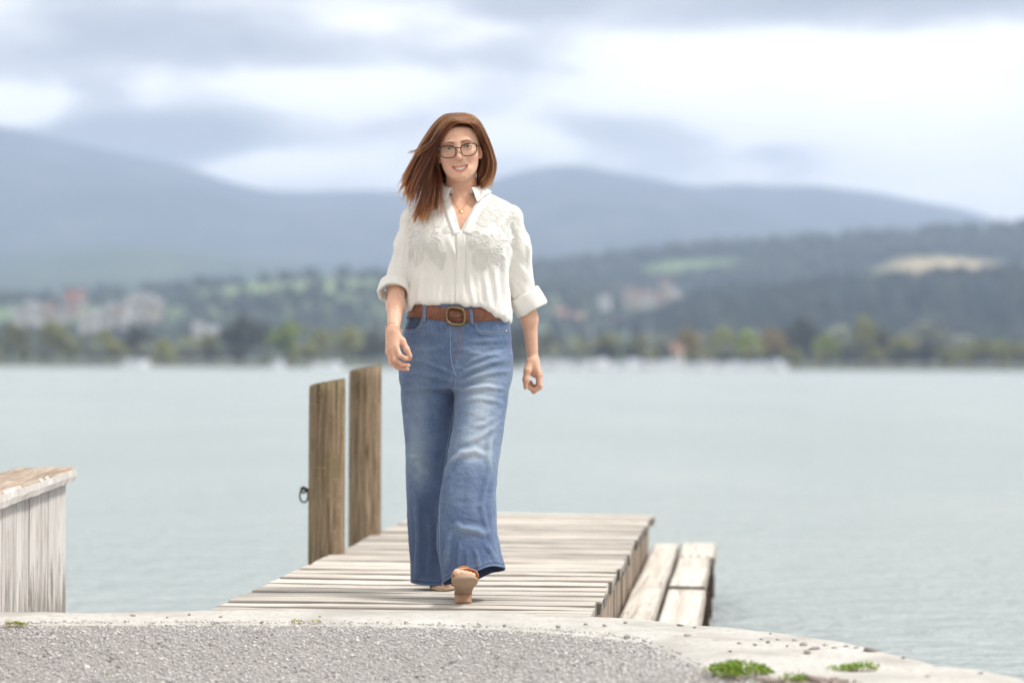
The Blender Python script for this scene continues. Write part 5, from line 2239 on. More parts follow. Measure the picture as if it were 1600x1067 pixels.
_b = SDF().chain(SLV_R, [0.0425, 0.0465, 0.0495], 0.03)


def wrap(s):
    lo = np.min([p[1] for p in s.p], 0)
    hi = np.max([p[2] for p in s.p], 0)
    return (lambda P: s(P, 0.3)), lo, hi


f_, lo_, hi_ = wrap(_a)
bl.fn(f_, lo_, hi_, 0.018)
f_, lo_, hi_ = wrap(_b)
bl.fn(f_, lo_, hi_, 0.018)
# neck opening and the V
bl.cone(A3(L(719, 262, 0.018)), A3(L(722, 300, 0.012)), 0.059, 0.054, 0.010, 'sub')
_va, _vb, _vc = L(697, 288), L(720.5, 363), L(758, 290)


def vcut(P):
    def half(a, b_):
        d = np.array([b_.x - a.x, b_.z - a.z])
        d /= np.linalg.norm(d)
        n = np.array([-d[1], d[0]])
        return (P[:, 0] - a.x) * n[0] + (P[:, 2] - a.z) * n[1]
    d1 = -half(_va, _vb)     # inside to the right of the left edge
    d2 = half(_vc, _vb)
    return np.maximum(np.maximum(d1, d2), P[:, 1] - 0.02)


bl.fn(vcut, (_va.x - .01, -0.3, _vb.z - 0.02), (_vc.x + .01, 0.03, _vc.z + 0.1), 0.006, 'sub')
HEM_X = [560, 620, 634, 644, 649, 656, 675, 700, 725, 752, 765, 780, 796, 806, 900]
HEM_Q = [488, 488, 487.5, 485, 477, 475, 478, 479.5, 480.5, 482, 489, 497, 503, 504, 504]


def hemcut(P):
    px = P[:, 0] * F / D0 + PX0
    q = np.interp(px, HEM_X, HEM_Q)
    z = HC - (q - HY) / F * D0 - (P[:, 1] + 0.1) * 0.06
    arm = (px < 628) | (px > 806)
    return np.where(arm, -0.2, z - P[:, 2])


_lo = np.array([-0.5, -0.4, 0.9])
bl.fn(hemcut, (-0.5, -0.5, 0.5), (0.5, 0.5, Z(440)), 0.022, 'int')


def pleat(V, N):
    """the soft creases of the linen"""
    px = to_px(V)
    low = sstep(Z(430), Z(480), V[:, 2])
    f = 0.0022 * fbm(np.stack([V[:, 0] * 24, V[:, 1] * 24, V[:, 2] * 6.0], 1), 3, 11)
    f += 0.0055 * low * fbm(np.stack([V[:, 0] * 40, V[:, 1] * 30, V[:, 2] * 7.0], 1), 2, 17)
    f += 0.0005 * fbm(np.stack([V[:, 0] * 70, V[:, 1] * 70, V[:, 2] * 60], 1), 3, 13)
    side = np.where((px[:, 0] < 641) | (px[:, 0] > 797), 1.0, 0.0)
    f += side * 0.0018 * fbm(np.stack([V[:, 0] * 14, V[:, 1] * 14, V[:, 2] * 26 + V[:, 0] * 30], 1), 3, 19)
    for line, amp, w in BL_FOLDS:
        d, t, sd = poly_dist(px, line)
        m = np.sin(np.clip(t, 0.02, 0.98) * PI) ** 0.5 * (N[:, 1] < 0.1)
        f += m * amp * (np.exp(-(d / w) ** 2) - 0.6 * np.exp(-((d - 1.6 * w) / w) ** 2))
    return V + N * f[:, None]


BL_FOLDS = [([(700, 372), (712, 400), (716, 440)], 0.004, 4), ([(735, 395), (733, 430), (738, 475)], 0.005, 4), ([(772, 420), (776, 450), (784, 490)], 0.006, 4),
            ([(788, 395), (789, 430), (793, 475)], 0.005, 3.5), ([(660, 430), (655, 455), (652, 478)], 0.005, 4), ([(640, 440), (641, 462), (640, 482)], 0.004, 3),
            ([(690, 440), (686, 460), (684, 478)], 0.004, 4), ([(757, 430), (760, 455), (765, 480)], 0.005, 4), ([(805, 350), (797, 385), (800, 420)], 0.005, 4),
            ([(822, 345), (826, 385), (828, 420)], 0.004, 3), ([(642, 350), (640, 385), (637, 415)], 0.004, 3), ([(625, 370), (618, 400), (612, 430)], 0.0035, 3)]

_t0 = _time.time()
gx = axis_grid(X(596), X(852), 0.0032)
gy = axis_grid(-0.155, 0.165, 0.0034)
gz = axis_grid(Z(508), Z(284), 0.0032)
KV, KQ = surface_nets(bl, gx, gy, gz)
KV = relax(KV, KQ, 2, 0.4)
KV = pleat(KV, mesh_normals(KV, KQ))
print('BLOUSE', len(KV), _time.time() - _t0)
_px = to_px(KV)
lace_polys = []


def petal(cx, cy, ang, ln, wd, n=14, kind=0):
    """closed outline of a petal that leaves (cx, cy) at angle ang (image degrees, 0 = right, 90 = down)"""
    a = math.radians(ang)
    ux, uy = math.cos(a), math.sin(a)
    pts = []
    for i in range(n + 1):
        t = i / n
        w = wd * math.sin(PI * t ** 0.8) ** 0.9
        pts.append((cx + ux * ln * t - uy * w, cy + uy * ln * t + ux * w))
    for i in range(n - 1, 0, -1):
        t = i / n
        w = wd * math.sin(PI * t ** 0.8) ** 0.9
        pts.append((cx + ux * ln * t + uy * w, cy + uy * ln * t - ux * w))
    return pts


PETALS = []
for (cx, cy, r_, n, a0) in ((789, 340, 22, 9, 10), (769, 384, 24, 9, 25), (668, 374, 27, 10, 5), (648, 338, 16, 7, 30), (690, 322, 15, 6, 50)):
    for k in range(n):
        rr = r_ * (0.8 + 0.3 * ((k * 7) % 3) / 2)
        PETALS.append(petal(cx, cy, a0 + 360 * k / n, rr, rr * 0.24))
for (cx, cy, ang, ln, wd) in ((752, 372, 200, 20, 8), (764, 352, 215, 30, 8), (768, 346, 235, 26, 7), (748, 388, 82, 40, 13), (740, 372, 100, 20, 7), (770, 392, 85, 36, 9), (779, 396, 70, 28, 7), (797, 352, 80, 40, 7),
                               (672, 384, 60, 42, 10), (684, 392, 78, 30, 9), (655, 384, 100, 36, 9), (662, 352, 250, 26, 7), (683, 355, 290, 24, 7), (650, 362, 190, 14, 5), (693, 362, 330, 18, 6), (641, 375, 95, 30, 4), (660, 330, 210, 20, 6), (672, 330, 320, 20, 6), (664, 322, 280, 16, 5), (762, 325, 300, 18, 6), (775, 322, 250, 16, 5), (798, 330, 330, 14, 5), (800, 372, 60, 26, 6), (757, 335, 180, 18, 6), (694, 392, 100, 22, 5), (645, 392, 80, 26, 5)):
    PETALS.append(petal(cx, cy, ang, ln, wd))
ok_px = lambda p: (638 < p[0] < 806) and (305 < p[1] < 432) and not (706 < p[0] < 730 and p[1] > 330)
lace = np.zeros(len(KV))
fm = KV[:, 1] < 0.02
for P_ in PETALS:
    a = np.array(P_)
    lo2, hi2 = a.min(0) - 2, a.max(0) + 2
    m = fm & (_px[:, 0] > lo2[0]) & (_px[:, 0] < hi2[0]) & (_px[:, 1] > lo2[1]) & (_px[:, 1] < hi2[1])
    ii = np.nonzero(m)[0]
    if len(ii):
        ins = in_poly(_px[ii, 0], _px[ii, 1], P_) if 'in_poly' in globals() else np.zeros(len(ii), bool)
        lace[ii[ins]] = 1.0
# yoke: net between the flowers
def blob(x, y, cx, cy, sx, sy):
    return ((x - cx) / sx) ** 2 + ((y - cy) / sy) ** 2 < 1
yoke = fm & (blob(_px[:, 0], _px[:, 1], 775, 345, 36, 45) | blob(_px[:, 0], _px[:, 1], 664, 345, 32, 50)) & (np.abs(_px[:, 0] - 718) > 14)
lace = np.maximum(lace, yoke * 0.7)
me = mesh_from(KV, KQ, LINEN)
point_color(me, np.repeat(lace[:, None], 3, 1))
blouse = link('blouse', me, person)
BLT = BVHTree.FromPolygons([tuple(v) for v in KV], [tuple(q) for q in KQ])
CAMP = Vector((0, 0, HC)) - PO


def onto(p, q, tree, off=0.0015):
    """the point of a garment's front seen at photograph pixel (p, q), lifted by off; None where the sight line misses"""
    d = (L(p, q, 0) - CAMP).normalized()
    loc, nor, idx, dist = tree.ray_cast(CAMP, d)
    if loc is None:
        return None
    if nor.dot(d) > 0:
        nor = -nor
    return loc + nor * off


def draped_line(line, tree, r, off=0.001, step=1.6, closed=False, sides=5):
    """a cord laid over a garment along a pixel polyline; returns a list of (verts, faces)"""
    pts = []
    ln = list(line) + ([line[0]] if closed else [])
    for a, b_ in zip(ln[:-1], ln[1:]):
        n = max(1, int(math.hypot(b_[0] - a[0], b_[1] - a[1]) / step))
        for i in range(n):
            t = i / n
            pts.append((a[0] + (b_[0] - a[0]) * t, a[1] + (b_[1] - a[1]) * t))
    pts.append(ln[-1])
    out, run = [], []
    for p in pts:
        w = onto(p[0], p[1], tree, off)
        if w is not None and run and (w - run[-1]).length > 0.03:
            w = None
        if w is None:
            if len(run) > 2:
                out.append(tube(run, r, sides))
            run = []
        else:
            run.append(w)
    if len(run) > 2:
        out.append(tube(run, r, sides))
    return out


def patch(rows, tree, off=0.002, thick=0.0015):
    """a strip of cloth over a garment: rows of pixel points (all the same length)"""
    g = [[onto(p[0], p[1], tree, off) for p in r_] for r_ in rows]
    V, Fc, ids = [], [], {}
    nr, nc = len(g), len(g[0])
    for i in range(nr):
        for j in range(nc):
            if g[i][j] is None:
                # borrow the nearest hit of the row
                c = [g[i][k] for k in range(nc) if g[i][k] is not None]
                if not c:
                    c = [x for r_ in g for x in r_ if x is not None]
                g[i][j] = min(c, key=lambda w: (w - L(rows[i][j][0], rows[i][j][1], w.y)).length)
    for i in range(nr):
        for j in range(nc):
            V.append(g[i][j])
    for i in range(nr):
        for j in range(nc):
            V.append(g[i][j] + Vector((0, thick + off, 0)))
    N0 = nr * nc
    for i in range(nr - 1):
        for j in range(nc - 1):
            a = i * nc + j
            Fc.append((a, a + 1, a + nc + 1, a + nc))
            Fc.append((N0 + a, N0 + a + nc, N0 + a + nc + 1, N0 + a + 1))
    for i in range(nr - 1):
        for j in (0, nc - 1):
            a, b_ = i * nc + j, (i + 1) * nc + j
            Fc.append((a, b_, N0 + b_, N0 + a))
    for j in range(nc - 1):
        for i in (0, nr - 1):
            a, b_ = i * nc + j, i * nc + j + 1
            Fc.append((a, b_, N0 + b_, N0 + a))
    return V, Fc


def lerp2(a, b_, t):
    return (a[0] + (b_[0] - a[0]) * t, a[1] + (b_[1] - a[1]) * t)


def clean(vf, mat, smooth=True):
    me = mesh_from(vf[0], vf[1], mat, smooth)
    bm = bmesh.new()
    bm.from_mesh(me)
    bmesh.ops.recalc_face_normals(bm, faces=bm.faces)
    bm.to_mesh(me)
    bm.free()
    return me


# embroidery
eb = Bag()
for P_ in PETALS:
    pl_ = [p for p in P_]
    if sum(ok_px(p) for p in pl_) < len(pl_) * 0.6:
        pass
    run = []
    for p in pl_ + [pl_[0]]:
        if ok_px(p):
            run.append(p)
        else:
            if len(run) > 2:
                for vf in draped_line(run, BLT, 0.0015, 0.0007):
                    eb.add(vf)
            run = []
    if len(run) > 2:
        for vf in draped_line(run, BLT, 0.0015, 0.0007):
            eb.add(vf)
    cxy = np.mean(np.array(pl_), 0)
    inner_ = [tuple(cxy + (np.array(p) - cxy) * 0.66) for p in pl_]
    if all(ok_px(p) for p in inner_):
        for vf in draped_line(inner_, BLT, 0.0009, 0.0004, closed=True, step=2.4, sides=4):
            eb.add(vf)
    # midrib and cross threads
    n = len(pl_)
    h = n // 2
    if ok_px(pl_[0]) and ok_px(pl_[h]):
        for vf in draped_line([pl_[0], pl_[h]], BLT, 0.0008, 0.0006):
            eb.add(vf)
    for k in range(2, h - 1, 2):
        a, b_ = pl_[k], pl_[n - k]
        if ok_px(a) and ok_px(b_):
            for vf in draped_line([a, b_], BLT, 0.0006, 0.0004):
                eb.add(vf)
for (x0, y0, x1, y1) in ((640, 308, 700, 352), (742, 310, 806, 356)):     # loose net of the yoke
    for k in range(60):
        px = random.uniform(x0, x1)
        py = random.uniform(y0, y1)
        r_ = random.uniform(3, 6)
        a0 = random.uniform(0, 360)
        ln = [(px + r_ * math.cos(math.radians(a0 + t)), py + r_ * math.sin(math.radians(a0 + t))) for t in range(0, 280, 35)]
        if all(ok_px(p) and not (690 < p[0] < 745) for p in ln):
            for vf in draped_line(ln, BLT, 0.0008, 0.0004):
                eb.add(vf)
o = link('embroidery', eb.mesh(CORD), blouse)
o['kind'] = 'stuff'

# placket and the turned-back edges of the neck opening
rows = []
for i in range(40):
    t = i / 39
    q = 356 + t * (481 - 356)
    x0 = 711.5 + 1.2 * math.sin(t * 5)
    rows.append([(x0, q), (x0 + 3, q), (x0 + 8, q), (x0 + 13, q), (x0 + 15.5, q)])
link('placket', clean(patch(rows, BLT, 0.0022), LINEN), blouse)
for side in (-1, 1):
    inner = [(698, 297), (702, 310), (709, 332), (716, 352), (720, 364)] if side < 0 else [(756.5, 297), (749, 309), (739, 326), (729, 346), (722, 364)]
    wd = 11.5 if side < 0 else 13
    rows = []
    for i in range(24):
        t = i / 23 * (len(inner) - 1)
        k = min(int(t), len(inner) - 2)
        p = lerp2(inner[k], inner[k + 1], t - k)
        rows.append([(p[0] + side * (1.0 + wd * s_), p[1] + 3.5 * s_) for s_ in (0, 0.25, 0.6, 1.0)])
    link('facing', clean(patch(rows, BLT, 0.003), CORD), blouse)
# collar: a standing band that folds over and lies on the shoulders
NC = L(722, 297, 0.012)
V, Fc = [], []
n = 56
for i in range(n + 1):
    t = i / n
    ph = math.radians(-62 + (360 - 56) * t)    # from the front at the left, round the back, to the front at the right
    # ph = -90 is straight to the front
    ang = math.radians(-90 - 27) - (2 * PI - math.radians(54)) * t
    cx, sy = math.cos(ang), math.sin(ang)
    back = 0.5 + 0.5 * sy                      # 1 at the back
    rx, ry = 0.0665, 0.0660
    edge = min(t, 1 - t)
    z0 = NC.z + 0.012 + 0.022 * back - 0.010 * (1 - back)
    base = Vector((NC.x + cx * rx, NC.y + sy * ry, z0))
    outd = Vector((cx, sy, 0))
    fall = 0.040 - 0.006 * back
    point = 0.022 * max(0, 1 - edge / 0.07)
    rows = [base - outd * 0.004 + Vector((0, 0, -0.022)), base + Vector((0, 0, -0.004)), base + outd * 0.003 + Vector((0, 0, 0.0015)), base + outd * 0.009 - Vector((0, 0, 0.002)),
            base + outd * (fall * 0.55) - Vector((0, 0, 0.013)), base + outd * (fall + point) - Vector((0, 0, 0.026 + point * 0.5))]
    for k, p in enumerate(rows):
        if k >= 3:
            P = np.array([[p.x, p.y, p.z]])
            for _ in range(3):
                dd = float(bl(P, 0.1)[0])
                if dd < 0.0045:
                    g = grad(bl, P)[0]
                    P = P + g[None] * (0.0045 - dd)
                elif k == 5 and dd > 0.008:
                    g = grad(bl, P)[0]
                    P = P - g[None] * (dd - 0.008) * 0.7
            p = Vector(P[0])
        V.append(p)
m_ = 6
for i in range(n):
    for k in range(m_ - 1):
        Fc.append((i * m_ + k, i * m_ + k + 1, (i + 1) * m_ + k + 1, (i + 1) * m_ + k))
me = clean((V, Fc), LINEN)
o = link('collar', me, blouse)
md = o.modifiers.new('thick', 'SOLIDIFY'); md.thickness = 0.0022; md.offset = 0
md = o.modifiers.new('soft', 'SUBSURF'); md.levels = 1; md.render_levels = 1


def cuff(c0, c1, r0, r1, seed, flat=1.0, flare=0.0):
    c0, c1 = Vector(c0), Vector(c1)
    d = (c1 - c0).normalized()
    a = d.orthogonal().normalized()
    a = (Vector((1, 0, 0)) - d * d.x).normalized()
    b_ = d.cross(a)
    n, V, Fc = 64, [], []
    ln = (c1 - c0).length
    prof = [(0.0, 0.004), (-0.03, 0.010), (0.10, 0.0125), (0.5, 0.012), (0.9, 0.0125), (1.02, 0.010), (1.04, 0.005), (1.0, 0.0005), (0.8, -0.002), (0.3, -0.003)]
    m = len(prof)
    ths = np.linspace(0, 2 * PI, n, endpoint=False)
    for i in range(n):
        th = ths[i]
        nz = float(fbm(np.array([[math.cos(th) * 1.6, math.sin(th) * 1.6, seed]]), 3, seed)[0])
        for (t, e) in prof:
            w2 = float(vnoise(np.array([[math.cos(th) * 2.5, math.sin(th) * 2.5, seed + t * 2]]), seed)[0])
            r = (r0 + (r1 - r0) * t) + e + 0.0030 * nz + 0.0022 * w2
            p = c0 + d * (ln * t + 0.005 * nz * (1 if t > 0.5 else 0.5)) + (a * math.cos(th) + b_ * math.sin(th) * flat) * r
            V.append(p)
    for i in range(n):
        j = (i + 1) % n
        for k in range(m):
            k2 = (k + 1) % m
            Fc.append((i * m + k, i * m + k2, j * m + k2, j * m + k))
    o = link('cuff', clean((V, Fc), LINEN), blouse)
    md = o.modifiers.new('soft', 'SUBSURF'); md.levels = 1; md.render_levels = 1
    return o


_d = (L(616, 478, -0.075) - L(620, 446, 0.0)).normalized()
_c0 = L(617.5, 444, 0.003)
cuff(_c0, _c0 + _d * 0.052, 0.0400, 0.0455, 3)
cuff(L(817, 459, 0.077), L(832, 484, 0.083), 0.0475, 0.0485, 8)
# small pearl button
w = onto(712, 345, BLT, 0.004)
if w is not None:
    v, f = tube([w + Vector((0, 0.001, 0)), w - Vector((0, 0.0012, 0))], 0.0042, 12)
    link('button', mesh_from(v, f, simple_mat('pearl', (0.8, 0.78, 0.74), 0.3, 0, 0.05)), blouse)

# ------------------------------------------------------------------ jeans
def denim():
    m, T, b = new_mat('blue_denim')
    a = T.n.new('ShaderNodeAttribute')
    a.attribute_name = 'col'
    tc = T.n.new('ShaderNodeTexCoord')
    p = tc.outputs['Object']
    n1 = T.noise(T.mapping(p, scale=(420, 420, 60)), 1.0, 3, 0.7)
    n2 = T.noise(T.mapping(p, scale=(900, 900, 900)), 1.0, 2, 0.6)
    n3 = T.noise(p, 14.0, 4, 0.6)
    f = T.math('ADD', a.outputs['Fac'], T.math('ADD', T.math('MULTIPLY', T.math('SUBTRACT', n1, 0.5), 0.42), T.math('MULTIPLY', T.math('SUBTRACT', n3, 0.5), 0.30)))
    c = T.ramp(f, [(0.0, (0.035, 0.058, 0.13)), (0.25, (0.080, 0.121, 0.226)), (0.5, (0.180, 0.240, 0.345)), (0.75, (0.36, 0.42, 0.50)), (1.0, (0.57, 0.61, 0.65))])
    T.set(b.inputs['Base Color'], c)
    b.inputs['Roughness'].default_value = 0.85
    b.inputs['Specular IOR Level'].default_value = 0.2
    b.inputs['Sheen Weight'].default_value = 0.1
    nm = T.bump(T.noise(T.mapping(p, scale=(18, 18, 30)), 1.0, 5, 0.6, 1.0), 0.22, 0.010)
    T.set(b.inputs['Normal'], T.bump(T.math('ADD', n1, n2), 0.3, 0.001, nm))
    return m


DENIM = denim()
zj = lambda rows: [(Z(q, y), X(cx, y), y, M(a, y), b_) for q, cx, y, a, b_ in rows]
LEG_F = [(556, 755, 0.0, 42, 0.098), (590, 754, -0.02, 43.5, 0.095), (620, 753, -0.04, 42, 0.089), (660, 749, -0.075, 40, 0.083), (700, 742, -0.112, 41, 0.080), (740, 736.5, -0.145, 42.5, 0.082),
         (780, 731.5, -0.165, 44.5, 0.087), (820, 730.5, -0.182, 46, 0.093), (860, 734.5, -0.197, 49.5, 0.102), (895, 742, -0.207, 51.5, 0.108), (925, 747, -0.212, 53, 0.112)]
LEG_B = [(556, 671, 0.02, 43, 0.098), (590, 670.5, 0.03, 43.5, 0.095), (620, 670, 0.042, 43, 0.090), (660, 671, 0.057, 41, 0.085), (700, 672.5, 0.078, 39.5, 0.081), (740, 673, 0.105, 38, 0.079),
         (780, 674, 0.135, 38, 0.081), (820, 676, 0.17, 38, 0.085), (860, 680, 0.205, 39, 0.090), (915, 684, 0.245, 41, 0.096), (930, 685, 0.25, 41, 0.097)]
HIPS = [(470, 717, 0.006, 74, 0.112), (484, 716.5, 0.008, 76, 0.115), (500, 716, 0.012, 79, 0.118), (522, 714.5, 0.018, 83.5, 0.122), (550, 713, 0.026, 86, 0.130), (575, 712.5, 0.028, 86, 0.130), (596, 712, 0.02, 83, 0.112), (606, 712, 0.016, 74, 0.095)]
sA, sB = SDF(), SDF()
sA.loft(zj(HIPS), 2.25, 0.02).loft(zj(LEG_B), 2.2, 0.035)
sB.loft(zj(HIPS), 2.25, 0.02).loft(zj(LEG_F), 2.2, 0.035)
_hf = L(741, 893, -0.207)
_hb = L(684, 913, 0.245)


def hemF(P):
    return (_hf.z - 0.012 + 0.26 * (P[:, 0] - _hf.x) - 0.22 * (P[:, 1] - _hf.y) + 0.004 * np.sin(P[:, 0] * 60)) - P[:, 2]


def hemB(P):
    return (0.020 + 0.03 * np.abs(P[:, 0] - _hb.x) + 0.02 * (P[:, 1] - _hb.y)) - P[:, 2]


def legs(P, shell=True):
    a, b_ = sA(P, 0.4), sB(P, 0.4)
    a0, b0 = a, b_
    b0 = b_
    if shell:
        lowm = P[:, 2] - 0.30
        a = np.maximum(a, -np.maximum(a + 0.0052, lowm))
        b_ = np.maximum(b_, -np.maximum(b_ + 0.0052, lowm))
    a = np.maximum(np.maximum(a, hemB(P)), np.where(P[:, 2] < 0.5, -(b0 - 0.001), -1.0))
    b_ = np.maximum(b_, hemF(P))
    return smin(a, b_, 0.005)


jn = SDF()
jn.fn(lambda P: legs(P), (X(610), -0.36, -0.02), (X(815), 0.38, Z(468)))
_t0 = _time.time()
JV, JQ = surface_nets(jn, axis_grid(X(614), X(806), 0.0031), axis_grid(-0.345, 0.365, 0.0034), axis_grid(0.0, Z(474), 0.0031, [(0.0, 0.16, 0.0024)]))
JV = relax(JV, JQ, 1, 0.4)
print('JEANS', len(JV), _time.time() - _t0)
JN = mesh_normals(JV, JQ)
J0 = JV.copy()
jp = to_px(JV)
FOLDS = [  # pixel polyline, height, width in pixels
    ([(715, 590), (735, 577), (765, 566), (797, 560)], 0.0055, 4.0), ([(716, 600), (745, 588), (775, 581), (798, 580)], 0.005, 4.0), ([(716, 612), (735, 607), (762, 604), (790, 608)], 0.0065, 3.6),
    ([(718, 578), (740, 563), (770, 553), (796, 548)], 0.004, 3.5), ([(716, 626), (745, 622), (775, 626), (788, 632)], 0.003, 4),
    ([(709, 588), (690, 575), (665, 566), (632, 560)], 0.003, 3.5), ([(709, 598), (690, 590), (660, 584), (630, 582)], 0.003, 4.0), ([(708, 610), (685, 606), (655, 606)], 0.0025, 4),
    ([(786, 640), (775, 652), (758, 662), (738, 668)], 0.004, 4), ([(783, 655), (770, 668), (750, 682), (720, 692)], 0.005, 4.5),
    ([(692, 748), (704, 724), (720, 709), (742, 704), (762, 712)], 0.0075, 5), ([(775, 668), (766, 690), (764, 715), (768, 740)], 0.005, 4.5),
    ([(764, 716), (766, 738), (759, 765), (753, 790), (758, 815), (766, 840), (764, 868)], 0.0045, 4.0), ([(708, 816), (722, 826), (745, 829), (762, 836)], 0.0085, 6), ([(712, 838), (735, 849), (760, 852)], -0.004, 7),
    ([(706, 735), (703, 770), (706, 815)], 0.005, 6), ([(735, 720), (740, 750), (736, 790)], 0.0025, 8), ([(703, 830), (700, 862), (699, 895)], 0.008, 6), ([(752, 845), (768, 862), (778, 880)], 0.006, 5),
    ([(776, 780), (778, 820), (784, 866)], 0.006, 4), ([(726, 850), (730, 870), (728, 892)], 0.004, 7),
    ([(640, 620), (645, 690), (643, 760)], 0.0025, 6), ([(652, 722), (660, 738), (676, 742)], 0.004, 5), ([(640, 735), (652, 748), (665, 768)], 0.003, 5), ([(650, 780), (654, 840), (652, 905)], 0.009, 5), ([(668, 800), (672, 850), (668, 905)], 0.007, 5),
    ([(684, 780), (686, 840), (690, 900)], 0.006, 6), ([(718, 840), (715, 870), (714, 896)], 0.008, 5), ([(742, 852), (746, 872), (748, 892)], 0.007, 5), ([(716, 745), (713, 780), (716, 812)], 0.004, 6), ([(690, 850), (694, 880), (697, 900)], 0.006, 4), ([(632, 700), (640, 712), (655, 716)], 0.003, 4),
    ([(650, 520), (690, 524), (710, 522)], 0.0015, 4), ([(630, 540), (660, 546), (700, 545)], 0.0018, 4), ([(725, 535), (760, 533), (795, 530)], 0.002, 4),
]
f = np.zeros(len(JV))
frontm = sstep(0.35, -0.25, JN[:, 1])
# which leg a vertex belongs to, so that folds of the near leg stay off the far one
dA_, dB_ = sA(J0, 0.5), sB(J0, 0.5)
near = np.minimum(np.abs(dB_), np.abs(dB_ + 0.0052)) < np.minimum(np.abs(dA_), np.abs(dA_ + 0.0052))
for line, amp, w in FOLDS:
    d, t, sd = poly_dist(jp, line)
    far_line = np.mean([p[0] for p in line]) < 698 and np.mean([p[1] for p in line]) > 600
    sel = (~near) if far_line else (near | (jp[:, 1] < 600))
    m = np.clip(np.sin(np.clip(t, 0.0, 1.0) * PI), 0, 1) ** 0.6 * frontm * sel
    f += m * amp * (np.exp(-(d / w) ** 2) - 0.55 * np.exp(-((d - 1.7 * w) / w) ** 2))
low = sstep(0.75, 0.1, JV[:, 2])
f += 0.0022 * fbm(np.stack([JV[:, 0] * 14, JV[:, 1] * 14, JV[:, 2] * 8], 1), 3, 5) * (0.6 + low)
f += 0.0009 * fbm(np.stack([JV[:, 0] * 40, JV[:, 1] * 40, JV[:, 2] * 70], 1), 2, 9)
inner_side = (np.minimum(np.abs(dA_), np.abs(dB_)) > 0.0024) & (np.where(near, dB_, dA_) < -0.0030)
f = np.where(inner_side, 0.0, np.where(J0[:, 2] < 0.36, np.maximum(f, -0.0016), f))
JV = JV + JN * f[:, None]
# denim fading, with shade and highlights of the legs painted in
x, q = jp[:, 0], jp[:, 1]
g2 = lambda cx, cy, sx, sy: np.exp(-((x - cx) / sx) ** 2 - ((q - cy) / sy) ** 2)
wash_shade = np.full(len(JV), 0.345)
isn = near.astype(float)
wash_shade += isn * (0.34 * g2(752, 640, 24, 60) + 0.24 * g2(742, 690, 24, 26) + 0.16 * g2(738, 712, 34, 14) + 0.16 * g2(768, 598, 28, 26) + 0.06 * g2(740, 830, 30, 24) + 0.14 * g2(777, 790, 9, 100) + 0.04 * g2(730, 770, 30, 60) + 0.09 * g2(728, 829, 30, 10))
wash_shade += (1 - isn) * (-0.05 + 0.17 * g2(652, 650, 18, 80) + 0.20 * g2(656, 742, 18, 30) + 0.12 * g2(650, 700, 16, 40) - 0.06 * g2(690, 680, 16, 90))  # far leg painted darker, as if shaded by the near leg
wash_shade += 0.05 * g2(675, 545, 36, 26) + 0.06 * g2(765, 545, 30, 30)
wash_shade -= 0.06 * sstep(800, 900, q) * (1 - isn)
wash_shade += np.clip(f / 0.006, -0.6, 1) * 0.07 * frontm
wash_shade -= 0.09 * sstep(700, 850, q)
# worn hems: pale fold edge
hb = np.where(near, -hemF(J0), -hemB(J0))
wash_shade += 0.22 * np.exp(-((hb - 0.002) / 0.004) ** 2) - 0.10 * np.exp(-((hb - 0.012) / 0.004) ** 2) + 0.10 * np.exp(-((hb - 0.020) / 0.003) ** 2)
# inside of the legs is set to one very dark tone
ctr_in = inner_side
wash_shade[ctr_in & (J0[:, 2] < 0.3)] = 0.05
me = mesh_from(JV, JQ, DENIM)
point_color(me, np.repeat(np.clip(wash_shade, 0.02, 1)[:, None], 3, 1))
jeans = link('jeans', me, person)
JT = BVHTree.FromPolygons([tuple(v) for v in JV], [tuple(k) for k in JQ])
thread = simple_mat('pale_blue_thread', (0.23, 0.29, 0.38), 0.8)
rust_thread = simple_mat('copper_thread', (0.36, 0.20, 0.13), 0.8)


def stitches(lines, r, mat, name, off=0.0004, dash=None):
    bag = Bag()
    for ln in lines:
        if dash:
            tot = [0]
            for a, b_ in zip(ln[:-1], ln[1:]):
                tot.append(tot[-1] + math.hypot(b_[0] - a[0], b_[1] - a[1]))
            s = 0
            while s < tot[-1]:
                seg = []
                for u in (s, min(s + dash * 0.6, tot[-1])):
                    k = max(i for i in range(len(ln) - 1) if tot[i] <= u + 1e-9)
                    seg.append(lerp2(ln[k], ln[k + 1], (u - tot[k]) / max(1e-6, tot[k + 1] - tot[k])))
                mid = lerp2(seg[0], seg[1], 0.5)
                w = [onto(p[0], p[1], JT, off) for p in (seg[0], mid, seg[1])]
                if all(v is not None for v in w):
                    bag.add(tube(w, r, 4))
                s += dash
        else:
            for vf in draped_line(ln, JT, r, off):
                bag.add(vf)
    o = link(name, bag.mesh(mat), jeans)
    o['kind'] = 'stuff'
    return o


pocket_r = [(743.5, 500), (744, 508), (747, 514.5), (753, 518.5), (770, 520), (790, 518.5)]
pocket_l = [(660, 494), (658.5, 504), (653, 511.5), (645, 515.5), (634, 516)]
stitches([pocket_r, [(p[0] - 0.5, p[1] + 3.2) for p in pocket_r]], 0.0010, thread, 'pocket_stitch')
stitches([pocket_l, [(p[0] + 0.8, p[1] + 3.2) for p in pocket_l]], 0.0010, thread, 'pocket_stitch')
stitches([[(703.5, 511), (703.8, 530), (704.2, 556), (707, 572), (712.5, 588)]], 0.0014, thread, 'fly_seam')
stitches([[(716.5, 512), (717, 535), (715.5, 548), (711, 556), (706, 560)], [(719, 512), (719.5, 535), (718, 549), (713, 559), (708, 564)]], 0.0008, rust_thread, 'fly_stitch', dash=2.2)
stitches([[(795.5, 506), (797, 540), (797, 570), (795, 600), (789, 640), (783, 672), (778, 700), (773, 740), (768, 790), (771, 840), (778, 872)]], 0.0012, thread, 'side_seam')
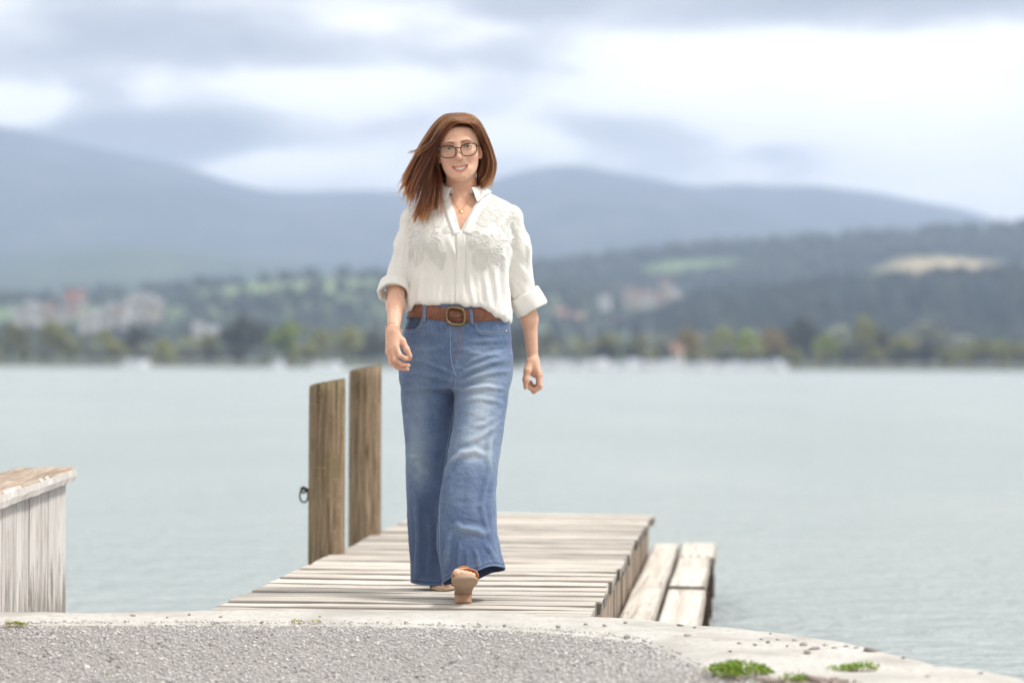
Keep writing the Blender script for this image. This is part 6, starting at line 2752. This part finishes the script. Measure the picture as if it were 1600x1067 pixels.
stitches([[(712, 592), (708, 640), (700, 690), (693, 735), (688, 770), (687, 820), (688, 880)]], 0.0011, thread, 'inner_seam')
# front pocket bag openings: the darker cloth of the left pocket
rows = []
for i in range(7):
    t = i / 6
    q = 497 + t * 17
    xa = 636 - 1.5 * t
    xb = 657.5 - 9 * t * t
    rows.append([lerp2((xa, q), (xb, q), k / 5) for k in range(6)])
dark_pk = simple_mat('dark_pocket_denim', (0.045, 0.065, 0.12), 0.9)
link('pocket', clean(patch(rows, JT, 0.0010, 0.0005), dark_pk), jeans)
# copper rivet
rv = simple_mat('copper_rivet', (0.55, 0.42, 0.32), 0.35, 0.9)
for p in ((790, 517.5),):
    w = onto(p[0], p[1], JT, 0.0018)
    if w is not None:
        v, fc = tube([w + Vector((0, 0.002, 0)), w], 0.0036, 10)
        link('rivet', mesh_from(v, fc, rv), jeans)

# ------------------------------------------------------------------ belt
def leather():
    m, T, b = new_mat('brown_belt_leather')
    tc = T.n.new('ShaderNodeTexCoord')
    p = tc.outputs['Object']
    n = T.noise(p, 60.0, 4, 0.6)
    c = T.ramp(n, [(0.3, (0.17, 0.058, 0.030)), (0.55, (0.265, 0.095, 0.048)), (0.8, (0.34, 0.14, 0.075))])
    # punched holes in diagonal rows
    q = T.mapping(p, scale=(1, 0, 1), rot=(0, math.radians(45), 0))
    v = T.node('ShaderNodeTexVoronoi', dict(feature='F1'), Vector=q, Scale=150.0, Randomness=0.0)
    hole = T.ramp(v.outputs['Distance'], [(0.26, 1.0), (0.34, 0.0)])
    s = T.node('ShaderNodeSeparateXYZ', Vector=p)
    c = T.mix(T.math('MULTIPLY', hole, 0.8), c, (0.03, 0.012, 0.01))
    T.set(b.inputs['Base Color'], c)
    b.inputs['Roughness'].default_value = 0.5
    T.set(b.inputs['Normal'], T.bump(T.math('SUBTRACT', T.math('MULTIPLY', n, 0.4), hole), 0.6, 0.002))
    return m


LEATHER = leather()
V, Fc = [], []
nb = 120
prof = [(-0.0235, 0.0005), (-0.0225, 0.0035), (0, 0.0042), (0.0225, 0.0035), (0.0235, 0.0005)]
for i in range(nb):
    th = 2 * PI * i / nb
    c_, s_ = math.cos(th), math.sin(th)
    px = 716 + 80 * c_
    qc = np.interp(px, [636, 650, 680, 712, 740, 768, 796], [484.5, 486.5, 490.5, 493.5, 493.5, 491.0, 489.5]) if s_ < 0 else 487
    zc = Z(qc, -0.1)
    # find the waist surface along this direction from the axis
    o = Vector((X(716.3), 0.01, zc))
    dirn = Vector((c_, s_, 0))
    for (dz, e) in prof:
        loc, nor, idx, dist = JT.ray_cast(o + Vector((0, 0, dz)) + dirn * 0.4, -dirn)
        r = (0.4 - dist) if loc is not None else 0.17
        V.append(o + Vector((0, 0, dz)) + dirn * (r + e + 0.001))
k = len(prof)
for i in range(nb):
    j = (i + 1) % nb
    for a in range(k - 1):
        Fc.append((i * k + a, j * k + a, j * k + a + 1, i * k + a + 1))
belt = link('belt', clean((V, Fc), LEATHER), person)
BT = BVHTree.FromPolygons([tuple(v) for v in V], Fc)
brass = simple_mat('aged_brass', (0.21, 0.145, 0.075), 0.38, 0.85, 0.3, 50, 0.2)
cen = onto(712, 494, BT, 0.006)
pts = []
for a in np.linspace(0, 2 * PI, 44, endpoint=False):
    ca, sa = math.cos(a), math.sin(a)
    rx, ry = M(14.2, cen.y), M(13.2, cen.y)
    e = 0.62
    x_ = rx * (abs(ca) ** e) * (1 if ca > 0 else -1)
    z_ = ry * (abs(sa) ** e) * (1 if sa > 0 else -1)
    pts.append(cen + Vector((x_ - 0.05 * z_, 0.10 * abs(x_) - 0.002, z_ - 0.08 * x_)))
link('buckle', mesh_from(*closed_tube(pts, 0.0052, 8), brass), belt)
v, fc = tube([cen + Vector((M(-14), 0.001, 0)), cen + Vector((0, -0.003, 0.001)), cen + Vector((M(10), 0.0, 0.001))], [0.0028, 0.0026, 0.002], 6)
link('buckle_prong', mesh_from(v, fc, brass), belt)
# belt loops of the jeans, over the belt
for (xa, qa, xb, qb) in ((664, 477, 663, 504), (735, 479.5, 737.5, 508)):
    g = []
    for i in range(9):
        t = i / 8
        p = lerp2((xa, qa), (xb, qb), t)
        over = 0.0035 + 0.0045 * math.sin(PI * min(1, max(0, t)))
        row = []
        for dx in (-2.6, -1.2, 1.2, 2.6):
            w = onto(p[0] + dx, p[1], BT, 0.0018) or onto(p[0] + dx, p[1], JT, 0.0035)
            row.append(w if w is not None else L(p[0] + dx, p[1], -0.11))
        g.append(row)
    V = [w for r_ in g for w in r_]
    Fc = [(i * 4 + j, i * 4 + j + 1, (i + 1) * 4 + j + 1, (i + 1) * 4 + j) for i in range(8) for j in range(3)]
    me = clean((V, Fc), DENIM)
    point_color(me, np.full((len(V), 3), 0.36))
    o = link('belt_loop', me, jeans)
    md = o.modifiers.new('thick', 'SOLIDIFY'); md.thickness = 0.0025; md.offset = 0

# ------------------------------------------------------------------ sandals
sole_m = simple_mat('tan_sole', (0.40, 0.285, 0.20), 0.75, 0, 0.2, 30)
heel_m = simple_mat('stacked_heel', (0.42, 0.25, 0.16), 0.6, 0, 0.15, 80)
strap_m = simple_mat('tan_leather_strap', (0.52, 0.22, 0.08), 0.5, 0, 0.2, 60)


def sandal(g, side, label):
    """sole, heel and straps around a foot built by foot(): g(a, s, h) gives places in its frame"""
    A = [-0.03, 0.03, 0.12, 0.25, 0.40, 0.55, 0.68, 0.80, 0.92, 1.00, 1.035]
    Wd = [0.012, 0.026, 0.031, 0.030, 0.030, 0.036, 0.043, 0.046, 0.042, 0.030, 0.012]
    Sh = [0, 0, 0, 0, 0, 0, 0, 0, 0.002, 0.004, 0.005]
    V, Fc = [], []
    for a, w, s in zip(A, Wd, Sh):
        for (sx, h) in ((-1, -0.004), (-0.96, 0.004), (0, 0.0055), (0.96, 0.004), (1, -0.004), (0.97, -0.011), (0, -0.0125), (-0.97, -0.011)):
            V.append(g(a, (s * side + sx * w), h))
    n = len(A)
    for i in range(n - 1):
        for k in range(8):
            k2 = (k + 1) % 8
            Fc.append((i * 8 + k, i * 8 + k2, (i + 1) * 8 + k2, (i + 1) * 8 + k))
    Fc.append(tuple(range(8)))
    Fc.append(tuple((n - 1) * 8 + k for k in range(8)))
    so = link('sandal', clean((V, Fc), sole_m), person)
    md = so.modifiers.new('soft', 'SUBSURF'); md.levels = 1; md.render_levels = 2
    V, Fc = [], []
    rows = 5
    for i in range(rows):
        t = i / (rows - 1)
        for k in range(20):
            th = 2 * PI * k / 20
            ca, sa = math.cos(th), math.sin(th)
            aa = 0.105 + 0.115 * (abs(ca) ** 0.75) * (1 if ca > 0 else -1) * (1 - 0.06 * t)
            ss = 0.0295 * (abs(sa) ** 0.75) * (1 if sa > 0 else -1) * (1 - 0.06 * t)
            V.append(g(aa, ss, -0.009 - 0.030 * t))
    for i in range(rows - 1):
        for k in range(20):
            k2 = (k + 1) % 20
            Fc.append((i * 20 + k, i * 20 + k2, (i + 1) * 20 + k2, (i + 1) * 20 + k))
    Fc.append(tuple((rows - 1) * 20 + k for k in range(20)))
    Fc.append(tuple(range(20)))
    link('heel', clean((V, Fc), heel_m, True), so)

    def strap(a0, a1, h, w):
        pts = []
        for i in range(13):
            t = i / 12
            th = PI * t
            a = a0 + (a1 - a0) * t
            hw = np.interp(a, A, Wd) * 0.98
            pts.append(Vector(g(a, -math.cos(th) * hw, 0.002 + math.sin(th) ** 0.75 * h)))
        up = Vector(g(0.5, 0, 0.1)) - Vector(g(0.5, 0, 0))
        al = (Vector(g(1, 0, 0)) - Vector(g(0, 0, 0))).normalized()
        V, Fc = [], []
        for i, p in enumerate(pts):
            V += [p - al * w / 2, p + al * w / 2]
        for i in range(len(pts) - 1):
            Fc.append((2 * i, 2 * i + 1, 2 * i + 3, 2 * i + 2))
        o = link('strap', clean((V, Fc), strap_m), so)
        md = o.modifiers.new('thick', 'SOLIDIFY'); md.thickness = 0.0028; md.offset = 0
    strap(0.82, 0.66, 0.036, 0.020)
    strap(0.66, 0.82, 0.038, 0.020)
    strap(0.52, 0.46, 0.064, 0.013)
    # strap round the ankle
    pts = []
    for i in range(20):
        th = 2 * PI * i / 20
        pts.append(Vector(g(0.20 + 0.165 * math.cos(th), 0.036 * math.sin(th), 0.072 + 0.012 * math.cos(th))))
    link('strap', mesh_from(*closed_tube(pts, 0.0042, 6), strap_m), so)
    return so


sandal(gL, -1, None)
sandal(gR, 1, None)

# ------------------------------------------------------------------ glasses
frame_m, T, b = new_mat('tortoise_frame')
tc = T.n.new('ShaderNodeTexCoord')
n = T.noise(tc.outputs['Object'], 160.0, 3, 0.6)
T.set(b.inputs['Base Color'], T.ramp(n, [(0.45, (0.010, 0.006, 0.005)), (0.66, (0.050, 0.018, 0.009))]))
b.inputs['Roughness'].default_value = 0.2
lens_m = bpy.data.materials.new('clear_lens')
lens_m.use_nodes = True
T = NT(lens_m.node_tree)
T.n.remove(T.n['Principled BSDF'])
tr = T.n.new('ShaderNodeBsdfTransparent')
tr.inputs[0].default_value = (0.97, 0.97, 0.97, 1)
gl = T.node('ShaderNodeBsdfGlossy', Roughness=0.02)
fr = T.node('ShaderNodeFresnel', IOR=1.35)
mx = T.n.new('ShaderNodeMixShader')
T.l.new(fr.outputs[0], mx.inputs[0])
T.l.new(tr.outputs[0], mx.inputs[1])
T.l.new(gl.outputs[0], mx.inputs[2])
T.l.new(mx.outputs[0], T.n['Material Output'].inputs['Surface'])

glasses = empty('glasses', None or Vector(H(0, -0.10, -0.01)), person)
GO = Vector(H(0, -0.10, -0.01))
gp = lambda x, y, z: Vector(H(x, y, z)) - GO
for s in (-1, 1):
    loop, lens = [], []
    for a in np.linspace(0, 2 * PI, 48, endpoint=False):
        ca, sa = math.cos(a), math.sin(a)
        e = 0.68
        x_ = 0.0270 * (abs(ca) ** e) * (1 if ca > 0 else -1)
        z_ = 0.0205 * (abs(sa) ** e) * (1 if sa > 0 else -1)
        x_ *= 1 + 0.10 * z_ / 0.0205                         # wider at the top
        z_ += 0.0025 * (x_ * s) / 0.027 * (1 if s > 0 else 1)    # outer corners lifted
        xx = s * 0.0360 + x_
        loop.append(gp(xx, -0.1065 + 1.6 * max(0, abs(xx) - 0.02) ** 2 * 6, -0.0165 + z_))
    rr = [0.0016 + 0.0010 * max(0, math.sin(a)) for a in np.linspace(0, 2 * PI, 48, endpoint=False)]
    link('rim', mesh_from(*closed_tube(loop, rr, 8), frame_m), glasses)
    c = sum(loop, Vector()) / 48
    link('lens', mesh_from(loop + [c - Vector((0, 0.0015, 0))], [(i, (i + 1) % 48, 48) for i in range(48)], lens_m), glasses)
    hx = s * 0.0645
    v, f_ = tube([gp(s * 0.0625, -0.0945, -0.005), gp(s * 0.0695, -0.088, -0.004), gp(s * 0.0735, -0.050, -0.002), gp(s * 0.0765, 0.004, 0.002), gp(s * 0.0775, 0.022, -0.010)], [0.0032, 0.0030, 0.0022, 0.0020, 0.0020], 6)
    link('temple', mesh_from(v, f_, frame_m), glasses)
v, f_ = tube([gp(-0.0100, -0.1060, -0.0095), gp(-0.004, -0.1085, -0.0060), gp(0.004, -0.1085, -0.0060), gp(0.0100, -0.1060, -0.0095)], 0.0021, 8)
link('bridge', mesh_from(v, f_, frame_m), glasses)

# ------------------------------------------------------------------ jewellery
gold = simple_mat('gold', (0.78, 0.52, 0.22), 0.25, 1.0, 0.05)
BDT = BVHTree.FromPolygons([tuple(v) for v in BV], [tuple(k) for k in BQ])
ch = []
for (p, q) in ((703, 297), (705, 304), (708, 312), (712, 320), (716, 326), (719.5, 330), (723, 326), (727, 320), (733, 311), (738, 303), (741, 297)):
    w = onto(p, q, BDT, 0.0012)
    if w is not None:
        ch.append(w)
if len(ch) > 4:
    bag = Bag()
    bag.add(tube(ch, 0.00065, 5))
    nk = link('necklace', bag.mesh(gold), person)
    w = onto(719.8, 332.5, BDT, 0.002)
    v, f_ = tube([w + Vector((0, 0.001, 0)), w - Vector((0, 0.0008, 0))], 0.0068, 16)
    link('pendant', mesh_from(v, f_, gold), nk)
# bracelet on the wrist at the image left
wc = L(614.8, 513.5, -0.165)
dr = (L(618, 478, -0.075) - L(614.5, 515, -0.165)).normalized()
tilt = (dr + Vector((0.35, 0, 0))).normalized()
a = (Vector((1, 0, 0)) - tilt * tilt.x).normalized()
b_ = tilt.cross(a)
pts = [wc + a * (0.0285 * math.cos(t)) + b_ * (0.0255 * math.sin(t)) for t in np.linspace(0, 2 * PI, 32, endpoint=False)]
bag = Bag()
bag.add(closed_tube(pts, 0.0014, 6))
for t in (0.1, PI - 0.1):
    p = wc + a * (0.0285 * math.cos(t)) + b_ * (0.0255 * math.sin(t))
    bm = bmesh.new()
    bmesh.ops.create_icosphere(bm, subdivisions=2, radius=0.0038)
    bag.add(([v.co + p for v in bm.verts], [tuple(v.index for v in f.verts) for f in bm.faces]))
    bm.free()
link('bracelet', bag.mesh(simple_mat('rose_gold', (0.80, 0.50, 0.36), 0.25, 1.0, 0.05)), person)
for s in (-1,):
    bm = bmesh.new()
    bmesh.ops.create_icosphere(bm, subdivisions=2, radius=0.0035)
    for v in bm.verts:
        v.co += Vector(H(s * 0.0765, -0.006, -0.042))
    link('earring', bm_mesh(bm, gold, True), person)

# ------------------------------------------------------------------ hair
hair_m = bpy.data.materials.new('auburn_hair')
hair_m.use_nodes = True
T = NT(hair_m.node_tree)
T.n.remove(T.n['Principled BSDF'])
hb_ = T.n.new('ShaderNodeBsdfHairPrincipled')
hb_.parametrization = 'COLOR'
hi = T.n.new('ShaderNodeHairInfo')
ta = T.n.new('ShaderNodeAttribute')
ta.attribute_name = 'tint'
tv = T.math('ADD', T.math('MULTIPLY', ta.outputs['Fac'], 0.65), T.math('MULTIPLY', hi.outputs['Random'], 0.35))
rc = T.ramp(tv, [(0.1, (0.016, 0.0044, 0.0016)), (0.45, (0.055, 0.0135, 0.0042)), (0.75, (0.165, 0.046, 0.012)), (1.0, (0.42, 0.155, 0.042))])
T.set(hb_.inputs['Color'], rc)
hb_.inputs['Roughness'].default_value = 0.38
hb_.inputs['Radial Roughness'].default_value = 0.4
hb_.inputs['Coat'].default_value = 0.0
T.l.new(hb_.outputs[0], T.n['Material Output'].inputs['Surface'])

G = {
    'sweep': [  # from the parting over the image-left side, front to back
        [(726, 192, -.120), (713, 192, -.125), (698, 202, -.122), (688, 218, -.103), (679, 239, -.072), (672, 266, -.060), (665, 300, -.072), (659, 334, -.100)],
        [(726, 190, -.118), (709, 189, -.127), (693, 202, -.122), (682, 221, -.108), (672, 244, -.088), (660, 269, -.068), (649, 296, -.060), (643, 322, -.070)],
        [(725, 185, -.092), (705, 184, -.097), (688, 196, -.092), (675, 215, -.082), (663, 236, -.067), (650, 262, -.052), (637, 287, -.042), (626, 304, -.037)],
        [(723, 180, -.062), (703, 180, -.062), (685, 191, -.057), (671, 210, -.052), (658, 231, -.047), (646, 256, -.037), (633, 281, -.032), (622, 302, -.027)],
        [(721, 177, -.020), (701, 178.5, -.015), (684, 190, -.010), (670, 209, -.005), (658, 233, .000), (646, 261, .010), (634, 289, .015), (624, 308, .020)],
        [(718, 177.5, .030), (701, 181, .045), (687, 194, .050), (676, 214, .055), (667, 240, .050), (657, 270, .040), (648, 300, .030), (642, 322, .030)],
    ],
    'lock': [   # falls over the shoulder at the image left
        [(694, 205, -.100), (680, 228, -.060), (679, 252, -.030), (686, 275, -.045), (687, 298, -.084), (684, 322, -.112), (680, 345, -.130)],
        [(689, 205, -.090), (677, 230, -.060), (674, 256, -.035), (674, 280, -.055), (672, 304, -.084), (666, 326, -.102), (662, 348, -.124)],
        [(686, 205, -.085), (677, 232, -.070), (672, 258, -.060), (667, 282, -.060), (661, 305, -.070), (653, 326, -.088), (646, 344, -.105)],
    ],
    'fall': [   # image-right side, front to back
        [(726, 192, -.120), (736, 193, -.118), (746, 203, -.100), (753, 217, -.062), (758, 231, -.015), (757, 250, .000), (753, 270, -.012), (750, 288, -.028)],
        [(727, 190, -.110), (737, 190, -.110), (749, 202, -.094), (757, 219, -.066), (763, 238, -.045), (767, 258, -.038), (763, 277, -.040), (753, 292, -.047)],
        [(726, 185, -.075), (738, 185, -.074), (750, 198, -.062), (759, 216, -.047), (765, 237, -.032), (769, 258, -.022), (765, 279, -.022), (756, 294, -.032)],
        [(723, 179, -.020), (735, 181, -.020), (748, 193, -.010), (757, 211, .000), (764, 235, .010), (767, 258, .015), (765, 278, .010), (758, 292, .000)],
        [(720, 177, .030), (733, 181, .045), (746, 195, .050), (755, 215, .055), (761, 240, .050), (763, 262, .045), (761, 281, .040), (754, 296, .030)],
    ],
    'back': [
        [(700, 182, .050), (694, 212, .070), (697, 245, .066), (699, 272, .052), (697, 294, .046), (693, 314, .044)],
        [(690, 190, .050), (682, 215, .068), (676, 245, .070), (668, 275, .060), (660, 305, .050), (655, 325, .045)],
        [(706, 182, .055), (700, 212, .078), (696, 245, .078), (692, 275, .070), (688, 300, .062), (684, 320, .058)],
        [(722, 182, .055), (722, 212, .080), (722, 245, .080), (722, 272, .072), (722, 292, .066), (722, 302, .062)],
        [(740, 187, .050), (747, 212, .066), (750, 240, .068), (752, 266, .060), (752, 284, .052), (750, 298, .048)],
    ],
    'ear': [
        [(736, 193, .030), (745, 208, .034), (748, 226, .034), (749, 250, .034), (748, 272, .032), (746, 292, .026)],
        [(744, 190, .020), (756, 207, .025), (760, 226, .028), (761, 250, .026), (759, 272, .020), (754, 290, .012)],
        [(742, 190, .045), (752, 210, .055), (756, 230, .052), (756, 252, .045), (753, 274, .038), (749, 294, .030)],
    ],
    'fly': [
        [(712, 192, -.120), (692, 209, -.118), (676, 224, -.108), (662, 234, -.096), (650, 239, -.088), (638, 243, -.082)],
        [(710, 188, -.105), (690, 204, -.108), (673, 221, -.100), (660, 232, -.090), (649, 238, -.084), (641, 241, -.080)],
    ],
    'wisp': [
        [(682, 240, -.050), (686, 262, -.050), (690, 285, -.080), (690, 308, -.110), (690, 326, -.120), (696, 336, -.126)],
        [(681, 240, -.050), (685, 264, -.050), (688, 288, -.082), (687, 310, -.110), (686, 328, -.122), (690, 339, -.128)],
    ],
}
NSTR = dict(sweep=6000, lock=2600, fall=4600, back=3200, ear=2200, fly=110, wisp=36)
NP = 16
allp, allr, allt = [], [], []
hrng = np.random.default_rng(77)
for key, guides in G.items():
    gg = []
    for g_ in guides:
        pts = np.array([A3(L(p, q, y)) for p, q, y in g_])
        t = np.linspace(0, 1, len(pts))
        tn = np.linspace(0, 1, NP)
        # Catmull-Rom through the points
        gg.append(np.stack([cubic(t, pts[:, i], tn) for i in range(3)], 1))
    gg = np.array(gg)
    n = NSTR[key]
    u = hrng.random(n) * (len(gg) - 1)
    k = np.minimum(u.astype(int), len(gg) - 2)
    fr_ = (u - k)[:, None, None]
    S = gg[k] * (1 - fr_) + gg[k + 1] * fr_
    # clumps: strands of one clump share an offset that grows towards the tip
    ncl = max(6, n // 80)
    cu = hrng.random(ncl) * (len(gg) - 1)
    ci = np.argmin(np.abs(u[:, None] - cu[None]), 1)
    coff = hrng.normal(size=(ncl, 3)) * np.array([0.0105, 0.0095, 0.0075])
    tcol = np.linspace(0, 1, NP)[None, :, None]
    grow = tcol ** 1.4
    S = S + coff[ci][:, None] * grow * (1.15 if key in ('sweep', 'lock') else 0.7)
    pull = (0.72 if key in ('sweep', 'lock') else 0.45) * grow
    kc = np.minimum(cu.astype(int), len(gg) - 2)
    CS = gg[kc] * (1 - (cu - kc)[:, None, None]) + gg[kc + 1] * (cu - kc)[:, None, None]
    CS = CS + coff[:, None] * grow
    S = S * (1 - pull) + CS[ci] * pull
    if key in ('sweep', 'fall'):    # ragged parting
        S = S + (hrng.normal(size=(n, 1, 1)) * (1 - tcol) ** 3 * np.array([0.0075, 0.0, 0.0]))
    S = S + 0.006 * np.sin(tcol * 7.0 + (u * 5.0)[:, None, None]) * grow * np.array([0.5, 1.0, 0.2])
    off = hrng.normal(size=(n, 1, 3)) * np.array([0.0016, 0.0026, 0.0016])
    lay = hrng.random((n, 1, 1))
    wild = np.where(hrng.random((n, 1, 1)) < 0.05, hrng.uniform(2.5, 5.0, (n, 1, 1)), 1.0)
    S = S + off * (0.5 + 0.9 * tcol * wild)
    # a little waviness of each hair
    ph = hrng.random((n, 1, 3)) * 6.28
    S = S + np.sin(tcol * hrng.uniform(4, 9, (n, 1, 1)) + ph) * 0.0012 * tcol
    # uneven lengths
    cut = 1 - np.abs(hrng.normal(0, 0.07, (n, 1, 1))) - ((hrng.random((ncl,)) ** 2)[ci] * (0.30 if key in ('sweep', 'lock') else 0.14))[:, None, None]
    cut = np.clip(cut, 0.5, 1.0)
    st = hrng.random((n, 1)) ** 2 * (0.13 if key in ('sweep', 'fall') else 0.0)
    idx = (st + tcol[..., 0] * (cut[..., 0] - st)) * (NP - 1)
    i0 = np.clip(idx.astype(int), 0, NP - 2)
    w = (idx - i0)[..., None]
    ar = np.arange(n)[:, None]
    S = S[ar, i0] * (1 - w) + S[ar, i0 + 1] * w
    # keep the hair outside the skull
    hlp = (S.reshape(-1, 3) - HEAD_O) @ HR
    c0 = np.array([0, 0.012, 0.028])
    rad = np.array([0.0745, 0.0985, 0.0860])
    e = np.sqrt((((hlp - c0) / rad) ** 2).sum(1))
    push = (e < 1.0) & (hlp[:, 2] > -0.03)
    hlp[push] = c0 + (hlp[push] - c0) / e[push, None]
    S = (hlp @ HR.T + HEAD_O).reshape(n, NP, 3)
    allp.append(S.reshape(-1, 3))
    cr = hrng.random(ncl)[ci][:, None]
    tips = np.linspace(0, 1, NP)[None]
    allt.append(np.clip(0.02 + 0.55 * cr + 0.42 * (tips * cut[..., 0]) ** 4 + 0.36 * (1 - tips) ** 2.2 * (key in ('sweep', 'fall')) + hrng.normal(0, 0.08, (n, 1)), 0, 1).ravel())  # crown painted lighter as if sunlit; tips lighter like dyed highlights
    r0 = hrng.uniform(0.00035, 0.0006, (n, 1))
    allr.append((r0 * (1 - 0.55 * np.linspace(0, 1, NP)[None] ** 2)).ravel())
pos = np.concatenate(allp).astype(np.float32)
rad = np.concatenate(allr).astype(np.float32)
ncv = len(pos) // NP
hc_ = bpy.data.hair_curves.new('hair')
hc_.add_curves([NP] * ncv)
hc_.attributes['position'].data.foreach_set('vector', pos.ravel()) if 'position' in hc_.attributes else hc_.points.foreach_set('position', pos.ravel())
if 'radius' not in hc_.attributes:
    hc_.attributes.new('radius', 'FLOAT', 'POINT')
hc_.attributes['radius'].data.foreach_set('value', rad)
hc_.attributes.new('tint', 'FLOAT', 'POINT')
hc_.attributes['tint'].data.foreach_set('value', np.concatenate(allt).astype(np.float32))
hc_.materials.append(hair_m)
ho = bpy.data.objects.new('hair', hc_)
COL.objects.link(ho)
ho.parent = person
